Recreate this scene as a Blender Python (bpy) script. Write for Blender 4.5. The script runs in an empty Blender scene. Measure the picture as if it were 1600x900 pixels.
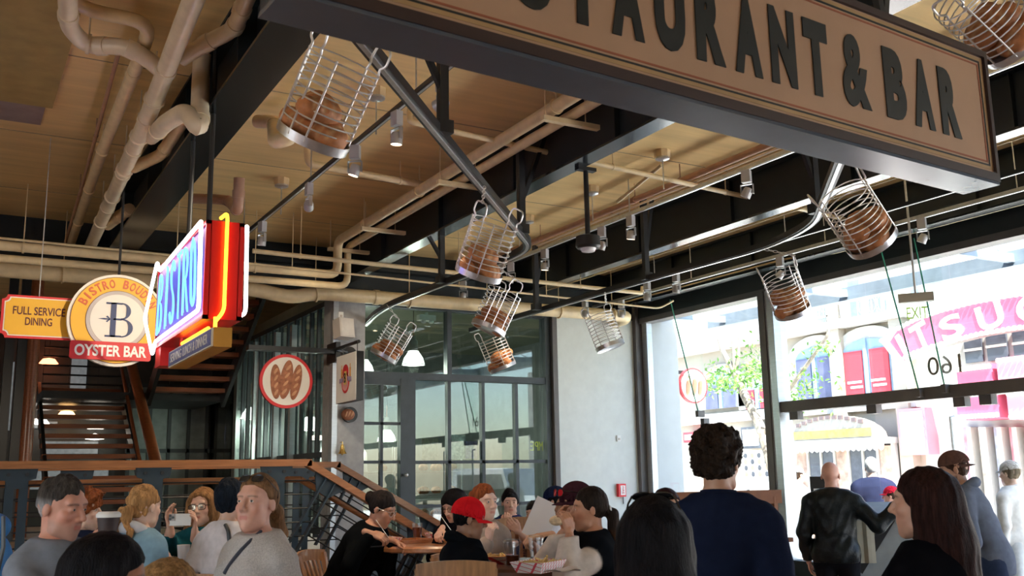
import bpy, math, random
import numpy as np
from mathutils import Matrix, Vector
sc = bpy.context.scene
PI = math.pi
rad = math.radians
# ------------------------------------------------------------------ camera
CH = 1.65; FPX = 1550.0
AZ = rad(29.7); TI = math.atan(295 / FPX); RO = rad(1.0)
FW = np.array([math.sin(AZ) * math.cos(TI), math.cos(AZ) * math.cos(TI), math.sin(TI)])
_r0 = np.array([math.cos(AZ), -math.sin(AZ), 0.0]); _u0 = np.cross(_r0, FW)
CU = _u0 * math.cos(RO) + _r0 * math.sin(RO); CR = _r0 * math.cos(RO) - _u0 * math.sin(RO)
CC = np.array([0, 0, CH])
cam = bpy.data.cameras.new('camera'); camo = bpy.data.objects.new('camera', cam)
sc.collection.objects.link(camo); sc.camera = camo
cam.sensor_width = 36; cam.lens = 36 * FPX / 1600; cam.clip_end = 400
camo.matrix_world = Matrix(((CR[0], CU[0], -FW[0], 0), (CR[1], CU[1], -FW[1], 0), (CR[2], CU[2], -FW[2], CH), (0, 0, 0, 1)))
cam.dof.use_dof = True; cam.dof.focus_distance = 9.0; cam.dof.aperture_fstop = 7.0
def ray(x, y): return FW + (x - 800) / FPX * CR - (y - 450) / FPX * CU
def at(x, y, d): return CC + ray(x, y) * d            # point seen at a pixel of the photograph, d metres deep
def pl(x, y, X=None, Y=None, Z=None):                 # the same on a wall, floor or ceiling plane
    r = ray(x, y)
    t = X / r[0] if X is not None else (Y / r[1] if Y is not None else (Z - CH) / r[2])
    return CC + r * t
# ------------------------------------------------------------------ world, sun, exposure
w = bpy.data.worlds.new('world'); sc.world = w; w.use_nodes = True
nt = w.node_tree; nt.nodes.clear()
wo = nt.nodes.new('ShaderNodeOutputWorld'); wb = nt.nodes.new('ShaderNodeBackground'); ws = nt.nodes.new('ShaderNodeTexSky')
ws.sky_type = 'NISHITA'; ws.sun_disc = False; ws.sun_elevation = rad(55); ws.sun_rotation = rad(197)
ws.air_density = 1.0; ws.dust_density = 1.5; ws.ozone_density = 1.0
wb.inputs['Strength'].default_value = SKY_STRENGTH = 0.42
nt.links.new(ws.outputs[0], wb.inputs[0]); nt.links.new(wb.outputs[0], wo.inputs[0])
sun = bpy.data.lights.new('sun', 'SUN'); sun.energy = 14.0; sun.angle = rad(0.6); sun.color = (1.0, 0.95, 0.86)
suno = bpy.data.objects.new('sun', sun); sc.collection.objects.link(suno)
suno.rotation_euler = Vector((0.20, 0.66, -1.0)).to_track_quat('-Z', 'Y').to_euler()
vs = sc.view_settings; vs.view_transform = 'Standard'; vs.look = 'None'; vs.gamma = 1.0; vs.use_curve_mapping = False
vs.exposure = 1.42
sc.cycles.use_denoising = True; sc.cycles.max_bounces = 10; sc.cycles.diffuse_bounces = 5; sc.cycles.transparent_max_bounces = 24
sc.cycles.sample_clamp_indirect = 6.0; sc.cycles.caustics_reflective = False; sc.cycles.caustics_refractive = False
# ------------------------------------------------------------------ materials
MATS = {}
def mat(name, col, rough=0.6, metal=0.0, var=0.12, vscale=6.0, bump=0.0, bscale=40.0, stretch=None, attr=False, emit=None, es=1.0, alpha=None, coat=0.0, sheen=0.0, sss=0.0, spec=None):
    if name in MATS: return MATS[name]
    m = bpy.data.materials.new(name); m.use_nodes = True; MATS[name] = m
    t = m.node_tree; b = t.nodes['Principled BSDF']; L = t.links.new
    b.inputs['Roughness'].default_value = rough; b.inputs['Metallic'].default_value = metal
    if coat: b.inputs['Coat Weight'].default_value = coat
    if sheen: b.inputs['Sheen Weight'].default_value = sheen
    if spec is not None: b.inputs['Specular IOR Level'].default_value = spec
    if sss:
        b.inputs['Subsurface Weight'].default_value = sss; b.inputs['Subsurface Radius'].default_value = (0.012, 0.005, 0.003); b.inputs['Subsurface Scale'].default_value = 1.0
    co = t.nodes.new('ShaderNodeTexCoord'); mp = t.nodes.new('ShaderNodeMapping'); L(co.outputs['Object'], mp.inputs[0])
    if stretch: mp.inputs['Scale'].default_value = stretch
    n = t.nodes.new('ShaderNodeTexNoise'); n.inputs['Scale'].default_value = vscale; n.inputs['Detail'].default_value = 5; L(mp.outputs[0], n.inputs[0])
    mr = t.nodes.new('ShaderNodeMapRange'); mr.inputs[1].default_value = 0.3; mr.inputs[2].default_value = 0.7; mr.inputs[3].default_value = 1 - var; mr.inputs[4].default_value = 1 + var; L(n.outputs[0], mr.inputs[0])
    mx = t.nodes.new('ShaderNodeMix'); mx.data_type = 'RGBA'; mx.blend_type = 'MULTIPLY'; mx.inputs[0].default_value = 1.0
    if attr:
        a = t.nodes.new('ShaderNodeAttribute'); a.attribute_name = 'Col'; L(a.outputs['Color'], mx.inputs[6])
    else: mx.inputs[6].default_value = (*col, 1)
    L(mr.outputs[0], mx.inputs[7]); L(mx.outputs[2], b.inputs['Base Color'])
    if bump:
        n2 = t.nodes.new('ShaderNodeTexNoise'); n2.inputs['Scale'].default_value = bscale; n2.inputs['Detail'].default_value = 4; L(mp.outputs[0], n2.inputs[0])
        bp = t.nodes.new('ShaderNodeBump'); bp.inputs['Strength'].default_value = bump; bp.inputs['Distance'].default_value = 0.01
        L(n2.outputs[0], bp.inputs['Height']); L(bp.outputs[0], b.inputs['Normal'])
    if emit:
        b.inputs['Emission Color'].default_value = (*emit, 1); b.inputs['Emission Strength'].default_value = es
    return m
def glass(name, tint=(0.93, 0.97, 0.96), refl=0.06, rough=0.0):
    m = bpy.data.materials.new(name); m.use_nodes = True; t = m.node_tree; t.nodes.clear(); L = t.links.new
    o = t.nodes.new('ShaderNodeOutputMaterial'); mx = t.nodes.new('ShaderNodeMixShader'); tr = t.nodes.new('ShaderNodeBsdfTransparent'); gl = t.nodes.new('ShaderNodeBsdfGlossy')
    tr.inputs[0].default_value = (*tint, 1); gl.inputs['Roughness'].default_value = rough
    lw = t.nodes.new('ShaderNodeLayerWeight'); lw.inputs[0].default_value = 0.5
    pw = t.nodes.new('ShaderNodeMath'); pw.operation = 'POWER'; pw.inputs[1].default_value = 4.0
    mr = t.nodes.new('ShaderNodeMath'); mr.operation = 'MULTIPLY_ADD'; mr.inputs[1].default_value = 0.8; mr.inputs[2].default_value = refl
    L(lw.outputs['Facing'], pw.inputs[0]); L(pw.outputs[0], mr.inputs[0]); L(mr.outputs[0], mx.inputs[0]); L(tr.outputs[0], mx.inputs[1]); L(gl.outputs[0], mx.inputs[2]); L(mx.outputs[0], o.inputs[0])
    MATS[name] = m; return m
def emis(name, col, s):
    return mat(name, tuple(c * 0.6 for c in col), 0.4, var=0.02, emit=col, es=s)
# ------------------------------------------------------------------ mesh building
COL = sc.collection
class MB:
    def __init__(s): s.v = []; s.f = []; s.n = 0
    def add(s, v, f):
        v = np.asarray(v, float); s.v.append(v); s.f += [tuple(int(i) + s.n for i in q) for q in f]; s.n += len(v); return s
    def box(s, c, d, R=None):
        c = np.asarray(c, float); d = np.asarray(d, float) / 2
        v = np.array([[x, y, z] for x in (-1, 1) for y in (-1, 1) for z in (-1, 1)]) * d
        if R is not None: v = v @ np.asarray(R).T
        return s.add(v + c, [(0, 1, 3, 2), (4, 6, 7, 5), (0, 4, 5, 1), (2, 3, 7, 6), (0, 2, 6, 4), (1, 5, 7, 3)])
    def bx(s, a, b):
        a = np.asarray(a, float); b = np.asarray(b, float); return s.box((a + b) / 2, abs(b - a))
    def bar(s, p, q, wd, ht, up=(0, 0, 1)):                 # box beam from p to q
        p = np.asarray(p, float); q = np.asarray(q, float); a = q - p; l = np.linalg.norm(a); a /= l
        up = np.asarray(up, float)
        if abs(a @ up) > 0.98: up = np.array([1.0, 0, 0])
        sx = np.cross(a, up); sx /= np.linalg.norm(sx); uz = np.cross(sx, a)
        return s.box((p + q) / 2, (wd, l, ht), np.array([sx, a, uz]).T)
    def tube(s, pts, r, n=8, closed=False, caps=True):
        pts = np.asarray(pts, float); m = len(pts); r = np.broadcast_to(np.asarray(r, float), (m,))
        if closed: tg = np.roll(pts, -1, 0) - np.roll(pts, 1, 0)
        else: tg = np.gradient(pts, axis=0)
        tg /= np.linalg.norm(tg, axis=1)[:, None] + 1e-12
        up = np.array([0, 0, 1.0]) if abs(tg[0][2]) < 0.9 else np.array([1.0, 0, 0])
        a = np.cross(tg[0], up); a /= np.linalg.norm(a); V = []
        for i in range(m):
            a = a - tg[i] * (a @ tg[i]); a /= np.linalg.norm(a) + 1e-12; b = np.cross(tg[i], a)
            th = np.arange(n) * 2 * PI / n
            V.append(pts[i] + r[i] * (np.cos(th)[:, None] * a + np.sin(th)[:, None] * b))
        F = []
        for i in range(m if closed else m - 1):
            j = (i + 1) % m
            for k in range(n): F.append((i * n + k, i * n + (k + 1) % n, j * n + (k + 1) % n, j * n + k))
        if caps and not closed: F.append(tuple(range(n))[::-1]); F.append(tuple((m - 1) * n + k for k in range(n)))
        return s.add(np.concatenate(V), F)
    def lathe(s, prof, c=(0, 0, 0), n=20, R=None, cap=True):
        prof = np.asarray(prof, float); m = len(prof); th = np.arange(n) * 2 * PI / n
        V = np.array([[p[0] * math.cos(t), p[0] * math.sin(t), p[1]] for p in prof for t in th])
        if R is not None: V = V @ np.asarray(R).T
        F = [(i * n + k, i * n + (k + 1) % n, (i + 1) * n + (k + 1) % n, (i + 1) * n + k) for i in range(m - 1) for k in range(n)]
        if cap: F.append(tuple(range(n))[::-1]); F.append(tuple((m - 1) * n + k for k in range(n)))
        return s.add(V + np.asarray(c, float), F)
    def prism(s, poly, o, ux, uy, th):                      # polygon in the plane (ux, uy) at o, extruded by th along ux x uy
        ux = np.asarray(ux, float); uy = np.asarray(uy, float); nz = np.cross(ux, uy); nz /= np.linalg.norm(nz); o = np.asarray(o, float)
        A = np.array([o + p[0] * ux + p[1] * uy for p in poly]); n = len(A)
        F = [tuple(range(n))[::-1], tuple(range(n, 2 * n))] + [(i, (i + 1) % n, n + (i + 1) % n, n + i) for i in range(n)]
        return s.add(np.concatenate([A, A + nz * th]), F)
    def ball(s, c, r, n=12, m=8, R=None):
        r = np.broadcast_to(np.asarray(r, float), (3,)); V = [[0, 0, -1]]
        for i in range(1, m):
            p = -PI / 2 + PI * i / m
            V += [[math.cos(p) * math.cos(2 * PI * k / n), math.cos(p) * math.sin(2 * PI * k / n), math.sin(p)] for k in range(n)]
        V.append([0, 0, 1]); V = np.array(V) * r
        if R is not None: V = V @ np.asarray(R).T
        F = [(0, 1 + (k + 1) % n, 1 + k) for k in range(n)]
        for i in range(m - 2):
            a = 1 + i * n; F += [(a + k, a + (k + 1) % n, a + n + (k + 1) % n, a + n + k) for k in range(n)]
        l = len(V) - 1; a = 1 + (m - 2) * n; F += [(a + k, a + (k + 1) % n, l) for k in range(n)]
        return s.add(V + np.asarray(c, float), F)
    def mesh(s, name, off=None, smooth=False):
        V = np.concatenate(s.v) if s.v else np.zeros((0, 3))
        if off is not None: V = V - np.asarray(off, float)
        me = bpy.data.meshes.new(name); me.from_pydata(V.tolist(), [], s.f); me.update()
        if smooth: smooth_auto(me)
        return me
    def ob(s, name, m, parent=None, smooth=False, world=True):
        off = np.array(parent.location) if (parent is not None and world) else None
        return link(name, s.mesh(name, off, smooth), m, parent)
def smooth_auto(me, ang=38):
    me.polygons.foreach_set('use_smooth', [True] * len(me.polygons))
    try: me.set_sharp_from_angle(angle=rad(ang))
    except Exception: pass
def link(name, me, m=None, parent=None):
    o = bpy.data.objects.new(name, me); COL.objects.link(o)
    if m is not None and not me.materials: me.materials.append(m)
    if parent is not None: o.parent = parent
    return o
def tag(o, label, cat, group=None):
    o['label'] = label; o['category'] = cat
    if group: o['group'] = group
    return o
def thing(name, label, cat, loc=(0, 0, 0), rz=0.0, group=None):
    o = bpy.data.objects.new(name, None); COL.objects.link(o); o.location = tuple(float(c) for c in loc); o.rotation_euler = (0, 0, rz); o.empty_display_size = 0.1
    return tag(o, label, cat, group)
def struct(o, label=None):
    o['kind'] = 'structure'
    if label: o['label'] = label
    return o
def copy_tree(o, parent=None):
    c = o.copy(); COL.objects.link(c); c.parent = parent
    for k in list(o.children): copy_tree(k, c)
    return c
def rotz(a): c, s = math.cos(a), math.sin(a); return np.array([[c, -s, 0], [s, c, 0], [0, 0, 1.0]])
def rotx(a): c, s = math.cos(a), math.sin(a); return np.array([[1.0, 0, 0], [0, c, -s], [0, s, c]])
def roty(a): c, s = math.cos(a), math.sin(a); return np.array([[c, 0, s], [0, 1.0, 0], [-s, 0, c]])
def arot(ax, a): return np.array(Matrix.Rotation(a, 3, Vector(ax)))
def text_mesh(body, size, sx=1.0, ext=0.004, bold=0.0, align='CENTER', space=1.0):
    cu = bpy.data.curves.new('lettering', 'FONT'); cu.body = body; cu.size = size; cu.extrude = ext; cu.offset = bold; cu.align_x = align; cu.align_y = 'CENTER'; cu.space_character = space; cu.resolution_u = 4
    o = bpy.data.objects.new('lettering', cu); COL.objects.link(o)
    dg = bpy.context.evaluated_depsgraph_get(); dg.update(); me = bpy.data.meshes.new_from_object(o.evaluated_get(dg))
    bpy.data.objects.remove(o); bpy.data.curves.remove(cu)
    n = len(me.vertices); v = np.zeros(n * 3); me.vertices.foreach_get('co', v); v = v.reshape(-1, 3); v[:, 0] *= sx; me.vertices.foreach_set('co', v.ravel()); me.update()
    return me
def text(name, body, size, o, ux, uy, m, parent=None, sx=1.0, ext=0.004, bold=0.0, space=1.0, fit=None):
    me = text_mesh(body, size, sx, ext, bold, 'CENTER', space)
    n = len(me.vertices); v = np.zeros(n * 3); me.vertices.foreach_get('co', v); v = v.reshape(-1, 3)
    if fit:                                            # fit = (width, height) of the block
        lo = v.min(0); hi = v.max(0); v = v - (lo + hi) / 2 * np.array([1, 1, 0]); v[:, 0] *= fit[0] / (hi[0] - lo[0]); v[:, 1] *= fit[1] / (hi[1] - lo[1])
    ux = np.asarray(ux, float); uy = np.asarray(uy, float); uz = np.cross(ux, uy); off = np.array(parent.location) if parent is not None else 0
    v = np.asarray(o, float) - off + v[:, :1] * ux + v[:, 1:2] * uy + v[:, 2:] * uz
    me.vertices.foreach_set('co', v.ravel()); me.update()
    return link(name, me, m, parent)
# ------------------------------------------------------------------ people: one continuous surface grown from blended shapes
def surface_nets(f, lo, hi, h):
    lo = np.asarray(lo, float); hi = np.asarray(hi, float); n = np.maximum(np.ceil((hi - lo) / h).astype(int) + 1, 4)
    nb = (n + 3) // 4; n = nb * 4                          # evaluate coarse blocks first, refine only those near the surface
    bi = np.stack(np.meshgrid(*[np.arange(k) for k in nb], indexing='ij'), -1).reshape(-1, 3)
    dc = np.asarray(f((lo + h * (bi * 4 + 1.5)).astype(np.float32)), np.float32); near = np.abs(dc) < 4 * h * 0.87 * 1.5 + 0.012
    d = np.repeat(np.repeat(np.repeat(dc.reshape(nb), 4, 0), 4, 1), 4, 2)
    o4 = np.stack(np.meshgrid(*[np.arange(4)] * 3, indexing='ij'), -1).reshape(-1, 3); gi = (bi[near][:, None, :] * 4 + o4[None]).reshape(-1, 3)
    d[gi[:, 0], gi[:, 1], gi[:, 2]] = f((lo + h * gi).astype(np.float32))
    s = d < 0
    cs = np.zeros(n - 1, np.int8)
    for i in (0, 1):
        for j in (0, 1):
            for k in (0, 1): cs += s[i:n[0] - 1 + i, j:n[1] - 1 + j, k:n[2] - 1 + k]
    act = (cs > 0) & (cs < 8); idx = -np.ones(n - 1, np.int64); A = np.argwhere(act); idx[act] = np.arange(len(A))
    if len(A) == 0: return np.zeros((0, 3)), np.zeros((0, 4), int)
    acc = np.zeros((len(A), 3)); cnt = np.zeros(len(A))
    C8 = [(i, j, k) for i in (0, 1) for j in (0, 1) for k in (0, 1)]
    for a in C8:
        for b in C8:
            if sum(b) - sum(a) == 1 and all(x <= y for x, y in zip(a, b)):
                da = d[A[:, 0] + a[0], A[:, 1] + a[1], A[:, 2] + a[2]]; db = d[A[:, 0] + b[0], A[:, 1] + b[1], A[:, 2] + b[2]]
                m = (da < 0) != (db < 0); t = np.where(m, da / np.where(m, da - db, 1), 0)
                p = np.array(a) + t[:, None] * (np.array(b) - np.array(a)); acc += p * m[:, None]; cnt += m
    V = lo + h * (A + acc / cnt[:, None])
    Q = []
    for ax_ in range(3):
        e = [0, 0, 0]; e[ax_] = 1; u, v = [(1, 2), (2, 0), (0, 1)][ax_]
        sl0 = s[:n[0] - e[0], :n[1] - e[1], :n[2] - e[2]]; sl1 = s[e[0]:, e[1]:, e[2]:]
        P = np.argwhere(sl0 != sl1); ok = (P[:, u] > 0) & (P[:, v] > 0) & (P[:, u] < n[u] - 1) & (P[:, v] < n[v] - 1); P = P[ok]
        if len(P) == 0: continue
        du = np.zeros(3, int); du[u] = 1; dv = np.zeros(3, int); dv[v] = 1
        g = lambda X: idx[X[:, 0], X[:, 1], X[:, 2]]
        q = np.stack([g(P - du - dv), g(P - dv), g(P), g(P - du)], 1)
        fl = sl0[P[:, 0], P[:, 1], P[:, 2]]; q[~fl] = q[~fl][:, ::-1]; Q.append(q)
    Q = np.concatenate(Q) if Q else np.zeros((0, 4), int)
    return V, Q[(Q >= 0).all(1)]
def rc(a, b, ra, rb):
    a = np.asarray(a, np.float32); b = np.asarray(b, np.float32); ba = b - a; l2 = float(ba @ ba) + 1e-12
    def f(p):
        q = p - a; t = np.clip(q @ ba / l2, 0, 1); return np.linalg.norm(q - t[:, None] * ba, axis=1) - (ra + (rb - ra) * t)
    return f
def el(c, r, R=None):
    c = np.asarray(c, np.float32); r = np.asarray(r, np.float32); R = None if R is None else np.asarray(R, np.float32)
    def f(p):
        q = p - c
        if R is not None: q = q @ R
        k0 = np.linalg.norm(q / r, axis=1); k1 = np.linalg.norm(q / (r * r), axis=1) + 1e-6; return k0 * (k0 - 1) / k1
    return f
def smin(a, b, k):
    h = np.clip(0.5 + 0.5 * (b - a) / k, 0, 1); return b * (1 - h) + a * h - k * h * (1 - h)
def blend(fs, k):
    def f(p):
        d = fs[0](p)
        for g in fs[1:]: d = smin(d, g(p), k)
        return d
    return f
def ripple(p, freq, seed, n=5):
    r = np.random.RandomState(seed); o = 0
    for i in range(n):
        v = r.normal(size=3); v /= np.linalg.norm(v); o = o + np.sin(p @ (v * freq * (0.7 + 0.6 * r.rand())) + r.rand() * 6.28)
    return o / n
def shell(name, parts, m, parent=None, off=None):
    """parts: list of (V, Q, colours)"""
    V = np.concatenate([q[0] for q in parts]); n = 0; F = []
    for q in parts: F.append(q[1] + n); n += len(q[0])
    F = np.concatenate(F); Cc = np.concatenate([np.broadcast_to(np.asarray(q[2], float), (len(q[0]), 3)) for q in parts])
    if off is not None: V = V - off
    me = bpy.data.meshes.new(name); nv, nf = len(V), len(F)
    me.vertices.add(nv); me.vertices.foreach_set('co', V.astype(np.float32).ravel()); me.loops.add(nf * 4); me.loops.foreach_set('vertex_index', F.astype(np.int32).ravel())
    me.polygons.add(nf); me.polygons.foreach_set('loop_start', np.arange(0, nf * 4, 4, dtype=np.int32)); me.update(calc_edges=True)
    me.polygons.foreach_set('use_smooth', np.ones(nf, bool))
    ca = me.color_attributes.new('Col', 'FLOAT_COLOR', 'POINT'); ca.data.foreach_set('color', np.concatenate([Cc, np.ones((nv, 1))], 1).astype(np.float32).ravel())
    me.validate(); return link(name, me, m, parent)
def unit(v): v = np.asarray(v, float); return v / (np.linalg.norm(v) + 1e-12)
M_SKIN = mat('skin', (1, 1, 1), 0.5, attr=True, var=0.06, vscale=30, bump=0.06, bscale=260, sss=0.12)
M_CLOTH = mat('cloth', (1, 1, 1), 0.9, attr=True, var=0.1, vscale=25, bump=0.25, bscale=420, spec=0.03)
M_KNIT = mat('knit_cloth', (1, 1, 1), 0.95, attr=True, var=0.16, vscale=140, bump=0.5, bscale=300, sheen=0.1, spec=0.1)
M_LEATHER = mat('jacket_leather', (1, 1, 1), 0.42, attr=True, var=0.12, vscale=20, bump=0.3, bscale=60, spec=0.25)
M_HAIR = mat('hair', (1, 1, 1), 0.5, attr=True, var=0.4, vscale=16, bump=0.7, bscale=26, stretch=(9, 9, 1.2), spec=0.06)
M_FRAME = mat('spectacle_frame', (0.015, 0.013, 0.014), 0.25, var=0.05)
M_LENS = glass('spectacle_lens', (0.9, 0.92, 0.93), 0.08)
M_DLENS = mat('sunglass_lens', (0.02, 0.018, 0.02), 0.05, var=0.02)
M_RLENS = mat('red_mirror_lens', (0.75, 0.03, 0.05), 0.12, metal=0.6, var=0.05)
M_SHOE = mat('shoe_rubber', (0.03, 0.03, 0.032), 0.6)
def hand_fn(W, fd, pn, sg, curl, s, spread=0.12, thumb=0.5):
    fd = unit(fd); pn = np.asarray(pn, float); pn = unit(pn - fd * (pn @ fd)); th = sg * np.cross(fd, pn); PN = pn
    out = []; L = [0.080, 0.088, 0.082, 0.064]
    for i in range(4):
        o = 0.030 - 0.020 * i; base = W + (fd * 0.018 + th * o * 0.55) * s; kn = W + (fd * (0.092 - 0.004 * abs(i - 1)) + th * o) * s
        out.append(rc(base, kn, 0.0155 * s, 0.0115 * s)); d = unit(fd + th * spread * (1.5 - i) * 0.5); p = kn; c = curl if np.isscalar(curl) else curl[i]
        for j, (fr, r0, r1) in enumerate(((0.45, 0.0098, 0.009), (0.31, 0.009, 0.0082), (0.24, 0.0082, 0.0068))):
            ang = c * (0.75, 1.0, 0.7)[j]; ax = unit(np.cross(d, pn)); nd = arot(ax, ang) @ d
            q = p + nd * L[i] * fr * s; out.append(rc(p, q, r0 * s, r1 * s)); p = q
            d = nd; pn = unit(np.cross(ax, nd)) * 1.0
        pn = PN
    b = W + (fd * 0.03 + th * 0.026) * s; k1 = b + (fd * 0.028 + th * 0.022 + pn * 0.018 * thumb) * s
    k2 = k1 + unit(fd * 0.9 + th * (0.5 - 0.5 * thumb) + pn * 0.7 * thumb) * 0.033 * s; k3 = k2 + unit(fd + pn * 0.5 * thumb - th * 0.35 * thumb) * 0.026 * s
    out += [rc(b, k1, 0.0175 * s, 0.0125 * s), rc(k1, k2, 0.0122 * s, 0.0105 * s), rc(k2, k3, 0.0105 * s, 0.008 * s)]
    out.append(rc(W - fd * 0.05 * s, W + fd * 0.02 * s, 0.026 * s, 0.024 * s))
    return out
def person(label, hp, fc, pose='stand', floor=0.0, s=1.0, skin=(0.62, 0.40, 0.30), hair=None, hd=(0, 0, 0), lean=0.0, twist=0.0, wide=1.0, deep=1.0,
           top=(0.3, 0.3, 0.3), top2=None, band=None, knit=False, leather=False, collar='crew', sleeve=0.92, loose=0.014, pants=(0.03, 0.035, 0.05),
           R=None, L=None, Rh=None, Lh=None, Rp=None, Lp=None, brow=None, lips=None, stubble=None, cap=None, glasses=None, res=1.0, group=None, fem=False, seed=1, hem=0.14, nofeet=False, hoodc=None, fold=0.0085, vest=None, smile=False):
    """hp: world point of the head's centre; fc: facing, degrees clockwise from the camera's heading."""
    rs = np.random.RandomState(seed); hp = np.asarray(hp, float); Rz = rotz(-(AZ + rad(fc)))
    l1, l2 = rad(lean * 0.6), rad(lean); t1 = np.array([0, math.sin(l1), math.cos(l1)]); t2 = np.array([0, math.sin(l2), math.cos(l2)])
    P1 = t1 * 0.20 * s; P2 = P1 + t2 * 0.19 * s; N = P2 + t2 * 0.12 * s; nk = unit(np.array([0, math.sin(rad(lean * 0.5)) + 0.12, 1.0]))
    H = N + nk * 0.165 * s; Rt = rotz(rad(twist)) @ rotx(-l2)
    hy, hpch, hrl = hd; Rh_ = rotz(-rad(hy)) @ rotx(rad(hpch)) @ roty(rad(hrl))   # local head frame: +Y nose, +Z crown
    P0w = hp - Rz @ H; base = np.array([P0w[0], P0w[1], floor]); zp = P0w[2] - floor     # pelvis height above the floor
    off = np.array([0, 0, zp]); T = lambda q: np.asarray(q, float) + off
    P0, P1, P2, N, H = T((0, 0, 0)), T(P1), T(P2), T(N), T(H)
    sw = (0.148 if fem else 0.168) * s * wide; S = {k: N + Rt @ np.array([k * sw, 0.0, -0.078 * s]) for k in (1, -1)}
    torso = [el(P0 + t1 * 0.0, (0.168 * s * wide, 0.118 * s * deep, 0.15 * s)), el(P1, (0.148 * s * wide, 0.112 * s * deep, 0.19 * s), rotx(-l1)), el(P2 + t2 * 0.0 * s, (0.165 * s * wide, 0.118 * s * deep, 0.19 * s), Rt),
             rc(S[1], S[-1], 0.052 * s, 0.052 * s), rc(N - t2 * 0.022 * s, S[1] * 0.85 + N * 0.15, 0.050 * s, 0.050 * s), rc(N - t2 * 0.022 * s, S[-1] * 0.85 + N * 0.15, 0.050 * s, 0.050 * s)]
    if fem:
        for k in (1, -1): torso.append(el(P2 + Rt @ np.array([k * 0.075 * s, 0.075 * s * deep, -0.02 * s]), (0.07 * s, 0.065 * s, 0.07 * s)))
    arms = {}; hands = {}
    for k, tg, hp_, pole in ((1, R, Rh, Rp), (-1, L, Lh, Lp)):
        if isinstance(tg, np.ndarray): Wt = Rz.T @ (tg - base)
        elif tg is not None: Wt = N + np.array(tg) * s
        else: Wt = N + np.array((k * (sw + 0.065 * s), 0.04 * s, -0.60 * s))
        a, b = 0.29 * s, 0.255 * s; v = Wt - S[k]; dd = np.linalg.norm(v)
        if dd > (a + b) * 0.995: v = v / dd * (a + b) * 0.995; dd = (a + b) * 0.995; Wt = S[k] + v
        if dd < 0.1 * s: dd = 0.1 * s
        x = (a * a - b * b + dd * dd) / (2 * dd); hh = math.sqrt(max(a * a - x * x, 0)); u = unit(v)
        po = np.asarray(pole if pole is not None else (k * 0.5, -0.5, -1.0), float); po = unit(po - u * (po @ u)); El = S[k] + u * x + po * hh
        arms[k] = (S[k], El, Wt); hands[k] = (Wt, unit(Wt - El), hp_)
    legs = {}
    for k in (1, -1):
        hj = P0 + np.array([k * 0.088 * s * wide, 0, -0.04 * s])
        if pose == 'sit':
            kn = hj + np.array([k * 0.05 * s, 0.43 * s, -0.03 * s]); an = np.array([kn[0] + k * 0.01, kn[1] - 0.02 * s, 0.085])
        else:
            an = np.array([k * 0.10 * s, -0.03 * s + 0.04 * k, 0.085]); kn = (hj * 0.48 + an * 0.52) + np.array([0, 0.025 * s, 0])
        legs[k] = (hj, kn, an)
    limb = []
    for k in (1, -1):
        a, b, c = arms[k]; limb += [rc(a, b, 0.054 * s, 0.043 * s), rc(b, c, 0.042 * s, 0.028 * s)]
    lg = []
    for k in (1, -1):
        a, b, c = legs[k]; lg += [rc(a, b, 0.088 * s * min(wide, 1.2), 0.058 * s), rc(b, c, 0.058 * s, 0.038 * s), rc(c, c + np.array([k * 0.02, 0.14 * s, -0.04]), 0.04 * s, 0.03 * s)]
    neck = rc(N - nk * 0.06 * s, H + Rh_ @ np.array([0, -0.026, -0.045]) * s, 0.060 * s if not fem else 0.051 * s, 0.050 * s if not fem else 0.043 * s)
    allf = blend(torso + limb + lg + [neck], 0.03 * s)
    pts = np.array([P0, P1, P2, N, H] + [q for k in (1, -1) for q in arms[k] + legs[k]]); lo, hi = pts.min(0) - 0.2 * s, pts.max(0) + 0.2 * s
    lo[2] = max(lo[2], -0.02)
    parts = []; V, Q = surface_nets(allf, lo, hi, 0.022 * res); parts.append((V, Q, skin))
    # head
    hs = s * (1.02 if fem else 1.06)
    hb = [el((0, -0.012, 0.038), (0.074, 0.096, 0.092)), el((0, 0.022, -0.028), (0.060, 0.070, 0.088)), rc((0, 0.066, -0.094), (0, 0.060, -0.088), 0.020, 0.024),
          rc((-0.042, 0.022, -0.075), (0, 0.062, -0.092), 0.020, 0.018), rc((0.042, 0.022, -0.075), (0, 0.062, -0.092), 0.020, 0.018),
          rc((-0.036, 0.070, 0.036), (0.036, 0.070, 0.036), 0.016, 0.016), el((-0.038, 0.058, -0.016), (0.024, 0.022, 0.022)), el((0.038, 0.058, -0.016), (0.024, 0.022, 0.022)), el((0, 0.068, -0.06), (0.036, 0.020, 0.030))]
    head1 = blend(hb, 0.016)
    nose = blend([rc((0, 0.088, 0.022), (0, 0.112, -0.020), 0.0075, 0.0115), rc((-0.011, 0.096, -0.026), (0.011, 0.096, -0.026), 0.0085, 0.0085)], 0.008)
    lipf = blend([rc((-0.022, 0.080, -0.0555), (0.022, 0.080, -0.0555), 0.0035, 0.0035), rc((-0.012, 0.0862, -0.0525), (0.012, 0.0862, -0.0525), 0.0042, 0.0042), rc((-0.012, 0.0855, -0.0600), (0.012, 0.0855, -0.0600), 0.0050, 0.0050)], 0.004)
    ears = [el((k * 0.0755, -0.008, 0.002), (0.008, 0.0165, 0.027), rotz(k * 0.25) @ rotx(-0.15)) for k in (1, -1)]
    sock = [el((k * 0.031, 0.094, 0.014), (0.018, 0.016, 0.011)) for k in (1, -1)]
    lidf = blend([el((k * 0.031, 0.0745, 0.013), (0.0150, 0.0150, 0.0135)) for k in (1, -1)], 0.001)
    slit = [el((k * 0.031, 0.0925, 0.0125), (0.0118, 0.012, 0.0026)) for k in (1, -1)]
    eye = [el((k * 0.031, 0.0745, 0.013), (0.0136, 0.0136, 0.0136)) for k in (1, -1)]
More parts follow.
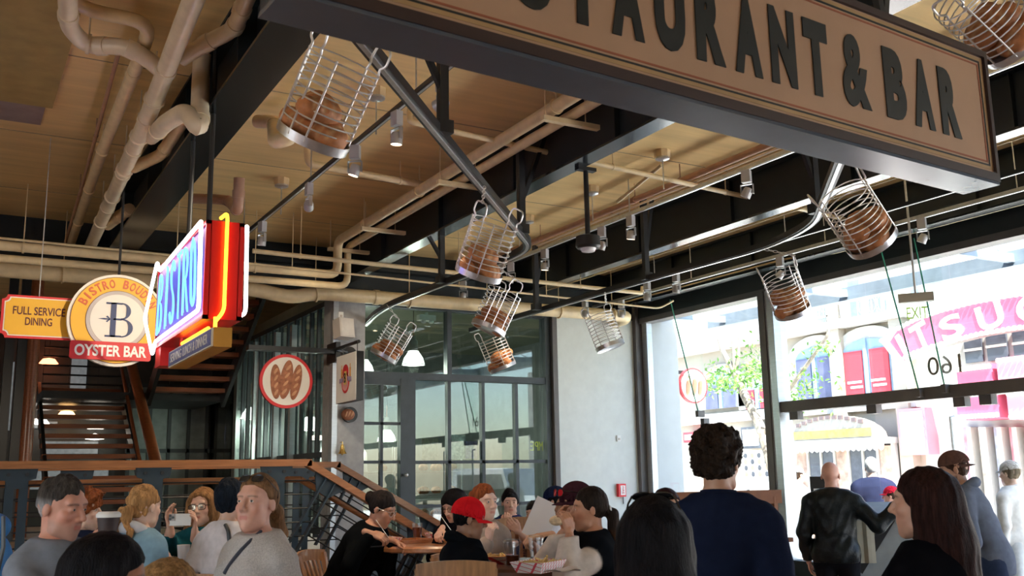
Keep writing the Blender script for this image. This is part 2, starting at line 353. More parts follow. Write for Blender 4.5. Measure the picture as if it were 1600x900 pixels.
    mth = rc((-0.020, 0.0925, -0.0562), (0.020, 0.0925, -0.0562), 0.0028, 0.0028)
    def headf(p):
        d = head1(p)
        for g in sock: d = -smin(-d, g(p), 0.010)
        d = smin(d, nose(p), 0.010); d = smin(d, lipf(p), 0.006)
        d = smin(d, lidf(p), 0.004)
        for g in slit: d = np.maximum(d, -g(p))
        for g in ears: d = smin(d, g(p), 0.006)
        d = np.maximum(d, -mth(p))
        return d
    def toh(p): return ((p - H) @ Rh_) / hs
    nkf = neck
    def hf(p): return smin(headf(toh(p)) * hs, nkf(p), 0.014 * s)
    c0 = H; hr = 0.165 * s
    lo_h = c0 - hr; hi_h = c0 + hr; lo_h[2] = N[2] - 0.03 * s
    V, Q = surface_nets(hf, lo_h, hi_h, 0.0050 * res * s)
    q = toh(V.astype(np.float32)); cs = np.broadcast_to(np.array(skin, float), V.shape).copy()
    lc = np.array(lips if lips is not None else (skin[0] * 0.82, skin[1] * 0.52, skin[2] * 0.52))
    wl = np.clip(1 - (lipf(q) - 0.0015) / 0.003, 0, 1)[:, None]; cs = cs * (1 - wl) + lc * wl
    ck = np.exp(-((np.abs(q[:, 0]) - 0.045) ** 2 + (q[:, 1] - 0.07) ** 2 + (q[:, 2] + 0.025) ** 2) / 0.0009)[:, None] * 0.35; cs = cs * (1 - ck) + cs * np.array([1.08, 0.78, 0.76]) * ck
    br = brow if brow is not None else (hair['col'] if hair else (0.06, 0.04, 0.03)); br = np.array(br) * 0.7
    bz = 0.0335 - 6.0 * (np.abs(q[:, 0]) - 0.030) ** 2
    wb_ = (np.clip(1 - np.abs(q[:, 2] - bz) / 0.0055, 0, 1) * (np.abs(q[:, 0]) > 0.011) * (np.abs(q[:, 0]) < 0.052) * (q[:, 1] > 0.045))[:, None] * 0.85; cs = cs * (1 - wb_) + br * wb_
    if stubble is not None:
        wsb = (np.clip((-0.035 - q[:, 2] + 0.25 * np.maximum(0, 0.04 - q[:, 1])) / 0.02, 0, 1) * (q[:, 1] > -0.01) * (q[:, 2] > -0.13) * (wl[:, 0] < 0.5))[:, None] * stubble[3]; cs = cs * (1 - wsb) + np.array(stubble[:3]) * wsb
    parts.append((V, Q, cs))
    for k in (0, 1):
        ef = eye[k]; V, Q = surface_nets(lambda p: ef(toh(p)) * hs, H + Rh_ @ np.array([(1, -1)[k] * 0.031, 0.0745, 0.013]) * hs - 0.018, H + Rh_ @ np.array([(1, -1)[k] * 0.031, 0.0745, 0.013]) * hs + 0.018, 0.0032 * max(res, 1))
        q = toh(V); dx = np.hypot(q[:, 0] - (1, -1)[k] * 0.031, q[:, 2] - 0.013); ec = np.where((dx < 0.0062)[:, None], np.array([0.03, 0.022, 0.018]), np.array([0.72, 0.68, 0.64])); parts.append((V, Q, ec))
    # hands
    for k in (1, -1):
        Wt, fdir, hq = hands[k]; hq = hq or {}
        fd = np.asarray(hq.get('fd', fdir), float); pn = hq.get('pn', (-k, 0.2, 0.1)); fs = hand_fn(Wt, fd, pn, k, hq.get('curl', 0.45), s * (0.93 if fem else 1), hq.get('spread', 0.12), hq.get('thumb', 0.6))
        hf2 = blend(fs, 0.006); c = Wt + unit(fd) * 0.07 * s; V, Q = surface_nets(hf2, c - 0.14 * s, c + 0.14 * s, 0.0052 * res); parts.append((V, Q, skin))
    for i, q in enumerate(parts): parts[i] = (q[0] @ Rz.T, q[1], q[2])
    root = shell('person', parts, M_SKIN); root.location = tuple(base); tag(root, label, 'person', group)
    put = lambda name, V, Q, c, m: shell(name, [(V @ Rz.T, Q, c)], m, root) if len(V) else None
    # upper garment
    lo2, hi2 = np.array([P0, N] + [q for k in (1, -1) for q in arms[k]]).min(0) - 0.22 * s, np.array([P0, N] + [q for k in (1, -1) for q in arms[k]]).max(0) + 0.2 * s
    slv = []
    for k in (1, -1):
        a, b, c = arms[k]
        if sleeve >= 0.5: slv += [rc(a, b, 0.052 * s, 0.046 * s), rc(b, b + (c - b) * min(1.0, (sleeve - 0.5) * 2 + 0.02), 0.046 * s, 0.032 * s)]
        elif sleeve > 0: slv += [rc(a, a + (b - a) * sleeve * 2, 0.062 * s, 0.06 * s)]
    tor = blend(torso, 0.05 * s); slf = blend(slv, 0.02 * s) if slv else None
    hemc = P0 - t1 * hem * s; hull = [el(P0 - t1 * 0.04 * s, (0.160 * s * wide, 0.118 * s * deep, 0.2 * s))] if hem > 0.08 else []
    torg = blend(torso + hull, 0.05 * s); fa = fold * s
    def topf(p):
        d = torg(p)
        if slf is not None: d = smin(d, slf(p), 0.03 * s)
        d = d - loose * s + fa * ripple(p * np.array([1, 1, 0.4], np.float32), 30 / s, seed) + fa * 0.5 * ripple(p, 60 / s, seed + 7)
        d = np.maximum(d, -((p - hemc) @ t1)); d = np.maximum(d, (p - (N + nk * 0.052 * s)) @ nk)
        return d
    V, Q = surface_nets(topf, lo2, hi2, 0.0125 * max(res, 0.9))
    cs = np.broadcast_to(np.array(top, float), V.shape).copy()
    if top2 is not None and slf is not None:
        w_ = np.clip((tor(V.astype(np.float32)) - slf(V.astype(np.float32)) - 0.012 * s) / (0.012 * s), 0, 1)[:, None]; cs = cs * (1 - w_) + np.array(top2) * w_
    if band is not None:
        w_ = np.clip((band[0] * s - ((V - P0) @ t1)) / (0.012 * s) + 0.5, 0, 1)[:, None]; cs = cs * (1 - w_) + np.array(band[1]) * w_
    if vest is not None:                                # open front showing another colour
        lq = (V - P0) @ rotz(0); w_ = np.clip(1 - (np.abs(lq[:, 0]) - vest[0] * s) / (0.01 * s), 0, 1) * (lq[:, 1] > 0); w_ = w_[:, None]; cs = cs * (1 - w_) + np.array(vest[1]) * w_
    mt = M_LEATHER if leather else (M_KNIT if knit else M_CLOTH); put('jacket' if leather else 'top', V, Q, cs, mt)
    # collar
    th = np.linspace(0, 2 * PI, 24, endpoint=False); ax1 = np.array([1.0, 0, 0]); ax2 = np.cross(nk, ax1); rr = (0.060 if fem else 0.067) * s
    tc = np.array(top, float)
    if collar == 'crew':
        b = MB().tube([N + nk * 0.030 * s + rr * 1.04 * (math.cos(a) * ax1 + math.sin(a) * ax2 * 1.05) - nk * 0.018 * s * math.sin(a) for a in th], 0.011 * s, 8, True)
    elif collar == 'stand':
        ring = [(rr * 1.32, -0.035 * s), (rr * 1.16, 0.0), (rr * 1.10, 0.05 * s), (rr * 1.02, 0.05 * s), (rr * 1.0, 0.0)]
        b = MB().lathe(ring, (0, 0, 0), 24, np.array([ax1, ax2, nk]).T, cap=False); b.v[0] = b.v[0] + N + nk * 0.012 * s
    elif collar == 'shirt':
        ring = [(rr * 1.50, -0.015 * s), (rr * 1.32, 0.022 * s), (rr * 1.10, 0.036 * s), (rr * 1.02, 0.01 * s)]
        b = MB().lathe(ring, (0, 0, 0), 24, np.array([ax1, ax2, nk]).T, cap=False); b.v[0] = b.v[0] + N + nk * 0.012 * s
    elif collar == 'hood':
        b = MB().tube([N + nk * 0.012 * s + (rr * 1.25 + 0.018 * s * max(0, -math.sin(a))) * (math.cos(a) * ax1 + math.sin(a) * ax2 * 1.1) - nk * 0.03 * s * math.sin(a) for a in th], [0.020 * s + 0.022 * s * max(0, -math.sin(a)) for a in th], 10, True)
        b.ball(N + np.array([0, -0.10, -0.06]) * s, (0.085 * s, 0.04 * s, 0.075 * s), 14, 10)
    else: b = None
    if b is not None:
        Vc = np.concatenate(b.v); me = bpy.data.meshes.new('collar'); me.from_pydata((Vc @ Rz.T).tolist(), [], b.f); me.update(); smooth_auto(me, 60)
        ca = me.color_attributes.new('Col', 'FLOAT_COLOR', 'POINT'); hc = tc if hoodc is None else np.array(hoodc); ca.data.foreach_set('color', np.tile(np.append(hc, 1.0), len(Vc)).astype(np.float32)); link('collar' if collar != 'hood' else 'hood', me, mt, root)
    # trousers and shoes
    tl = [el(P0 - t1 * 0.02, (0.170 * s * wide, 0.120 * s * deep, 0.15 * s))]
    for k in (1, -1):
        a, b_, c = legs[k]; tl += [rc(a, b_, 0.094 * s * min(wide, 1.2), 0.068 * s), rc(b_, c + np.array([0, 0, 0.02]), 0.068 * s, 0.052 * s)]
    tlf = blend(tl, 0.03 * s)
    if not nofeet:
        def paf(p):
            d = tlf(p) - 0.006 + 0.006 * ripple(p, 24, seed + 3); return np.maximum(d, (p - (P0 + t1 * 0.08 * s)) @ t1)
        V, Q = surface_nets(paf, np.maximum(lo, [-9, -9, 0.05]), np.array([hi[0], hi[1], P0[2] + 0.2 * s]), 0.02 * max(res, 1)); put('trousers', V, Q, pants, M_CLOTH)
        for k in (1, -1):
            c = legs[k][2]; b = MB().ball((c[0] + k * 0.01, c[1] + 0.06 * s, 0.05), (0.045 * s, 0.13 * s, 0.05), 12, 8); Vs = np.concatenate(b.v); Vs[:, 2] = np.maximum(Vs[:, 2], 0.003); b.v = [Vs @ Rz.T]; b.ob('shoe', M_SHOE, root, True, world=False)
    # hair
    if hair: make_hair(hair, root, H, Rh_, hs, Rz, res, seed, N, nk)
    if cap: make_cap(cap, root, H, Rh_, hs, Rz, res)
    if glasses: make_glasses(glasses, root, H, Rh_, hs, Rz)
    info = dict(root=root, base=base, Rz=Rz, N=N, s=s, hand={k: base + Rz @ hands[k][0] for k in hands}, hdir={k: Rz @ hands[k][1] for k in hands}, H=H, P0=P0, S={k: base + Rz @ S[k] for k in S}, Rh=Rh_, P2=P2)
    return info
def make_hair(hair, root, H, Rh_, hs, Rz, res, seed, N, nk):
    st = hair['style']; col = np.array(hair['col'], float); ln = hair.get('len', 0.3); vol = hair.get('vol', 0.012); gy = Rh_.T @ np.array([0, 0, -1.0])   # gravity in head frame
    h0 = 0.0065 * res * hs; tips = hair.get('tips'); amp = hair.get('amp', 0.007 if st == 'short' else 0.004); fq = hair.get('fq', 70); hl = hair.get('line', -0.011)
    vs_ = 0.35 if st in ('short', 'pony', 'bun') else 1.0; cr = el((0, -0.014, 0.040), (0.076 + vol * vs_, 0.096 + vol * vs_, 0.092 + vol)); ex = []
    if st == 'curly': h0 = 0.0045 * res * hs
    if st in ('long', 'bob'):
        q0 = np.array([0, -0.045, 0.03]); ex += [rc(q0, q0 + gy * 0.16 + np.array([0, -0.02, 0]), 0.088 + vol, 0.088 + vol * 1.6), rc(q0 + gy * 0.16 + np.array([0, -0.02, 0]), q0 + gy * ln + np.array([0, -0.05, 0]), 0.088 + vol * 1.6, hair.get('w', 0.10))]
        fr = hair.get('front', 0.03); sl = min(ln, hair.get('side', ln))
        for k in (1, -1): ex += [rc((k * 0.068, fr - 0.02, 0.05), np.array([k * 0.078, fr - 0.02, -0.03]) , 0.026 + vol * 0.5, 0.024 + vol * 0.5), rc((k * 0.078, fr - 0.02, -0.03), np.array([k * (0.085 + vol), fr - 0.02, 0.0]) + gy * (sl * 0.8), 0.024 + vol * 0.5, 0.030)]
    if st == 'pony':
        b0 = np.array([0, -0.105, hair.get('pz', 0.03)]); b1 = b0 + np.array([0, hair.get('b1', -0.045), -0.014]); mid = b1 + gy * ln * 0.5 + np.array([0, -hair.get('bk', 0.03), 0]); ex += [rc(b0, b1, 0.022, 0.028), rc(b1, mid, 0.030, hair.get('w', 0.04)), rc(mid, b1 + gy * ln + np.array([hair.get('sx', 0), -hair.get('bk', 0.03), 0]), hair.get('w', 0.04), 0.016)]
    if st == 'bun': ex += [el((0, -0.115, 0.05), (0.045, 0.04, 0.045))]
    if st == 'curly': ex += [el((0, 0.002, 0.085), (0.088, 0.10, 0.062)), el((0, 0.05, 0.10), (0.06, 0.05, 0.035))]
    exf = blend(ex, 0.03) if ex else None
    face = el((0, 0.105, -0.035), (0.068, 0.075, 0.098 + hair.get('fz', 0.0)))
    def f(q):
        cut = 0.67 * q[:, 1] - 0.74 * q[:, 2] - 0.0126 - 0.006 - hl
        ear = np.minimum(np.abs(q[:, 0]), 0.08); cut = cut + 0.009 * ripple(q, 110, seed + 4)
        d = np.maximum(cr(q), cut)
        if exf is not None: d = smin(d, exf(q), 0.02)
        d = np.maximum(d, -face(q)) if st in ('long', 'bob') else d
        az = np.arctan2(q[:, 0], -q[:, 1]); rr = np.random.RandomState(seed)
        if st == 'curly': d = d + 0.014 * ripple(q, 105, seed + 6) + 0.012 * ripple(q, 190, seed) + 0.008 * ripple(q, 340, seed + 2) - 0.005
        else: d = d + amp * ripple(q * np.array([1, 1, 0.22], np.float32), fq * 2.2, seed) + amp * 0.7 * ripple(q * np.array([1, 1, 0.15], np.float32), fq * 4.5, seed + 1) + hair.get('wave', 0.005 if st == 'short' else 0) * ripple(q, 55, seed + 5)
        return d
    def toh(p): return ((p - H) @ Rh_) / hs
    corners = [np.array([x, y, z]) for x in (-0.15, 0.15) for y in (-0.2, 0.16) for z in (-0.14, 0.18)]
    if ex: corners += [q + gy * ln * 1.08 for q in corners]
    cw = np.array([H + Rh_ @ c * hs for c in corners])
    V, Q = surface_nets(lambda p: f(toh(p)) * hs, cw.min(0), cw.max(0), h0)
    q = toh(V); g = ripple(q * np.array([1, 1, 0.12]), 260, seed + 9, 7); cs = col * (1 + 0.55 * np.clip(g, -0.9, 0.9))[:, None]
    if tips is not None:
        t = np.clip(((q @ gy) - tips[1]) / tips[2], 0, 1)[:, None]; cs = cs * (1 - t) + np.array(tips[0]) * (1 + 0.5 * g)[:, None] * t
    if hair.get('grey'):
        t = np.clip((0.05 - q[:, 2]) / 0.05, 0, 1)[:, None]; cs = cs * (1 - t) + np.array(hair['grey']) * (1 + 0.4 * g)[:, None] * t
    shell('hair', [(V @ Rz.T, Q, np.clip(cs, 0, 1))], M_HAIR, root)
def make_cap(cap, root, H, Rh_, hs, Rz, res):
    col = np.array(cap['col']); bc = np.array(cap.get('brim', col)); back = cap.get('back', False); sg = -1 if back else 1; pz = cap.get('z', 0.045)
    cr = el((0, -0.012, 0.048), (0.090, 0.110, 0.100)); inn = el((0, -0.012, 0.045), (0.084, 0.104, 0.094))
    def f(q): return np.maximum(np.maximum(cr(q), -inn(q)), pz - q[:, 2] - 0.10 * q[:, 1])
    toh = lambda p: ((p - H) @ Rh_) / hs
    V, Q = surface_nets(lambda p: f(toh(p)) * hs, H - 0.17 * hs, H + 0.17 * hs, 0.0055 * res * hs); q = toh(V)
    cs = np.broadcast_to(col, V.shape).copy(); seam = (np.abs(np.sin(np.arctan2(q[:, 0], q[:, 1]) * 3)) < 0.06) * 0.25; cs = cs * (1 - seam[:, None])
    shell('cap_crown', [(V @ Rz.T, Q, cs)], M_CLOTH, root)
    n = 13; top = []
    for i in range(n):
        a = -1.15 + 2.3 * i / (n - 1); x = 0.088 * math.sin(a) * 1.02; y0 = 0.098 * math.cos(a) - 0.012; zz = pz - 0.10 * y0 * 1.0 + 0.004
        yl = 0.065 * math.cos(a * 1.25) ** 0.6 if abs(a * 1.25) < 1.55 else 0; top.append(((x, sg * y0 - 0.004 * sg, zz), (x * 1.0, sg * (y0 + yl), zz - 0.010 - 6.0 * x * x * 0.35)))
    b = MB(); v = []; 
    for t_ in (0, -0.004):
        for p_, q_ in top: v += [(p_[0], p_[1], p_[2] + t_), ((p_[0] + q_[0]) / 2, (p_[1] + q_[1]) / 2, (p_[2] + q_[2]) / 2 + 0.003 + t_), (q_[0], q_[1], q_[2] + t_)]
    F = []; m_ = 3 * n
    for i in range(n - 1):
        for j in range(2):
            a = 3 * i + j; F += [(a, a + 1, a + 4, a + 3), (m_ + a, m_ + a + 3, m_ + a + 4, m_ + a + 1)]
        F.append((3 * i + 2, m_ + 3 * i + 2, m_ + 3 * i + 5, 3 * i + 5))
    v = (np.array(v) * hs) @ Rh_.T + H; me = bpy.data.meshes.new('cap_brim'); me.from_pydata((v @ Rz.T).tolist(), [], F); me.update(); smooth_auto(me, 50)
    ca = me.color_attributes.new('Col', 'FLOAT_COLOR', 'POINT'); ca.data.foreach_set('color', np.tile(np.append(bc, 1.0), len(v)).astype(np.float32)); link('cap_brim', me, M_CLOTH, root)
def make_glasses(g, root, H, Rh_, hs, Rz):
    up = g.get('up', False); lens = g.get('lens', M_LENS); c = np.array([0, 0.098, 0.010]) if not up else np.array(g.get('c', (0, 0.085, 0.105))); tl = rad(g.get('tilt', 35)) if up else 0.0; Rg = rotx(tl); sg = g.get('size', 1.0)
    X = lambda p: (H + Rh_ @ ((c + Rg @ (np.asarray(p, float) * sg)) * hs)) @ Rz.T
    fr = MB(); ln = MB(); th = np.linspace(0, 2 * PI, 20, endpoint=False); r = g.get('r', 0.0016)
    for k in (1, -1):
        ov = [(k * 0.033 + 0.026 * np.sign(math.cos(a)) * abs(math.cos(a)) ** 0.7, -0.006 * abs(math.cos(a)) * (1 if k * math.cos(a) > 0 else 0), 0.019 * np.sign(math.sin(a)) * abs(math.sin(a)) ** 0.7) for a in th]
        fr.tube([X(p) for p in ov], r * hs, 6, True); P = [X(p) for p in ov]; Pb = [X(np.array(p) + np.array([0, -0.0015, 0])) for p in ov]; n = len(P)
        ln.add(np.array(P + Pb), [tuple(range(n)), tuple(range(n, 2 * n))[::-1]] + [(i, n + i, n + (i + 1) % n, (i + 1) % n) for i in range(n)])
        fr.tube([X((k * 0.060, -0.006, 0.010)), X((k * 0.072, -0.03, 0.010)), X((k * (0.082 if not up else 0.088), -0.10, 0.006)), X((k * 0.080, -0.125, -0.012))], r * 1.1 * hs, 6)
    fr.tube([X((-0.009, 0, 0.006)), X((0, 0.003, 0.010)), X((0.009, 0, 0.006))], r * hs, 6)
    fo = fr.ob('glasses_frame', g.get('fm', M_FRAME), root, True, world=False); ln.ob('lens', lens, fo, False, world=False)
# ------------------------------------------------------------------ setting
XF, YB, ZC = 9.4, 12.5, 4.7
M_CEIL = mat('ceiling_plaster', (0.84, 0.61, 0.28), 0.85, var=0.10, vscale=1.6, bump=0.25, bscale=9, stretch=(0.5, 6, 1))
M_FLOOR = mat('floor_tile', (0.36, 0.24, 0.17), 0.45, var=0.2, vscale=3)
M_WALL = mat('wall_plaster', (0.70, 0.73, 0.70), 0.9, var=0.04, vscale=8, bump=0.15, bscale=160)
M_BEAM = mat('beam_paint', (0.010, 0.016, 0.018), 0.5, var=0.2, vscale=4, bump=0.05)
M_BEAMF = mat('beam_flange_paint', (0.014, 0.019, 0.021), 0.17, var=0.12, vscale=3)
M_STEEL = mat('window_steel', (0.045, 0.058, 0.068), 0.5, var=0.12, vscale=8)
M_POST = mat('post_bronze', (0.12, 0.11, 0.105), 0.5, var=0.12, vscale=5)
M_CONC = mat('column_concrete', (0.36, 0.36, 0.37), 0.85, var=0.10, vscale=14, bump=0.2, bscale=120)
M_BRGREY = mat('brushed_steel', (0.50, 0.54, 0.58), 0.35, metal=0.6, var=0.08, stretch=(1, 1, 12))
M_PIPE = mat('pipe_cream', (0.74, 0.58, 0.34), 0.34, var=0.10, vscale=10)
M_PIPEW = mat('pipe_white', (0.76, 0.64, 0.46), 0.3, var=0.08, vscale=9)
M_PIPER = mat('pipe_rust', (0.42, 0.24, 0.15), 0.5, var=0.12, vscale=9)
M_COPPER = mat('pipe_copper', (0.52, 0.28, 0.17), 0.42, var=0.10, vscale=9)
M_BLACK = mat('black_metal', (0.012, 0.013, 0.015), 0.4, var=0.1)
M_DARK = mat('dark_rubber', (0.02, 0.022, 0.026), 0.6, var=0.1)
M_GALV = mat('galvanised', (0.62, 0.62, 0.63), 0.3, metal=0.85, var=0.1, vscale=30)
M_CHROME = mat('chrome_wire', (0.86, 0.86, 0.87), 0.3, metal=0.65, var=0.05)
M_WOOD = mat('rail_wood', (0.31, 0.125, 0.045), 0.4, var=0.25, vscale=5, stretch=(1, 12, 12), coat=0.3)
M_WOODY = mat('rail_wood_y', (0.42, 0.19, 0.075), 0.4, var=0.25, vscale=5, stretch=(12, 1, 12), coat=0.3)
M_CHAIR = mat('chair_wood', (0.36, 0.185, 0.085), 0.42, var=0.28, vscale=6, stretch=(6, 6, 1), coat=0.25)
M_TABLE = mat('table_wood', (0.40, 0.17, 0.07), 0.28, var=0.22, vscale=5, stretch=(1, 9, 9), coat=0.4)
M_REDWOOD = mat('stair_wood', (0.30, 0.085, 0.032), 0.35, var=0.22, vscale=5, stretch=(1, 10, 10), coat=0.3)
M_TEAL = mat('rail_steel_blue', (0.022, 0.040, 0.056), 0.45, var=0.12, vscale=8)
G_BACK = glass('window_glass', (0.70, 0.80, 0.78), 0.075)
G_DOOR = glass('storefront_glass', (0.93, 0.97, 0.97), 0.025)
G_FIN = glass('fin_glass', (0.96, 0.985, 0.98), 0.02)
M_FINE = mat('glass_edge_green', (0.05, 0.30, 0.20), 0.15, var=0.05)
def slab(name, a, b, m, st=True, parent=None):
    o = MB().bx(a, b).ob(name, m, parent)
    if st and parent is None: struct(o)
    return o
slab('floor', (-6, -6, -0.2), (9.6, 20, 0), M_FLOOR)
# raised dining deck, platform, each with its own planks of tile kept in the material
dk = MB().bx((-6, 4.6, 0), (6.1, 12.4, 0.4)); dk.bx((1.9, 3.95, 0), (6.1, 4.6, 0.4)); dk.bx((6.1, 9.1, 0), (9.2, 12.4, 0.4)); struct(dk.ob('floor_deck', M_FLOOR))
slab('floor_platform', (-6, 8.0, 0.4), (2.62, 19.5, 0.95), M_FLOOR)
slab('floor_platform', (2.62, 9.22, 0.4), (3.2, 19.5, 0.95), M_FLOOR)
cl = slab('ceiling', (-6, -6, ZC), (9.9, 20, ZC + 0.25), M_CEIL)
slab('wall_left', (-6.2, 6.5, -0.2), (-6, 20, ZC), M_WALL); slab('wall_left', (-6.2, -6, -0.2), (-6, 6.5, 0.9), M_WALL); slab('wall_left', (-6.2, -6, 3.4), (-6, 6.5, ZC), M_WALL)
slab('wall_rear', (-6.2, -6.2, -0.2), (9.6, -6, ZC), mat('wall_rear_paint', (0.32, 0.27, 0.22), 0.85))
slab('wall_right_hall', (9.3, 17.7, -0.2), (9.5, 19.8, ZC), M_WALL)
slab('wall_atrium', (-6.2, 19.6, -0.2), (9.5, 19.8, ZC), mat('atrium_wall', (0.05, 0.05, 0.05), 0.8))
# ceiling beams along the room: web, flanges
def ibeam(name, xr, y0, y1, zb, wf=0.30, dpt=0.5, label=None):
    e = bpy.data.objects.new(name, None); COL.objects.link(e); e.location = (xr - wf / 2, (y0 + y1) / 2, zb); struct(e, label)
    MB().bx((xr - wf, y0, zb), (xr, y1, zb + 0.022)).ob('bottom_flange', M_BEAMF, e)
    MB().bx((xr - wf / 2 - 0.012, y0, zb + 0.02), (xr - wf / 2 + 0.012, y1, ZC)).ob('web', M_BEAM, e)
    MB().bx((xr - wf, y0, ZC - 0.025), (xr, y1, ZC - 0.001)).ob('top_flange', M_BEAM, e)
    b = MB()
    for y in np.arange(y0 + 0.8, y1, 1.6): b.bx((xr - wf + 0.02, y, zb + 0.02), (xr - 0.02, y + 0.012, ZC - 0.02))
    b.ob('stiffener', M_BEAM, e)
    return e
ibeam('trim_1', 1.72, -6, 12.45, 4.2, 0.30, label='black steel ceiling beam behind the pipes on the left')
ibeam('trim_2', 4.52, -6, 12.45, 4.2, 0.17, label='black steel ceiling beam above the basket conveyor rail')
ibeam('trim_3', 7.13, -6, 12.45, 4.2, 0.16, label='black steel ceiling beam between the two spotlight tracks on the right')
ibeam('trim_4', 8.90, -6, 12.45, 4.15, 0.16, label='black steel ceiling beam nearest the storefront glass')
slab('trim_5', (-6, 12.42, 4.02), (9.4, 12.62, ZC), M_BEAM)['label'] = 'deep black header beam running above the back windows'
slab('trim_6', (-6, 12.3, 4.42), (9.4, 12.43, 4.46), M_BEAM)
slab('trim_7', (XF - 0.35, -6, 4.30), (XF + 0.45, 12.6, 4.40), M_BEAM)['label'] = 'dark lintel running above the storefront glass'
slab('trim_8', (XF - 0.1, -6, 3.96), (XF + 0.1, 12.6, 4.04), M_POST)['label'] = 'bronze head rail of the storefront glass'
for i in range(7): slab('soffit_panel', (XF + 0.1, -6 + i * 2.66, 4.04), (XF + 0.45, -3.36 + i * 2.66, 4.06), M_BEAMF, parent=bpy.data.objects['trim_7']).location = (0, 0, 0)
slab('trim_9', (XF - 0.1, -6, 4.04), (XF + 0.1, 12.6, 4.32), M_BEAM)['label'] = 'dark fascia band over the storefront glass'
# ceiling access panel, shallow recess strips upper left
qa, qb = pl(82, 166, Z=ZC), pl(66, 194, Z=ZC)
MB().bx((qa[0] - 1.8, qa[1] - 2.6, ZC - 0.02), (qa[0], qa[1], ZC - 0.002)).ob('access_panel', mat('ceiling_panel_ochre', (0.42, 0.31, 0.11), 0.8), cl, world=False)
MB().bx((qa[0] - 1.8, qa[1], ZC - 0.012), (qa[0] - 0.05, qb[1], ZC - 0.001)).ob('access_panel', mat('ceiling_panel_mauve', (0.33, 0.26, 0.24), 0.8), cl, world=False)
for i in range(9):
    MB().bx((-6, -4 + i * 1.9, ZC - 0.004), (9.3, -3.99 + i * 1.9, ZC - 0.0005)).ob('board_joint', mat('joint_line', (0.40, 0.31, 0.2), 0.9), cl, world=False)
# ------------------------------------------------------------------ back wall: column, door, window wall, plaster pier
colx0, colx1 = 4.30, 4.72
c = slab('column', (colx0, 12.2, 0.4), (colx1, 12.62, ZC - 0.62), M_CONC); c['label'] = 'square grey concrete column holding the bread signs'; 
slab('trim_10', (colx0 - 0.02, 12.19, 0.4), (colx0 + 0.05, 12.30, 4.05), M_BRGREY)['label'] = 'steel corner guard on the concrete column'
slab('wall_back', (7.80, 12.42, 0.4), (9.30, 12.62, 4.02), M_WALL)
slab('wall_back', (colx1, 12.5, 0.0), (7.8, 12.62, 0.42), M_CONC)
def pz(y, x=700): return float(pl(x, y, Y=YB)[2])
def pX(x, y=650): return float(pl(x, y, Y=YB)[0])
z_tr, z_tr2 = 2.98, 3.07                        # transom of the window wall
dx0, dx1 = pX(553), pX(645); wx1 = 7.72
fr = bpy.data.objects.new('window_1', None); COL.objects.link(fr); fr.location = ((dx0 + wx1) / 2, YB, 0.42); struct(fr, 'dark steel window wall of the bakery with small panes')
def fbar(name, x0, x1, z0, z1, d=0.09, m=M_STEEL): return MB().bx((x0, YB - d / 2, z0), (x1, YB + d / 2, z1)).ob(name, m, fr)
fbar('frame_head', dx0, wx1 + 0.08, 3.96, 4.04, 0.14); fbar('transom', dx0, wx1, z_tr, z_tr2, 0.13); fbar('frame_jamb', wx1 - 0.09, wx1 + 0.0, 0.42, 3.98, 0.16); fbar('frame_jamb', wx1 + 0.0, wx1 + 0.08, 0.42, 3.98, 0.3, M_POST)
fbar('sill', dx1, wx1, 0.42, 0.52, 0.16)
mx = [pX(700), pX(753), pX(805)]
fbar('mullion', mx[0] - 0.035, mx[0] + 0.035, z_tr2, 3.98, 0.12)
zr = [pz(722), pz(790), 0.9]
cols_ = [dx1] + mx + [wx1 - 0.09]
for x in mx: fbar('mullion', x - 0.025, x + 0.025, 0.5, z_tr)
for z in zr: fbar('glazing_bar', dx1, wx1 - 0.08, z - 0.022, z + 0.022)
zs = [0.5] + sorted(zr) + [z_tr]
for i in range(4):
    for j in range(4): MB().bx((cols_[i], YB - 0.004, zs[j]), (cols_[i + 1], YB + 0.004, zs[j + 1])).ob('pane', G_BACK, fr)
MB().bx((dx0, YB - 0.004, z_tr2), (mx[0], YB + 0.004, 3.97)).ob('pane', G_BACK, fr); MB().bx((mx[0], YB - 0.004, z_tr2), (wx1 - 0.09, YB + 0.004, 3.97)).ob('pane', G_BACK, fr)
# glazed door beside the column
dr = bpy.data.objects.new('door_1', None); COL.objects.link(dr); dr.location = ((dx0 + dx1) / 2, YB, 0.42); struct(dr, 'dark steel glazed door beside the concrete column')
def dbar(name, x0, x1, z0, z1, d=0.07, m=M_STEEL): return MB().bx((x0, YB - 0.03 - d / 2, z0), (x1, YB - 0.03 + d / 2, z1)).ob(name, m, dr)
g0, g1, gm = pX(565), pX(622), pX(594)
dbar('stile', dx0, g0, 0.42, z_tr, 0.12); dbar('stile', g1, dx1, 0.42, z_tr, 0.12); zt = pz(602, 600); dbar('top_rail', g0, g1, zt, z_tr, 0.10); dbar('bottom_rail', g0, g1, 0.42, 0.72, 0.10)
dbar('glazing_bar', gm - 0.02, gm + 0.02, 0.7, zt)
zd = [pz(662, 600), pz(722, 600), pz(785, 600)]
for z in zd: dbar('glazing_bar', g0, g1, z - 0.02, z + 0.02)
zz = [0.72] + sorted(zd) + [zt]
for j in range(4):
    for a, b_ in ((g0, gm), (gm, g1)): MB().bx((a, YB - 0.034, zz[j]), (b_, YB - 0.028, zz[j + 1])).ob('pane', G_BACK, dr)
h = MB().tube([(g1 + 0.05, YB - 0.1, pz(742, 640)), (g1 + 0.05, YB - 0.16, pz(742, 640))], 0.018, 10); h.ball((g1 + 0.05, YB - 0.17, pz(742, 640)), 0.028); h.ob('door_knob', M_GALV, dr, True)
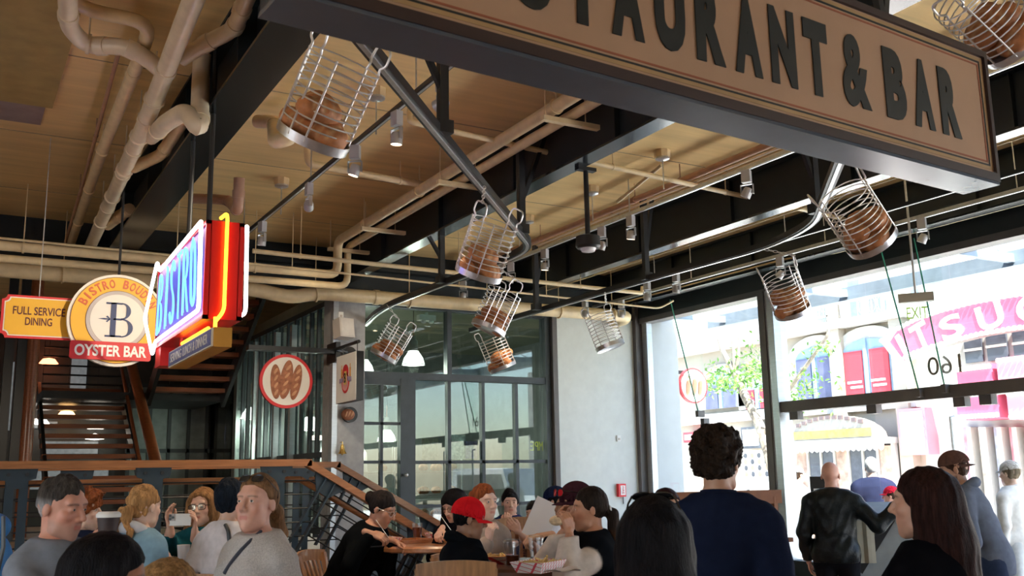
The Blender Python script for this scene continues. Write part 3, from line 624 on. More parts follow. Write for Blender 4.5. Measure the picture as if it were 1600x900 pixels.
# ------------------------------------------------------------------ storefront on the street side
p_far = XF
slab('trim_11', (9.24, 12.34, 0.0), (9.52, 12.62, 4.3), M_POST)['label'] = 'bronze corner post between plaster wall and storefront'
slab('trim_12', (XF - 0.04, 12.22, 0.0), (XF + 0.06, 12.34, 4.0), M_BRGREY)['label'] = 'pale metal window jamb at the corner post'
yp0, yp1 = 9.42, 9.62
pe = slab('trim_13', (XF - 0.12, yp0, 0.0), (XF + 0.10, yp1, 4.0), M_BRGREY); pe['label'] = 'steel door post between window and glass doors'
MB().bx((XF - 0.14, yp1 - 0.06, 0.0), (XF + 0.12, yp1 + 0.05, 4.0)).ob('post_cover', M_POST, pe, world=False)
st = bpy.data.objects.new('window_2', None); COL.objects.link(st); st.location = (XF, 11, 0); struct(st, 'tall storefront window behind the man with curly hair')
MB().bx((XF - 0.006, yp1, 0.56), (XF + 0.006, 11.0, 3.97)).ob('pane', G_DOOR, st); MB().bx((XF - 0.006, 11.01, 0.56), (XF + 0.006, 12.25, 3.97)).ob('pane', G_DOOR, st)
MB().bx((XF - 0.08, yp1, 0.0), (XF + 0.08, 12.3, 0.56)).ob('kick_panel', M_BEAM, st)
MB().bx((XF - 0.05, 10.97, 2.30), (XF + 0.05, 11.05, 2.42)).ob('glass_clamp', M_POST, st)
# door bay with transom, glass doors below, glass lights above
db = bpy.data.objects.new('window_3', None); COL.objects.link(db); db.location = (XF, 7, 0); struct(db, 'glass door front with dark transom bar on the street side')
MB().bx((XF - 0.10, -6, 2.40), (XF + 0.10, yp0, 2.535)).ob('transom', M_POST, db)
ys = [yp0, 8.0, 6.85, 5.45, 4.2, 2.4, 0.2, -2, -4, -6]
for i in range(len(ys) - 1):
    MB().bx((XF - 0.006, ys[i + 1] + 0.008, 2.54), (XF + 0.006, ys[i] - 0.008, 3.97)).ob('pane', G_DOOR, db)
MB().bx((XF - 0.10, 7.9, 0.0), (XF + 0.10, yp0, 0.57)).ob('kick_panel', M_BEAM, db)
MB().bx((XF - 0.006, 8.02, 0.57), (XF + 0.006, yp0 - 0.01, 2.40)).ob('pane', G_DOOR, db)
doors = [(8.0, 6.9), (5.5, 4.3), (3.0, 1.9), (0.5, -0.7), (-2, -3.2)]
for i, (a, b_) in enumerate(((6.85, 5.5), (4.25, 3.0), (1.9, 0.5), (-0.7, -2), (-3.2, -6))):
    if i == 0: MB().bx((XF - 0.006, b_ + 0.02, 0.05), (XF + 0.006, a - 0.02, 2.38)).ob('pane', G_DOOR, db)
for y in (9.25, 8.02, 6.86, 6.55, 5.5):
    MB().bx((XF - 0.05, y - 0.07, 2.30), (XF + 0.05, y + 0.07, 2.41)).ob('glass_clamp', M_POST, db)
for y in (6.95, 5.62):
    MB().tube([(XF - 0.03, y, 2.2), (XF - 0.09, y, 2.2), (XF - 0.09, y, 0.55), (XF - 0.03, y, 0.55)], 0.016, 8).ob('pull_handle', M_BRGREY, db, True)
# glass fins with green edges
for i, (ptop, pbot) in enumerate((((1375, 385), (1438, 612)), ((1428, 372), (1478, 605)), ((1047, 468), (1093, 645)))):
    yb_ = float(pl(*pbot, X=XF - 0.12)[1]); zb_ = float(pl(*pbot, X=XF - 0.12)[2])
    t_ = pl(*ptop, Y=yb_); e = bpy.data.objects.new('window_fin', None); COL.objects.link(e); e.location = (XF, yb_, zb_); struct(e, ('stiffening glass fin nearest the door post', 'stiffening glass fin beside the exit sign', 'stiffening glass fin in the tall left window')[i])
    xi = max(float(t_[0]), XF - 1.3); zi = min(float(t_[2]), 4.15)
    MB().prism([(xi, zi), (XF - 0.14, zb_), (XF - 0.01, zb_), (XF - 0.01, zi)], (0, yb_ + 0.007, 0), (1, 0, 0), (0, 0, 1), 0.014).ob('fin_pane', G_FIN, e)
    MB().tube([(xi, yb_, zi), (XF - 0.14, yb_, zb_)], 0.009, 6).ob('fin_edge', M_FINE, e)
    MB().bx((XF - 0.17, yb_ - 0.03, zb_ - 0.06), (XF - 0.05, yb_ + 0.03, zb_ + 0.03)).ob('fin_shoe', M_POST, e)
# mirrored street number on the glass above the doors
n160 = text('street_number', '160', 0.3, pl(1475, 570, X=XF - 0.010), (0, 1, 0), (0, 0, 1), mat('number_vinyl', (0.30, 0.27, 0.22), 0.7), db, fit=(0.42, 0.20), ext=0.001)
# ------------------------------------------------------------------ glass wall running back from the column along the atrium
gw = bpy.data.objects.new('window_4', None); COL.objects.link(gw); gw.location = (4.45, 16, 0.95); struct(gw, 'long glazed partition running back beside the stairs')
XG = 4.42
for x in (497.5, 486, 473, 462, 450, 437.5, 427, 417, 407, 398, 389, 381):
    y = float(pl(x, 600, X=XG)[1])
    if 12.65 < y < 19.4: MB().bx((XG - 0.03, y - 0.03, 0.9), (XG + 0.03, y + 0.03, 4.02)).ob('mullion', M_STEEL, gw)
for x in (463, 437.5, 405): 
    y = float(pl(x, 600, X=XG)[1]); MB().bx((XG - 0.10, y - 0.05, 0.9), (XG - 0.02, y + 0.05, 3.9)).ob('wall_post', M_BRGREY, gw)
for z in (1.95, 0.95, 3.98): MB().bx((XG - 0.035, 12.62, z), (XG + 0.035, 19.5, z + 0.07)).ob('rail', M_STEEL, gw)
for i in range(6): MB().bx((XG - 0.004, 12.65 + i * 1.14, 0.98), (XG + 0.004, 12.65 + (i + 1) * 1.14 - 0.01, 4.0)).ob('pane', G_BACK, gw)
# far end of the atrium: glazed screen
ga = bpy.data.objects.new('window_5', None); COL.objects.link(ga); ga.location = (3.6, 19.4, 0.95); struct(ga, 'glazed screen at the far end of the stair hall')
for x in (2.95, 3.3, 3.65, 4.0, 4.33): MB().bx((x - 0.03, 19.38, 0.9), (x + 0.03, 19.46, 3.6)).ob('mullion', M_STEEL, ga)
for z in (0.95, 2.2, 3.4): MB().bx((2.9, 19.38, z), (4.4, 19.46, z + 0.07)).ob('rail', M_STEEL, ga)
for x in (2.98, 3.33, 3.68, 4.03):
    MB().bx((x, 19.41, 1.02), (x + 0.29, 19.43, 2.2)).ob('pane', mat('frosted_pane', (0.20, 0.24, 0.24), 0.35, var=0.2), ga); MB().bx((x, 19.41, 2.27), (x + 0.29, 19.43, 3.4)).ob('pane', MATS['frosted_pane'], ga)
# ------------------------------------------------------------------ pipes under the ceiling
def fillet(pts, r=0.12, n=5):
    pts = [np.asarray(p, float) for p in pts]; out = [pts[0]]
    for i in range(1, len(pts) - 1):
        a, b, c = pts[i - 1], pts[i], pts[i + 1]; u = unit(a - b); v = unit(c - b); rr = min(r, 0.45 * np.linalg.norm(a - b), 0.45 * np.linalg.norm(c - b))
        for t in np.linspace(0, 1, n): out.append((1 - t) ** 2 * (b + u * rr) + 2 * t * (1 - t) * b + t * t * (b + v * rr))
    return out + [pts[-1]]
def along(pts, ts):
    pts = np.asarray(pts, float); sl = np.linalg.norm(np.diff(pts, axis=0), axis=1); cu = np.concatenate([[0], np.cumsum(sl)]); o = []
    for t in ts:
        x = t * cu[-1]; i = min(np.searchsorted(cu, x, 'right') - 1, len(sl) - 1); f = (x - cu[i]) / sl[i]; o.append((pts[i] * (1 - f) + pts[i + 1] * f, unit(pts[i + 1] - pts[i])))
    return o
def pipe(name, label, pts, r, m, cat='pipe', clamps=(), collars=(), hang=None, fr=0.14, group=None, caps=()):
    pf = fillet(pts, fr); e = thing(name, label, cat, pf[0], group=group)
    MB().tube(pf, r, 14).ob('pipe_run', m, e, True)
    for q, d in along(pf, collars): MB().tube([q - d * 0.035, q + d * 0.035], r * 1.13, 14).ob('coupling', m, e, True)
    for q, d in along(pf, clamps):
        b = MB().tube([q - d * 0.010, q + d * 0.010], r * 1.22, 12)
        if hang: b.tube([q + np.array([0, 0, r]), np.array([q[0], q[1], hang])], 0.006, 6)
        b.ob('pipe_clamp', m if hang else M_DARK, e, True)
    return e
PZ = lambda L, z: [pl(x, y, Z=zz) for (x, y), zz in zip(L, z if hasattr(z, '__len__') else [z] * len(L))]
pipe('drain_pipe', 'thick cream drain pipe crossing the ceiling at upper left', PZ([(138, 392), (228, 190), (318, -40)], [4.25, 4.32, 4.38]), 0.062, M_PIPEW, clamps=(0.2, 0.34, 0.47, 0.6, 0.72), collars=(0.28, 0.45, 0.55, 0.66, 0.8), hang=ZC, fr=0.02)
pipe('branch_pipe', 'curved cream branch pipe bending into the thick drain pipe', PZ([(104, -60), (107, 42), (135, 72), (205, 72), (262, 118)], [4.5, 4.5, 4.48, 4.45, 4.36]), 0.056, M_PIPEW, collars=(0.42, 0.7, 0.82), clamps=(0.65,), hang=ZC, fr=0.3)
pipe('vent_pipe', 'cream vent pipe looping behind the branch pipe then running to the back', PZ([(104, -30), (118, 12), (236, 36), (222, 80), (160, 235), (107, 392)], [4.58, 4.58, 4.56, 4.5, 4.46, 4.4]), 0.046, M_PIPE, clamps=(0.45, 0.62, 0.8), collars=(0.2,), hang=ZC, fr=0.22)
pipe('branch_pipe', 'cream branch pipe joining the drain pipe beside the first black beam', PZ([(396, -30), (366, 46), (325, 66), (282, 92)], [4.5, 4.48, 4.44, 4.36]), 0.052, M_PIPEW, collars=(0.35, 0.55, 0.8), fr=0.2)
pipe('trap_pipe', 'cream pipe with a rounded trap hanging beside the black beam', [pl(316, 84, Z=4.66), pl(314, 120, Z=4.5), at(311, 205, 6.6), at(292, 172, 6.7), at(262, 190, 6.9), pl(236, 214, Z=4.34)], 0.062, M_PIPEW, collars=(0.3, 0.8), fr=0.22)
pipe('branch_pipe', 'cream branch pipe below the rounded trap', PZ([(290, 182), (252, 242), (208, 262)], [4.36, 4.33, 4.3]), 0.050, M_PIPE, collars=(0.6,), fr=0.1)
pipe('capped_pipe', 'short capped pipe stub low on the drain pipe', PZ([(203, 326), (168, 352)], [4.3, 4.26]), 0.055, M_PIPE, collars=(0.12, 0.45), fr=0.1)
pipe('conduit', 'thin rust coloured conduit left of the vent pipe', PZ([(186, 80), (130, 285), (98, 392)], [4.6, 4.5, 4.4]), 0.016, M_PIPER, clamps=(0.3, 0.6), hang=ZC, fr=0.2)
pipe('fire_pipe', 'thicker of the twin cream pipes along the second beam', [(3.90, 1.0, 4.44), (3.90, 11.0, 4.44), (3.90, 11.0, 4.03), (-4, 11.0, 4.03)], 0.052, M_PIPE, clamps=(0.16, 0.28, 0.42, 0.5, 0.62, 0.75), hang=ZC, fr=0.12)
pipe('fire_pipe', 'thinner of the twin cream pipes along the second beam', [(4.08, 1.0, 4.42), (4.08, 11.15, 4.42), (4.08, 11.15, 3.93), (-4, 11.15, 3.93)], 0.042, M_PIPE, fr=0.12)
for i, (x, y) in enumerate(((890, 190), (735, 290), (604, 360), (556, 392))):
    q = pl(x, y, Z=4.36); b = MB().bx((3.80, q[1] - 0.025, 4.33), (4.32, q[1] + 0.025, 4.37)); 
    for xx in (3.83, 4.2): b.tube([(xx, q[1], 4.37), (xx, q[1], ZC)], 0.005, 6)
    tag(b.ob('pipe_hanger', M_PIPE), ('cream trapeze hanger under the twin pipes nearest the big sign', 'second trapeze hanger from the big sign under the twin pipes', 'third trapeze hanger from the big sign under the twin pipes', 'trapeze hanger where the twin pipes turn down')[i], 'hanger', 'trapeze hangers under the twin pipes')
pipe('sprinkler_pipe', 'thin cream sprinkler pipe crossing under the ceiling beams', [pl(640, 172, Z=4.6), pl(640, 190, Z=4.45), pl(1275, 332, Z=4.45), pl(1320, 343, Z=4.45)], 0.024, M_PIPE, clamps=(0.4, 0.66, 0.75), hang=ZC, fr=0.05)
pipe('sprinkler_pipe', 'short cream pipe running to the twin pipes from the ceiling', [pl(480, 232, Z=4.66), pl(482, 256, Z=4.5), pl(690, 294, Z=4.5)], 0.034, M_PIPE, clamps=(0.35, 0.7), hang=ZC, fr=0.05)
pipe('sprinkler_pipe', 'thin cream pipe above the thick back pipe', [pl(395, 392, Y=10.6), pl(700, 425, Y=10.6), pl(1003, 458, Y=10.6), pl(1004, 448, Y=10.6)], 0.026, M_PIPE, clamps=(0.1, 0.5, 0.8), hang=ZC, fr=0.03)
pipe('conduit', 'thin cream conduit crossing in front of the back header', [pl(0, 372, Y=10.9), pl(250, 397, Y=10.9), pl(585, 432, Y=10.9), pl(1030, 482, Y=10.9), pl(1052, 470, Y=10.9)], 0.013, M_PIPE, clamps=(0.2, 0.35, 0.6, 0.75), hang=ZC, fr=0.1)
pipe('main_pipe', 'thickest cream pipe running along the back wall above the windows', [(-2.5, 11.95, 3.98), (3.2, 11.95, 3.96), (3.62, 11.95, 3.90), (4.0, 11.95, 3.98), (8.78, 11.95, 3.99), (8.86, 12.1, 3.97), (8.86, 12.4, 3.96)], 0.088, M_PIPE, clamps=(0.2, 0.3, 0.55, 0.66, 0.76, 0.86, 0.94), collars=(0.1, 0.62), hang=ZC, fr=0.12)
pipe('copper_pipe', 'copper coloured pipe under the ceiling between two beams', [(6.20, 1.5, 4.52), (6.20, 12.3, 4.52)], 0.034, M_COPPER, clamps=(0.35, 0.55, 0.62, 0.8), hang=ZC)
pipe('conduit', 'thin white conduit alongside the copper pipe', [(6.30, 1.5, 4.50), (6.30, 12.3, 4.50)], 0.013, M_PIPEW)
pipe('conduit', 'thin cream conduit right of the copper pipe', [(6.55, 1.5, 4.58), (6.55, 12.3, 4.58)], 0.008, M_PIPE)
pipe('brace_pipe', 'short cream brace pipe slanting from a ceiling box to the copper pipe', [pl(1034, 258, Z=4.6), pl(965, 315, Z=4.46)], 0.018, M_PIPE, collars=(0.9,))
pipe('conduit', 'thin cream conduit right of the third beam', [(7.6, 1.5, 4.35), (7.6, 12.3, 4.35)], 0.010, M_PIPE)
pipe('conduit', 'thin cream conduit below the fourth beam near the glass', [(9.05, 3.0, 4.2), (9.05, 8.2, 4.2), (8.75, 8.6, 4.2), (8.75, 12.2, 4.2)], 0.012, M_PIPE)
pipe('waste_pipe', 'short cream pipe bend above the top basket', [pl(402, 190, Z=4.55), pl(428, 190, Z=4.5), at(430, 222, 7.3), at(452, 216, 7.25), pl(455, 190, Z=4.6)], 0.055, M_PIPE, collars=(0.15,), fr=0.15)
pipe('waste_pipe', 'dark banded pipe with an elbow above the neon sign', [pl(298, 310, Z=4.4), pl(355, 312, Z=4.4), at(372, 330, 9.0), at(374, 278, 9.0)], 0.05, M_PIPER, collars=(0.3, 0.75, 0.9), fr=0.15)
# ------------------------------------------------------------------ spotlight tracks and their lamps
def track(label, x, y0, y1, z, m):
    e = thing('light_track', label, 'light track', (x, (y0 + y1) / 2, z)); MB().bx((x - 0.018, y0, z - 0.018), (x + 0.018, y1, z + 0.018)).ob('track_bar', m, e)
    MB().bx((x - 0.008, y0, z - 0.022), (x + 0.008, y1, z - 0.017)).ob('contact_slot', M_GALV, e)
    for y in np.arange(y0 + 0.5, y1, 2.3): MB().tube([(x, y, z), (x, y, ZC)], 0.006, 6).ob('drop_rod', M_GALV, e, True)
track('black spotlight track running past the top basket', 2.68, 3.2, 12.2, 4.29, M_BLACK)
track('grey spotlight track beside the copper pipe', 6.05, 3.0, 12.2, 4.32, M_GALV)
track('black and silver spotlight track right of the third beam', 7.75, 2.5, 12.2, 4.12, M_BLACK)
track('silver spotlight track under the fourth beam near the glass', 8.35, 2.5, 12.2, 4.14, M_GALV)
M_LAMPON = emis('spot_bulb', (1.0, 0.72, 0.42), 14); M_LAMPOFF = mat('spot_lens', (0.5, 0.5, 0.5), 0.15, var=0.05)
M_LCAN = mat('lamp_can', (0.50, 0.49, 0.50), 0.42, metal=0.35, var=0.05)
LM = {}
b = MB().bx((-0.028, -0.040, -0.11), (0.028, 0.040, 0.0)); LM['adapter'] = b.mesh('adapter')
b = MB().bar((0, -0.055, -0.13), (0, 0.055, -0.13), 0.03, 0.006); b.bar((0, -0.055, -0.13), (0, -0.055, -0.22), 0.03, 0.006, (0, 1, 0)); b.bar((0, 0.055, -0.13), (0, 0.055, -0.22), 0.03, 0.006, (0, 1, 0)); LM['yoke'] = b.mesh('yoke')
LM['can'] = MB().lathe([(0.001, 0.045), (0.034, 0.04), (0.042, 0.02), (0.045, -0.05), (0.040, -0.05), (0.038, -0.035)], (0, 0, 0), 16, cap=False).mesh('can', None, True)
LM['lens'] = MB().lathe([(0.001, -0.034), (0.038, -0.035)], (0, 0, 0), 16, cap=False).mesh('lens', None, True)
LM['lens_on'] = LM['lens'].copy()
for k, m in (('adapter', M_LCAN), ('yoke', M_GALV), ('can', M_LCAN), ('lens', M_LAMPOFF), ('lens_on', M_LAMPON)): LM[k].materials.append(m)
def lamp(x, y, z, on, rz, tilt, label, aim=None, pw_=230):
    e = thing('spotlight', label, 'spotlight', (x, y, z), rz, 'track spotlights under the ceiling')
    link('adapter', LM['adapter'], None, e); link('yoke', LM['yoke'], None, e); c = link('can', LM['can'], None, e); c.location = (0, 0, -0.20); c.rotation_euler = (tilt, 0, 0)
    if aim is not None:                                    # can turned towards what it lights
        e.rotation_euler = (0, 0, 0); d_ = Vector(aim) - Vector((x, y, z - 0.20)); c.rotation_euler = d_.to_track_quat('-Z', 'Y').to_euler(); on = 1
    l = link('lens', LM['lens_on' if on else 'lens'], None, c)
    if aim is not None:
        L = bpy.data.lights.new('spot_beam', 'SPOT'); L.energy = pw_; L.color = (1, 0.84, 0.62); L.spot_size = rad(34); L.spot_blend = 0.7; L.shadow_soft_size = 0.04
        lo = bpy.data.objects.new('spot_beam', L); COL.objects.link(lo); lo.parent = c; lo.location = (0, 0, -0.09)
    elif on:
        L = bpy.data.lights.new('spot_beam', 'SPOT'); L.energy = 45; L.color = (1, 0.78, 0.52); L.spot_size = rad(80); L.spot_blend = 0.6; L.shadow_soft_size = 0.05
        lo = bpy.data.objects.new('spot_beam', L); COL.objects.link(lo); lo.parent = c; lo.location = (0, 0, -0.09)
ZL = 4.27
for px, py, x, z, on, rz, ti, lb in (
    (690, 108, 2.68, ZL, 0, 0.4, 0.5, 'silver spotlight nearest the big sign on the black track'), (620, 172, 2.68, ZL, 1, 0.2, 0.1, 'lit silver spotlight right of the top basket'), (555, 228, 2.68, ZL, 1, 0.9, 0.3, 'lit silver spotlight below the top basket'),
    (483, 290, 2.68, ZL, 0, 0.3, 0.2, 'silver spotlight fourth along the black track'), (410, 350, 2.68, ZL, 0, 0.3, 0.2, 'silver spotlight beside the red neon sign'),
    (851, 388, 6.05, 4.30, 1, 0.3, 0.15, 'lit spotlight just right of the rail corner'), (940, 355, 6.05, 4.30, 0, 0.6, 0.4, 'silver spotlight behind the black ceiling camera'), (985, 335, 6.05, 4.30, 1, 0.2, 0.2, 'brightest orange spotlight in the middle of the ceiling'),
    (1165, 258, 6.05, 4.30, 0, 0.5, 0.5, 'silver spotlight nearest the big sign on the grey track'), (798, 408, 6.05, 4.30, 0, 0.8, 0.4, 'silver spotlight behind the second basket'), (724, 440, 6.05, 4.30, 1, 0.8, 0.3, 'lit spotlight over the thick back pipe'),
    (913, 438, 7.75, 4.10, 0, 0.2, 0.15, 'silver spotlight above the empty basket'), (1054, 390, 7.75, 4.10, 0, 0.2, 0.2, 'silver spotlight right of the middle of the third beam'), (1009, 405, 7.75, 4.10, 0, 0.2, 0.15, 'silver spotlight left along the third beam'),
    (1217, 386, 8.35, 4.12, 0, 0.4, 0.7, 'silver spotlight above the dark basket by the door post'), (1438, 326, 8.35, 4.12, 0, 0.4, 0.5, 'silver spotlight right of the leaning bread basket'), (970, 455, 8.35, 4.12, 0, 0.4, 0.3, 'silver spotlight at the far end near the plaster wall')):
    lamp(x, float(pl(px, py, X=x)[1]), z, on, rz, ti, lb, {690: (1.05, 9.2, 2.95), 483: (4.0, 12.1, 3.0)}.get(px), 100 if px == 483 else 210)
# ceiling boxes with drop rods
for i, (x, y) in enumerate(((440, 288), (588, 150), (1035, 245), (925, 300), (825, 345))):
    q = pl(x, y, Z=4.64); e = thing('ceiling_box', ('ceiling junction box above the black track far end', 'ceiling junction box beside the top basket', 'ceiling junction box at the top of the brace pipe', 'ceiling junction box above the black camera pole', 'ceiling junction box above the rail corner')[i], 'junction box', (q[0], q[1], ZC))
    MB().lathe([(0.075, -0.07), (0.08, 0.0)], (q[0], q[1], ZC), 8).ob('box_body', M_PIPE, e); MB().lathe([(0.03, -0.10), (0.07, -0.085), (0.07, -0.07)], (q[0], q[1], ZC), 12).ob('cover_disc', M_GALV, e, True)
    MB().tube([(q[0], q[1], ZC - 0.1), (q[0], q[1], 4.32)], 0.006, 6).ob('drop_rod', M_GALV, e, True)
# black camera on a pole
q = pl(915, 262, Z=4.2); e = thing('ceiling_camera', 'black dome camera hanging from a pole under the second beam', 'camera', (q[0], q[1], 3.5))
MB().tube([(q[0], q[1], 4.2), (q[0], q[1], 3.62)], 0.022, 10).ob('pole', M_BLACK, e, True); MB().bx((q[0] - 0.09, q[1] - 0.03, 4.17), (q[0] + 0.09, q[1] + 0.03, 4.20)).ob('beam_clamp', M_BLACK, e)
MB().lathe([(0.03, 3.62), (0.10, 3.60), (0.105, 3.52), (0.09, 3.50)], (q[0], q[1], 0), 18).ob('housing', M_BLACK, e, True); MB().lathe([(0.07, 3.505), (0.055, 3.475), (0.001, 3.465)], (q[0], q[1], 0), 18, cap=False).ob('lens_dome', mat('dome_white', (0.75, 0.76, 0.78), 0.2), e, True)
# emergency light on the back header, small detectors
e = thing('emergency_light', 'white twin head emergency light under the cream pipe', 'emergency light', pl(427, 457, Y=12.15)); c = np.array(e.location)
MB().box(c, (0.24, 0.10, 0.11)).ob('case', mat('cream_plastic', (0.72, 0.64, 0.5), 0.5), e)
for k in (-0.06, 0.06): MB().ball(c + np.array([k, -0.06, -0.06]), (0.045, 0.04, 0.035)).ob('lamp_head', MATS['cream_plastic'], e, True)
MB().tube([c + np.array([0, 0.05, 0.04]), c + np.array([0, 0.28, 0.04])], 0.03, 8).ob('wall_arm', MATS['cream_plastic'], e)
# ------------------------------------------------------------------ bread conveyor rails
ZR = 3.70
def crail(label, pts, fr, posts):
    pf = fillet(pts, fr, 8); e = thing('conveyor_rail', label, 'conveyor rail', pf[0])
    b = MB(); t = MB()
    for i in range(len(pf) - 1):
        d = unit(pf[i + 1] - pf[i]); b.bar(pf[i] - d * 0.004, pf[i + 1] + d * 0.004, 0.07, 0.055)
    b.ob('rail_channel', M_BLACK, e)
    for i in range(len(pf) - 1):
        d = unit(pf[i + 1] - pf[i]); t.bar(pf[i] - d * 0.004 + np.array([0, 0, -0.031]), pf[i + 1] + d * 0.004 + np.array([0, 0, -0.031]), 0.026, 0.012)
    t.ob('chain_track', M_GALV, e)
    for (x, y, top, dx) in posts:
        MB().bx((x - 0.028, y - 0.028, ZR), (x + 0.028, y + 0.028, top)).ob('rail_post', M_BLACK, e); MB().bar((x + dx, y, min(top, ZC) - 0.02), (x, y, ZR + 0.25), 0.035, 0.035).ob('rail_brace', M_BLACK, e); MB().bx((x - 0.05, y - 0.05, ZR - 0.02), (x + 0.05, y + 0.05, ZR + 0.06)).ob('rail_clamp', M_BLACK, e)
    return e
pA = pl(552, 45, Z=ZR); pB = pl(830, 384, Z=ZR); pC = pl(690, 443, Z=ZR)
crail('black conveyor rail running from the big sign to the ceiling middle', [pA + (pA - pB) * 0.35, pB, (pB[0] + 0.06, pB[1] + 0.6, ZR), (4.51, 10.8, ZR), (4.60, 11.5, ZR), (4.80, 12.38, ZR)], 0.3, [(*pl(692, 205, Z=ZR)[:2], ZC, -0.35), (*pl(690, 440, Z=ZR)[:2], 4.2, -0.15), (*pl(815, 362, Z=ZR)[:2], 4.6, 0.25)])
q1, q2, q3 = pl(1312, 248, Z=ZR), pl(1272, 348, Z=ZR), pl(1215, 387, Z=ZR)
crail('silver edged conveyor rail curving past the leaning basket on the right', [q1 + (q1 - q2) * 0.9, q2, (6.45, 6.55, ZR), (6.40, 8.0, ZR), (6.38, 12.38, ZR)], 0.35, [(*pl(1276, 330, Z=ZR)[:2], ZC, -0.3), (*pl(838, 482, Z=ZR)[:2], 4.5, 0.12), (*pl(1010, 435, Z=ZR)[:2], 4.6, 0.12)])
# ------------------------------------------------------------------ bread loaves and wire baskets
M_CRUST = mat('bread_crust', (1, 1, 1), 0.55, attr=True, var=0.28, vscale=22, bump=0.35, bscale=45)
def loaf_mesh(seed, r):
    f = el((0, 0, 0), r)
    def g(p):
        d = f(p) + 0.004 * ripple(p, 45, seed)
        for k in (-1, 0, 1): d = d + 0.010 * np.exp(-((p[:, 0] - k * r[0] * 0.45 - 0.3 * p[:, 1]) / 0.010) ** 2) * (p[:, 2] > 0)
        return np.maximum(d, -p[:, 2] - r[2] * 0.75)
    V, Q = surface_nets(g, -np.array(r) * 1.25, np.array(r) * 1.25, 0.0125)
    sc_ = np.min([np.abs(V[:, 0] - k * r[0] * 0.45 - 0.3 * V[:, 1]) for k in (-1, 0, 1)], 0); t = np.clip(1 - sc_ / 0.012, 0, 1)[:, None] * (V[:, 2:3] > 0) * 0.75
    c = np.array([0.52, 0.215, 0.085]) * (1 + 0.35 * ripple(V, 40, seed + 3))[:, None]; c = c * (1 - t) + np.array([0.72, 0.48, 0.26]) * t
    o = shell('loaf', [(V, Q, np.clip(c, 0, 1))], M_CRUST); me = o.data; bpy.data.objects.remove(o); return me
LOAF = [loaf_mesh(i, r) for i, r in enumerate(((0.090, 0.082, 0.062), (0.100, 0.070, 0.058), (0.085, 0.085, 0.066)))]
def loaf(pos, R, label, k=0, sc_=1.0, group='sourdough loaves in the hanging baskets'):
    o = link('bread_loaf', LOAF[k % 3]); o.matrix_world = Matrix.Translation(Vector(pos)) @ Matrix(np.asarray(R).tolist()).to_4x4() @ Matrix.Scale(sc_, 4); return tag(o, label, 'bread', group)
BR, BH = 0.165, 0.39
th = np.linspace(0, 2 * PI, 28, endpoint=False); BM = {}
BM['hoop'] = MB().tube([(BR * math.cos(a), BR * math.sin(a), 0) for a in th], 0.0038, 6, True).mesh('hoop', None, True)
BM['base_pan'] = MB().lathe([(0.002, 0.004), (BR - 0.004, 0.004), (BR + 0.002, 0.0), (BR + 0.006, 0.045), (BR + 0.002, 0.045), (BR - 0.002, 0.008), (0.002, 0.008)], (0, 0, 0), 28, cap=False).mesh('base_pan', None, True)
BM['upright'] = MB().tube([(0, 0, 0.02), (0, 0, BH + 0.01)], 0.0052, 6).mesh('upright', None, True)
a0 = 0.33
BM['handle'] = MB().tube(fillet([(BR * math.cos(a0), -BR * math.sin(a0), BH), (BR * math.cos(a0), -BR * math.sin(a0) * 0.8, BH + 0.03), (BR, -0.068, BH + 0.05), (BR + 0.005, -0.06, BH + 0.125), (BR + 0.005, 0.06, BH + 0.125), (BR, 0.068, BH + 0.05), (BR * math.cos(a0), BR * math.sin(a0) * 0.8, BH + 0.03), (BR * math.cos(a0), BR * math.sin(a0), BH)], 0.05, 5), 0.0060, 7).mesh('handle', None, True)
for k in BM: BM[k].materials.append(M_GALV if k == 'base_pan' else M_CHROME)
HEAD = np.array([math.sin(AZ), math.cos(AZ), 0])
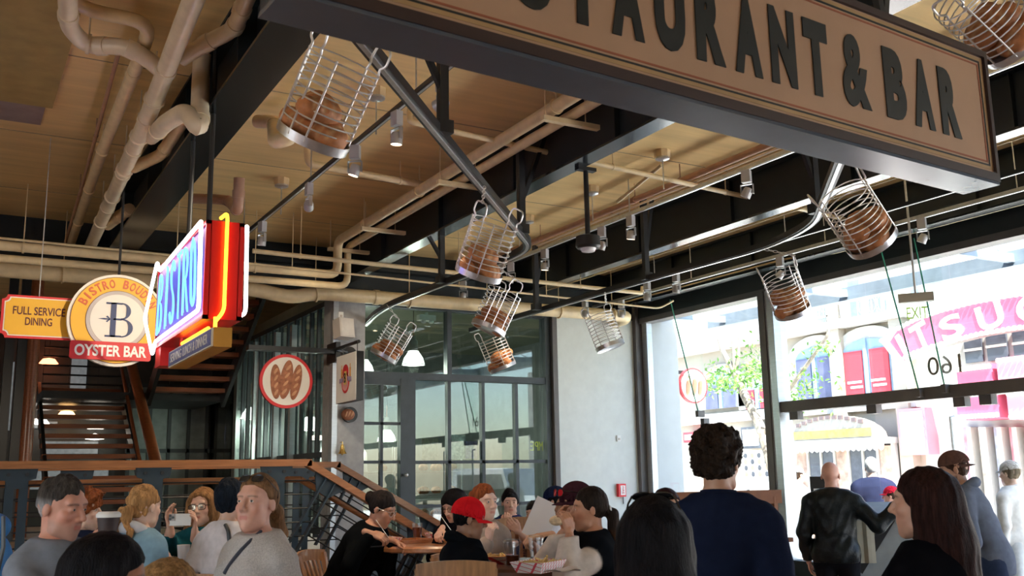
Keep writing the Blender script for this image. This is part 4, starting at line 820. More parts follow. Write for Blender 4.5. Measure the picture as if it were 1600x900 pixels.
def basket(px, py, d, tilt, spin, n, hook, label, lb, pitch=0.0, hs=1):
    c = at(px, py, d); R = arot(HEAD, rad(tilt)) @ arot(np.array([math.cos(AZ), -math.sin(AZ), 0]), rad(pitch)) @ rotz(rad(spin) - AZ)
    base = c - R @ np.array([0, 0, BH / 2]); e = thing('bread_basket', label, 'basket', base, group='wire bread baskets on the conveyor')
    e.rotation_euler = Matrix(R.tolist()).to_euler()
    link('base_pan', BM['base_pan'], None, e)
    for i in range(9): link('hoop', BM['hoop'], None, e).location = (0, 0, 0.085 + i * (BH - 0.085) / 8)
    for s_ in (0, PI):
        for a in (-a0, a0, -a0 - 0.5, a0 + 0.5)[:2 + 2 * (s_ == 0)]: link('upright', BM['upright'], None, e).location = ((BR) * math.cos(s_ + a), BR * math.sin(s_ + a), 0)
        link('handle', BM['handle'], None, e).rotation_euler = (0, 0, s_)
    top = base + R @ np.array([hs * (BR + 0.005), 0, BH + 0.125]); hook = np.asarray(hook, float); ch = MB(); L = np.linalg.norm(hook - top); m = max(1, int(L / 0.05)); dv = unit(hook - top)
    for i in range(m + 1):
        cc = top + dv * (i + 0.2) * L / (m + 0.4); w_ = arot(dv, PI / 2 * (i % 2)) @ unit(np.cross(dv, (0.3, 0.9, 0.1))); ch.tube([cc + dv * 0.6 * L / m * math.cos(a) * 1.0 * 0.9 + w_ * 0.011 * math.sin(a) for a in np.linspace(0, 2 * PI, 10, endpoint=False)], 0.0034, 5, True)
    Rt = R.T; 
    for i in range(len(ch.v)): ch.v[i] = (ch.v[i] - base) @ R
    ch.ob('hanger_chain', M_CHROME, e, True, world=False)
    rr = random.Random(int(px)); spots = [(-0.065, -0.05, 0.062), (0.07, -0.02, 0.062), (-0.01, 0.075, 0.064), (0.0, -0.035, 0.155), (0.055, 0.05, 0.158), (-0.06, 0.045, 0.168)]
    for i in range(n):
        s_ = spots[i]; loaf(base + R @ np.array(s_), R @ rotz(rr.random() * 6) @ rotx(rr.uniform(-0.35, 0.35)), lb[i % len(lb)] if isinstance(lb, (list, tuple)) else lb, i, 1.16)
    return e
LB = lambda w: ['crusty loaf in %s, low at one side' % w, 'crusty loaf in %s, low at the other side' % w, 'crusty loaf in %s, low at the back' % w, 'crusty loaf in %s, top of the pile' % w, 'crusty loaf in %s, upper edge of the pile' % w, 'crusty loaf in %s, upper back of the pile' % w]
basket(512, 160, 4.45, 29, 232, 5, at(500, 12, 4.4), 'large wire bread basket at top left under the big sign', LB('the large top left basket'), pitch=24, hs=1)
basket(760, 390, 6.9, 21, 228, 5, pl(757, 292, Z=ZR - 0.04), 'wire bread basket hanging below the diagonal rail', LB('the basket below the diagonal rail'), pitch=22, hs=1)
basket(775, 487, 9.3, 25, 300, 5, np.array([4.51, 8.3, ZR]), 'wire bread basket in front of the thick back pipe', LB('the basket before the back pipe'), pitch=-2)
basket(777, 553, 12.0, -22, 325, 5, np.array([6.38, 11.2, ZR]), 'small wire basket hanging before the upper window', LB('the small basket before the window'), pitch=8, hs=1)
basket(611, 537, 11.6, 30, 320, 5, pl(606, 478, Z=ZR - 0.04), 'small wire basket hanging left of the white pendant lamp', LB('the basket left of the pendant lamp'), pitch=-2, hs=-1)
basket(1341, 343, 6.3, -41, 160, 6, pl(1322, 232, Z=ZR - 0.04), 'steeply leaning wire bread basket right of the curved rail', LB('the steeply leaning basket'), pitch=26, hs=-1)
basket(1229, 459, 9.0, -24, 345, 6, np.array([6.44, 6.62, ZR - 0.02]), 'dark wire bread basket beside the steel door post', LB('the basket beside the door post'), pitch=24, hs=1)
basket(945, 519, 11.3, -19, 30, 0, pl(945, 458, Z=ZR - 0.04), 'empty wire basket hanging before the plaster wall', '', pitch=-4, hs=1)
basket(1545, 28, 4.9, -58, 20, 6, at(1455, -60, 4.9), 'large wire bread basket at the top right corner', LB('the top right corner basket'), pitch=24, hs=1)
# ------------------------------------------------------------------ big hanging sign near the camera
M_SIGNF = mat('sign_face_tan', (0.43, 0.275, 0.175), 0.6, var=0.04); M_SIGNB = mat('sign_frame_brown', (0.035, 0.018, 0.016), 0.5); M_SIGNS = mat('sign_soffit', (0.075, 0.095, 0.125), 0.25, var=0.05)
M_SIGNK = mat('sign_black', (0.008, 0.012, 0.012), 0.5); M_SIGNR = mat('sign_red_line', (0.30, 0.09, 0.04), 0.6); M_SIGNG = mat('sign_gold_line', (0.40, 0.26, 0.12), 0.5)
sd = np.array([math.sin(rad(85.3)), math.cos(rad(85.3)), 0]); sn = np.array([sd[1], -sd[0], 0]); up = np.array([0, 0, 1.0])     # sn points to the camera
PR = at(1562, 285, 4.3); SL, SH = 3.255, 0.60
e = thing('restaurant_sign', 'big tan hanging sign with black condensed letters', 'sign', PR - sd * SL / 2)
sp = lambda u, v, n=0.0: PR + sd * u + up * v + sn * n
def sbox(name, u0, u1, v0, v1, n0, n1, m):
    R = np.array([sd, -sn, up]).T; c = sp((u0 + u1) / 2, (v0 + v1) / 2, (n0 + n1) / 2); return MB().box(c, (u1 - u0, n1 - n0, v1 - v0), R).ob(name, m, e)
sbox('sign_box', -SL, 0, 0.0, SH, -0.16, -0.02, M_SIGNS); sbox('soffit', -SL, 0.0, -0.012, 0.0, -0.17, 0.0, M_SIGNS)
sbox('sign_face', -SL + 0.02, -0.02, 0.03, SH - 0.02, -0.02, -0.008, M_SIGNF)
for nm, a in (('frame', (-SL, 0, 0.0, 0.036)), ('frame', (-SL, 0, SH - 0.03, SH)), ('frame', (-SL, -SL + 0.03, 0.03, SH - 0.03)), ('frame', (-0.022, 0, 0.03, SH - 0.03))): sbox(nm, *a, -0.16, 0.006, M_SIGNB)
for ins, m, wd in ((0.052, M_SIGNG, 0.014), (0.066, M_SIGNK, 0.008), (0.082, M_SIGNR, 0.007)):
    for a in ((-SL + ins, -ins + 0.02, ins, ins + wd), (-SL + ins, -ins + 0.02, SH - ins - wd + 0.015, SH - ins + 0.015), (-SL + ins, -SL + ins + wd, ins, SH - ins), (-ins - wd + 0.02, -ins + 0.02, ins, SH - ins + 0.01)): sbox('border_line', *a, -0.009, -0.006, m)
for body, uc in [(c_, -2.842 + 0.1858 * i) for i, c_ in enumerate('RESTAURANT')] + [('&', -0.938), ('B', -0.690), ('A', -0.503), ('R', -0.315)]:
    text('lettering', body, 0.3, sp(uc, 0.302, -0.005), sd, up, M_SIGNK, e, ext=0.002, bold=0.012 if body == '&' else 0.0185, fit=(0.165 if body == '&' else 0.136, 0.30))
for u in (-0.62, -2.7):
    for k in (-0.10, 0.12): MB().bar(sp(u, SH, -0.08), np.array([*sp(u + k * 2.2, 0, -0.08)[:2], ZC]), 0.03, 0.03).ob('hanger_strut', M_BLACK, e)
# ------------------------------------------------------------------ yellow round sign group
M_YEL = mat('sign_yellow', (0.80, 0.44, 0.03), 0.55, var=0.04); M_SRED = mat('sign_red', (0.62, 0.025, 0.03), 0.5, var=0.04); M_CREAM = mat('sign_cream', (0.78, 0.74, 0.68), 0.6, var=0.03); M_NAVY = mat('sign_navy', (0.02, 0.04, 0.13), 0.5); M_WHITE = mat('sign_white', (0.82, 0.82, 0.80), 0.5, var=0.03); M_SGREY = mat('sign_grey', (0.52, 0.47, 0.46), 0.6); M_ORL = mat('sign_orange_red', (0.58, 0.10, 0.03), 0.5); M_DKRED = mat('sign_maroon', (0.10, 0.015, 0.02), 0.5)
ex, ez = np.array([1.0, 0, 0]), np.array([0, 0, 1.0])
YS = 8.2; rc_ = np.array([1.105, YS, 2.90]); RR = 0.362
e = thing('bistro_sign', 'round yellow hanging sign with a navy letter and red banner', 'sign', rc_)
RY = rotx(PI / 2)                      # lathe axis to -Y
def disc(r0, r1, y, m, name, th_=0.012):
    return MB().lathe([(r0, 0), (r1, 0), (r1, th_), (r0, th_), (r0, 0)], rc_ + np.array([0, y, 0]), 48, RY, cap=False).ob(name, m, e)
disc(0.001, RR, 0.0, M_CREAM, 'rim_disc', 0.05); disc(0.001, RR - 0.022, -0.05, M_YEL, 'yellow_disc', 0.006); disc(RR - 0.026, RR - 0.022, -0.056, M_DKRED, 'rim_line', 0.002)
disc(0.001, 0.232, -0.056, M_DKRED, 'inner_line', 0.003); disc(0.001, 0.228, -0.059, M_SGREY, 'plate_rim', 0.004); disc(0.001, 0.200, -0.063, M_CREAM, 'plate', 0.003)
# letter B drawn as serif strokes
b = MB(); yB = YS - 0.070
def stroke(poly): b.prism([(p[0], p[1]) for p in poly], rc_ + np.array([0, -0.067, 0]), ex, ez, 0.004)
stroke([(-0.052, -0.135), (-0.052, 0.135), (-0.012, 0.135), (-0.012, -0.135)]); stroke([(-0.088, 0.122), (-0.088, 0.135), (0.03, 0.135), (0.03, 0.122)]); stroke([(-0.088, -0.135), (-0.088, -0.122), (0.03, -0.122), (0.03, -0.135)]); stroke([(-0.03, -0.002), (-0.03, 0.012), (0.03, 0.012), (0.03, -0.002)])
for cz, rz_, ro in ((0.07, 0.066, 0.070), (-0.062, 0.074, 0.090)):
    for i in range(14):
        a, a2 = -PI / 2 + PI * i / 14, -PI / 2 + PI * (i + 1) / 14; ri = lambda t: ro - 0.034 * max(0.25, math.cos(t)); hz = lambda t: rz_ - 0.010
        stroke([(0.025 + ro * math.cos(a), cz + rz_ * math.sin(a)), (0.025 + ro * math.cos(a2), cz + rz_ * math.sin(a2)), (0.025 + ri(a2) * math.cos(a2), cz + hz(a2) * math.sin(a2)), (0.025 + ri(a) * math.cos(a), cz + hz(a) * math.sin(a))])
stroke([(-0.14, 0.004), (-0.10, 0.010), (-0.055, 0.006), (-0.055, -0.002), (-0.10, -0.002)]); stroke([(-0.085, 0.022), (-0.075, 0.030), (-0.055, 0.008), (-0.06, 0.004)]); stroke([(-0.085, -0.014), (-0.075, -0.022), (-0.055, 0.0), (-0.06, 0.004)])
b.ob('letter_b', M_NAVY, e)
word = 'BISTRO BOUDIN'
for i, chx in enumerate(word):
    if chx == ' ': continue
    a = rad(152 - i * (124.0 / 12)); q = rc_ + np.array([math.cos(a) * 0.287, -0.058, math.sin(a) * 0.287]); t_ = np.array([math.sin(a), 0, -math.cos(a)]); n_ = np.array([math.cos(a), 0, math.sin(a)])
    text('lettering', chx, 0.09, q, t_, n_, M_ORL, e, ext=0.002, bold=0.002, fit=(0.014 if chx == 'I' else 0.040, 0.068))
def plate(poly, o, m, name, th_=0.03): return MB().prism(poly, o, ex, ez, th_).ob(name, m, e)
def rrect(x0, x1, z0, z1, r, n=5):
    P = []
    for cx, cz, a0_ in ((x1 - r, z0 + r, -90), (x1 - r, z1 - r, 0), (x0 + r, z1 - r, 90), (x0 + r, z0 + r, 180)):
        P += [(cx + r * math.cos(rad(a0_ + 90 * i / n)), cz + r * math.sin(rad(a0_ + 90 * i / n))) for i in range(n + 1)]
    return P
plate(rrect(0.775, 1.362, 2.585, 2.725, 0.02), (0, YS - 0.060, 0), M_SRED, 'banner', 0.022)
text('lettering', 'OYSTER BAR', 0.1, (1.068, YS - 0.084, 2.655), ex, ez, M_WHITE, e, ext=0.002, bold=0.003, fit=(0.52, 0.088))
def scal(x0, x1, z0, z1, r):
    P = []
    for cx, cz, a0_ in ((x1, z0, 180), (x1, z1, -90), (x0, z1, 0), (x0, z0, 90)):
        P += [(cx + r * math.cos(rad(a0_ - 90 * i / 4)), cz + r * math.sin(rad(a0_ - 90 * i / 4))) for i in range(5)]
    return P
e2 = thing('dining_sign', 'yellow panel sign with red border joined to the round sign', 'sign', (0.58, YS + 0.05, 2.9))
plate2 = lambda poly, o, m, name, th_: MB().prism(poly, o, ex, ez, th_).ob(name, m, e2)
plate2(scal(0.30, 0.90, 2.735, 3.062, 0.035), (0, YS + 0.06, 0), M_SRED, 'border_plate', 0.03); plate2(scal(0.318, 0.90, 2.752, 3.046, 0.035), (0, YS + 0.03, 0), M_CREAM, 'white_line', 0.003); plate2(scal(0.326, 0.90, 2.760, 3.038, 0.035), (0, YS + 0.027, 0), M_YEL, 'yellow_field', 0.003)
text('lettering', 'FULL SERVICE', 0.08, (0.558, YS + 0.022, 2.945), ex, ez, M_DKRED, e2, ext=0.001, bold=0.001, fit=(0.36, 0.062)); text('lettering', 'DINING', 0.08, (0.558, YS + 0.022, 2.865), ex, ez, M_DKRED, e2, ext=0.001, bold=0.001, fit=(0.185, 0.060))
MB().tube([(0.55, YS + 0.045, 3.06), (0.55, YS + 0.045, 4.33)], 0.004, 6).ob('hanger_wire', M_GALV, e2); MB().tube([(1.105, YS - 0.02, 3.26), (1.105, YS - 0.02, 4.2)], 0.008, 6).ob('hanger_rod', M_BLACK, e)
for o_ in (e, e2):
    o_.location = tuple(CC + (np.array(o_.location) - CC) * 1.134); o_.scale = (1.134,) * 3
MB().tube([(0.0, 0.015, 0.32), (0.0, 0.015, 1.5)], 0.008, 6).ob('hanger_rod', M_BLACK, e, world=False)
# ------------------------------------------------------------------ neon cabinet sign
M_NRED = mat('cabinet_red', (0.56, 0.015, 0.018), 0.35, var=0.04); M_NPURP = mat('cabinet_panel', (0.30, 0.12, 0.36), 0.4, var=0.15)
N_BLUE = emis('neon_blue', (0.07, 0.24, 1.0), 1.9); N_WHITE = emis('neon_white', (1.0, 0.93, 0.94), 2.2); N_YEL = emis('neon_yellow', (1.0, 0.45, 0.02), 2.2)
x0, x1, y0, y1, z0, z1 = 1.355, 1.60, 6.30, 7.95, 2.66, 3.30
e = thing('neon_sign', 'red cabinet sign with blue neon letters and white neon outline', 'sign', ((x0 + x1) / 2, (y0 + y1) / 2, z0))
MB().bx((x0 + 0.03, y0, z0), (x1 - 0.03, y1, z1)).ob('cabinet', M_NRED, e)
for xs in (x0, x1 - 0.035):
    bb = MB(); bb.bx((xs, y0, z1 - 0.025), (xs + 0.035, y1, z1)); bb.bx((xs, y0, z0), (xs + 0.035, y1, z0 + 0.025)); bb.bx((xs, y0, z0), (xs + 0.035, y0 + 0.02, z1)); bb.bx((xs, y1 - 0.02, z0), (xs + 0.035, y1, z1)); bb.ob('cabinet_rim', M_NRED, e)
    MB().bx((xs + 0.012, y0 + 0.02, z0 + 0.025), (xs + 0.020, y1 - 0.02, z1 - 0.025)).ob('letter_panel', M_NPURP, e)
MB().bx((x0 + 0.02, y1 - 0.16, z0 - 0.14), (x1 - 0.12, y1 + 0.04, z0 + 0.02)).ob('lower_cabinet', M_NRED, e)
LET = {'B': [[(0, 0), (0, 1), (.6, .95), (.8, .78), (.6, .55), (.1, .52)], [(.1, .52), (.7, .48), (.9, .25), (.7, .04), (0, 0)]], 'I': [[(.45, 0), (.45, 1)]], 'S': [[(.9, .82), (.6, 1), (.2, .95), (.08, .74), (.3, .56), (.7, .44), (.9, .24), (.7, .03), (.3, 0), (.05, .18)]], 'T': [[(0, 1), (.95, 1)], [(.47, 1), (.47, 0)]], 'R': [[(0, 0), (0, 1), (.6, .96), (.85, .75), (.6, .52), (.1, .5)], [(.4, .5), (.9, 0)]], 'O': [[(.45, 1), (.12, .88), (.05, .5), (.12, .12), (.45, 0), (.8, .12), (.88, .5), (.8, .88), (.45, 1)]]}
def facep(x, px, py): return pl(px, py, X=x)
for side, xx in ((0, x0 - 0.025), (1, x1 + 0.025)):
    q = [facep(x0 - 0.03, a, b_) for a, b_ in ((313, 346), (248, 424), (245, 408), (225, 497), (237, 556), (241, 534), (309, 484))]
    q = [np.array([xx, p[1], p[2]]) for p in q]
    MB().tube(fillet(q + [q[0]], 0.05, 5), 0.013, 8).ob('neon_outline', N_WHITE, e, True)
    tl, tr, br_, bl_ = [np.array([xx + (0.008 if side == 0 else -0.008), p[1], p[2]]) for p in (facep(x0 - 0.02, 249, 430), facep(x0 - 0.02, 308, 364), facep(x0 - 0.02, 307, 475), facep(x0 - 0.02, 243, 524))]
    for i, chx in enumerate('BISTRO'):
        u0 = i / 6 + 0.01; u1 = (i + 0.84) / 6
        for st_ in LET[chx]:
            for off_, sc2 in ((0, 1.0), (1, 0.78)):
                P = []
                for a, b_ in st_:
                    a2 = (0.45 + (a - 0.45) * (sc2 if chx != 'I' else 1)) + (0.16 if (chx == 'I' and off_) else 0); b2 = 0.5 + (b_ - 0.5) * (0.93 if off_ else 1); u = u0 + (u1 - u0) * a2
                    if side: u = 1 - u
                    P.append((tl * (1 - u) + tr * u) * b2 + (bl_ * (1 - u) + br_ * u) * (1 - b2))
                MB().tube(fillet(P, 0.05, 4), 0.0065, 6).ob('neon_letter', N_BLUE, e, True)
xm = (x0 + x1) / 2
MB().tube(fillet([(xm - 0.01, y0 + 0.10, z1 + 0.045), (xm, y0 - 0.035, z1 + 0.05), (xm + 0.0, y0 - 0.035, z0 + 0.05), (xm - 0.05, y0 - 0.03, z0 - 0.02)], 0.05, 6), 0.012, 8).ob('neon_stripe', N_YEL, e, True)
MB().tube([(x0 + 0.06, y0 + 0.1, z0 - 0.045), (x0 + 0.06, y0 + 0.9, z0 - 0.045)], 0.012, 8).ob('neon_stripe', N_YEL, e, True)
for yy in (y0 + 0.5, y1 - 0.5):
    MB().tube([(xm, yy, z1), (xm, yy, ZC)], 0.018, 8).ob('hanger_pole', M_BLACK, e, True)
M_GOLD = mat('box_gold', (0.50, 0.24, 0.03), 0.5); M_PBLUE = mat('panel_blue', (0.13, 0.17, 0.42), 0.45)
ya, yb2 = float(facep(x0 + 0.02, 334, 525)[1]), float(facep(x0 + 0.02, 266, 565)[1]); za = [float(facep(x0 + 0.02, 334, 511)[2]), float(facep(x0 + 0.02, 334, 541)[2])]
MB().bx((x0 + 0.02, ya, za[1]), (x0 + 0.13, yb2, za[0])).ob('lower_box', M_GOLD, e); MB().bx((x0 + 0.008, ya + 0.01, za[1] + 0.004), (x0 + 0.02, yb2 - 0.01, za[0] - 0.004)).ob('box_face', M_WHITE, e); MB().bx((x0 + 0.004, ya + 0.02, za[1] + 0.012), (x0 + 0.009, yb2 - 0.02, za[0] - 0.012)).ob('box_panel', M_PBLUE, e)
for wd_, f0, f1 in (('SERVING', 0.07, 0.35), ('LUNCH', 0.39, 0.59), ('&', 0.62, 0.66), ('DINNER', 0.69, 0.93)):
    text('lettering', wd_, 0.06, (x0 + 0.002, yb2 - (yb2 - ya) * (f0 + f1) / 2, (za[0] + za[1]) / 2), (0, -1, 0), ez, M_WHITE, e, ext=0.001, fit=((yb2 - ya) * (f1 - f0), 0.06))
for yy in (ya + 0.15, yb2 - 0.15): MB().tube([(x0 + 0.06, yy, za[0]), (x0 + 0.06, yy, z0)], 0.012, 8).ob('box_link', N_YEL if yy < 7 else M_NRED, e)
# ------------------------------------------------------------------ signs and fittings on the column
M_BLOAF = mat('painted_loaf', (0.34, 0.125, 0.06), 0.6, var=0.3, vscale=20); M_BLOAFL = mat('painted_loaf_light', (0.58, 0.30, 0.16), 0.6, var=0.15)
Yq = 12.1; cq = pl(446, 596, Y=Yq); e = thing('bread_sign', 'round cream sign with red rim picturing three loaves', 'sign', cq)
MB().lathe([(0.001, 0), (0.335, 0), (0.335, 0.04), (0.001, 0.04)], cq, 40, RY, cap=False).ob('red_rim', M_SRED, e); MB().lathe([(0.001, 0.04), (0.298, 0.04), (0.298, 0.044), (0.001, 0.044)], cq, 40, RY, cap=False).ob('cream_face', M_CREAM, e)
for i, (dx, dz, lx, lz, ang) in enumerate(((-0.135, -0.01, 0.068, 0.215, 3), (-0.005, 0.02, 0.078, 0.245, -9), (0.122, -0.01, 0.064, 0.225, -10))):
    R_ = roty(rad(-ang)); c = cq + np.array([dx, -0.048, dz]); l = MB().ball(c, (lx, 0.014, lz), 18, 14, R_).ob('loaf_relief', M_BLOAF, e, True)
    for k in (-0.62, -0.2, 0.2, 0.6): MB().ball(c + R_ @ np.array([0, -0.010, k * lz]), (0.018, 0.008, lz * 0.2), 10, 8, R_ @ roty(0.55)).ob('score_mark', M_BLOAFL, l, True, world=False) if False else MB().ball(c + R_ @ np.array([0, -0.010, k * lz]), (0.018, 0.008, lz * 0.2), 10, 8, R_ @ roty(0.55)).ob('score_mark', M_BLOAFL, e, True)
za_ = float(pl(446, 547, Y=Yq + 0.1)[2]); MB().bx((float(pl(388, 548, Y=Yq)[0]), Yq - 0.02, za_ - 0.03), (colx0 + 0.02, Yq + 0.12, za_ + 0.03)).ob('bracket_bar', M_BLACK, e); MB().bx((colx0 - 0.03, Yq - 0.05, za_ - 0.14), (colx0 + 0.03, Yq + 0.3, za_ + 0.12)).ob('bracket_plate', M_BLACK, e)
for k in (-0.15, 0.15): MB().tube([(cq[0] + k, Yq, cq[2] + 0.3), (cq[0] + k, Yq, za_)], 0.006, 6).ob('hanger_link', M_BLACK, e)
# hanging crest sign projecting from the column
XS = 4.20; ya, yb2 = float(pl(557, 585, X=XS)[1]), float(pl(526, 590, X=XS)[1]); zt_, zb_ = float(pl(557, 548, X=XS)[2]), float(pl(556, 625, X=XS)[2])
e = thing('crest_sign', 'white hanging sign board with a red crest on the column', 'sign', (XS, (ya + yb2) / 2, zb_))
MB().bx((XS, ya, zb_), (XS + 0.09, yb2, zt_)).ob('board_core', M_BLACK, e); MB().bx((XS - 0.006, ya + 0.004, zb_ + 0.004), (XS, yb2 - 0.004, zt_ - 0.004)).ob('board_face', M_WHITE, e)
cy, cz = (ya + yb2) / 2, (zt_ + zb_) / 2; uy = np.array([0, -1.0, 0]); Wd, Hd = yb2 - ya, zt_ - zb_
def oval(a, b_, c0, c1, n=20): return [(c0 + a * math.cos(2 * PI * i / n), c1 + b_ * math.sin(2 * PI * i / n)) for i in range(n)]
def crest(poly, lay, m, name): MB().prism([(p[0] * Wd, p[1] * Hd) for p in poly], (XS - 0.006 - 0.002 * lay, cy, cz), uy, ez, 0.0018).ob(name, m, e)
for k in (-0.20, 0.22): crest([(k - 0.03, -0.05), (k + 0.03, -0.05), (k + 0.03, 0.2), (k - 0.03, 0.2)], 1, mat('crest_orange', (0.70, 0.32, 0.05), 0.6), 'rolling_pin'); crest([(k - 0.012, 0.2), (k + 0.012, 0.2), (k + 0.012, 0.28), (k - 0.012, 0.28)], 1, MATS['crest_orange'], 'rolling_pin')
crest(oval(0.15, 0.16, 0, 0.12), 2, M_SRED, 'crest_arch'); crest(oval(0.19, 0.22, 0, -0.1), 2, M_SRED, 'crest_oval'); crest(oval(0.15, 0.17, 0, -0.1), 3, mat('crest_pink', (0.75, 0.35, 0.36), 0.6), 'crest_inner')
for k in (-1, 1): crest([(k * 0.1, 0.02), (k * 0.3, 0.0), (k * 0.3, -0.09), (k * 0.1, -0.07)][::k], 3, mat('crest_lavender', (0.38, 0.33, 0.55), 0.6), 'ribbon')
crest([(-0.06, -0.14), (0.06, -0.14), (0.06, 0.14), (-0.06, 0.14)], 4, mat('crest_gold', (0.72, 0.52, 0.14), 0.6), 'crest_panel'); text('lettering', 'B', 0.1, (XS - 0.018, cy, cz), uy, ez, M_SIGNK, e, ext=0.001, bold=0.002, fit=(0.06 * Wd * 1.4, 0.2 * Hd))
MB().tube([(colx0 + 0.2, 12.2, zt_ + 0.12), (XS + 0.045, 12.0, zt_ + 0.12), (XS + 0.045, ya + 0.05, zt_ + 0.12)], 0.022, 8).ob('bracket_arm', M_BLACK, e, True); MB().lathe([(0.001, 0), (0.09, 0), (0.09, 0.04), (0.001, 0.05)], (colx0 + 0.2, 12.2, zt_ + 0.10), 20, RY, cap=False).ob('wall_rosette', M_BLACK, e, True)
for yy in (ya + 0.1, yb2 - 0.1): MB().tube([(XS + 0.045, yy, zt_), (XS + 0.045, yy, zt_ + 0.12)], 0.006, 6).ob('hanger_link', M_BLACK, e)
# loaf plaque, brass bell, loudspeaker, sensor
c = pl(543, 648, Y=12.17); e = thing('loaf_plaque', 'small round loaf plaque on the column below the crest sign', 'plaque', c); MB().lathe([(0.001, -0.03), (0.10, -0.03), (0.10, 0.02), (0.001, 0.02)], c + np.array([0.03, 0, 0]), 20, RY, cap=False).ob('plaque_disc', M_BLACK, e); MB().ball(c + np.array([-0.005, -0.03, 0]), (0.092, 0.035, 0.072), 18, 12).ob('loaf', M_BLOAF, e, True)
for k in (-0.04, 0.0, 0.04): MB().ball(c + np.array([k, -0.06, 0.005]), (0.012, 0.008, 0.042), 8, 6, roty(0.4)).ob('score_mark', M_BLOAFL, e, True)
M_BRASS = mat('brass', (0.75, 0.52, 0.18), 0.25, metal=0.9, var=0.08)
c = pl(535, 702, Y=12.12); e = thing('brass_bell', 'small brass bell hanging on the column above the handrail', 'bell', c); MB().lathe([(0.001, 0.065), (0.018, 0.06), (0.028, 0.03), (0.034, -0.02), (0.055, -0.05), (0.058, -0.056), (0.05, -0.054), (0.02, 0.03), (0.001, 0.05)], c, 20, cap=False).ob('bell_cup', M_BRASS, e, True); MB().tube([c + np.array([0, 0, 0.06]), c + np.array([0, 0, 0.09]), c + np.array([0, 0.09, 0.09])], 0.007, 6).ob('bell_hook', M_BRASS, e, True); MB().ball(c + np.array([0, 0, -0.06]), 0.014).ob('clapper', M_BRASS, e, True)
c = pl(537, 514, Y=12.0); e = thing('loudspeaker', 'beige loudspeaker on a bracket high on the column', 'loudspeaker', c); M_BEIGE = mat('beige_plastic', (0.55, 0.50, 0.46), 0.55, var=0.05)
R_ = rotz(0.25) @ rotx(-0.15); MB().box(c, (0.22, 0.16, 0.25), R_).ob('speaker_case', M_BEIGE, e); MB().box(c + R_ @ np.array([0, -0.082, 0]), (0.19, 0.01, 0.22), R_).ob('grille', mat('grille_beige', (0.62, 0.57, 0.52), 0.7, bump=0.6, bscale=200), e); MB().tube([c, (c[0], 12.2, c[2] + 0.03)], 0.02, 8).ob('bracket', M_BEIGE, e)
for nm, px, py, lb in (('sensor', 532, 493, 'small white sensor above the loudspeaker on the column'), ('wall_plate', 966, 685, 'small white wall plate on the plaster wall')):
    c = pl(px, py, Y=12.2 if nm == 'sensor' else 12.42); e = thing(nm, lb, 'wall plate', c); MB().box(c + np.array([0, -0.012, 0]), (0.065, 0.024, 0.09)).ob('plate', M_WHITE, e); MB().box(c + np.array([0, -0.028, -0.01]), (0.03, 0.012, 0.03)).ob('button', M_BEIGE, e)
c = pl(969, 766, Y=12.42); e = thing('fire_alarm', 'red fire alarm box on the plaster wall', 'fire alarm', c); MB().box(c + np.array([0, -0.03, 0]), (0.13, 0.06, 0.19)).ob('alarm_case', mat('alarm_red', (0.75, 0.02, 0.03), 0.4), e); MB().box(c + np.array([0.008, -0.062, 0]), (0.085, 0.006, 0.14)).ob('alarm_lens', M_WHITE, e)
text('lettering', 'FIRE', 0.04, c + np.array([0.008, -0.067, 0]), (0, 0, -1), (1, 0, 0), M_SRED, e, ext=0.001, fit=(0.11, 0.035)); MB().tube([c + np.array([0.035, -0.02, -0.095]), c + np.array([0.045, -0.01, -0.2])], 0.006, 6).ob('cable', M_BLACK, e)
# exit sign hanging before the storefront
c = at(1431, 465, 9.6); e = thing('exit_sign', 'edge lit exit sign hanging inside the storefront glass', 'exit sign', c); dxs = np.array([math.cos(0.9), -math.sin(0.9), 0]); R_ = rotz(-0.9)
MB().box(c, (0.32, 0.07, 0.085), R_).ob('housing', mat('exit_housing', (0.42, 0.40, 0.34), 0.5), e); MB().box(c + np.array([0, 0, -0.15]), (0.28, 0.006, 0.21), R_).ob('clear_panel', G_FIN, e)
text('lettering', 'EXIT', 0.1, c + np.array([0, 0, -0.15]) - R_ @ np.array([0, 0.006, 0]), dxs, ez, mat('exit_green', (0.22, 0.40, 0.06), 0.5, emit=(0.3, 0.5, 0.1), es=0.25), e, ext=0.001, fit=(0.19, 0.115)); MB().tube([c, (c[0], c[1], ZC)], 0.011, 8).ob('stem', M_GALV, e, True)
# ------------------------------------------------------------------ bakery seen through the window wall
M_BK = mat('bakery_wall', (0.20, 0.23, 0.23), 0.7, var=0.15); M_BKC = mat('bakery_ceiling', (0.26, 0.28, 0.20), 0.28, var=0.25, vscale=1.2, stretch=(0.6, 2, 1))
slab('wall_bakery', (4.4, 17.5, 0.0), (9.3, 17.7, 4.3), M_BK); slab('ceiling_bakery', (4.4, 12.62, 4.05), (9.3, 17.7, 4.2), M_BKC); slab('floor_bakery', (4.4, 12.62, 0.2), (9.3, 17.7, 0.4), M_FLOOR); slab('wall_bakery', (9.3, 12.62, 0.0), (9.4, 17.7, 4.3), M_BK)
M_SHADE = emis('lamp_shade_glow', (1.0, 0.97, 0.90), 3.0); M_LCAP = mat('lamp_cap', (0.45, 0.45, 0.42), 0.45)
LS = {}
LS['shade'] = MB().lathe([(0.055, 0.20), (0.075, 0.19), (0.135, 0.10), (0.165, 0.0), (0.160, 0.0), (0.130, 0.10), (0.07, 0.185), (0.05, 0.19)], (0, 0, 0), 28, cap=False).mesh('shade', None, True)
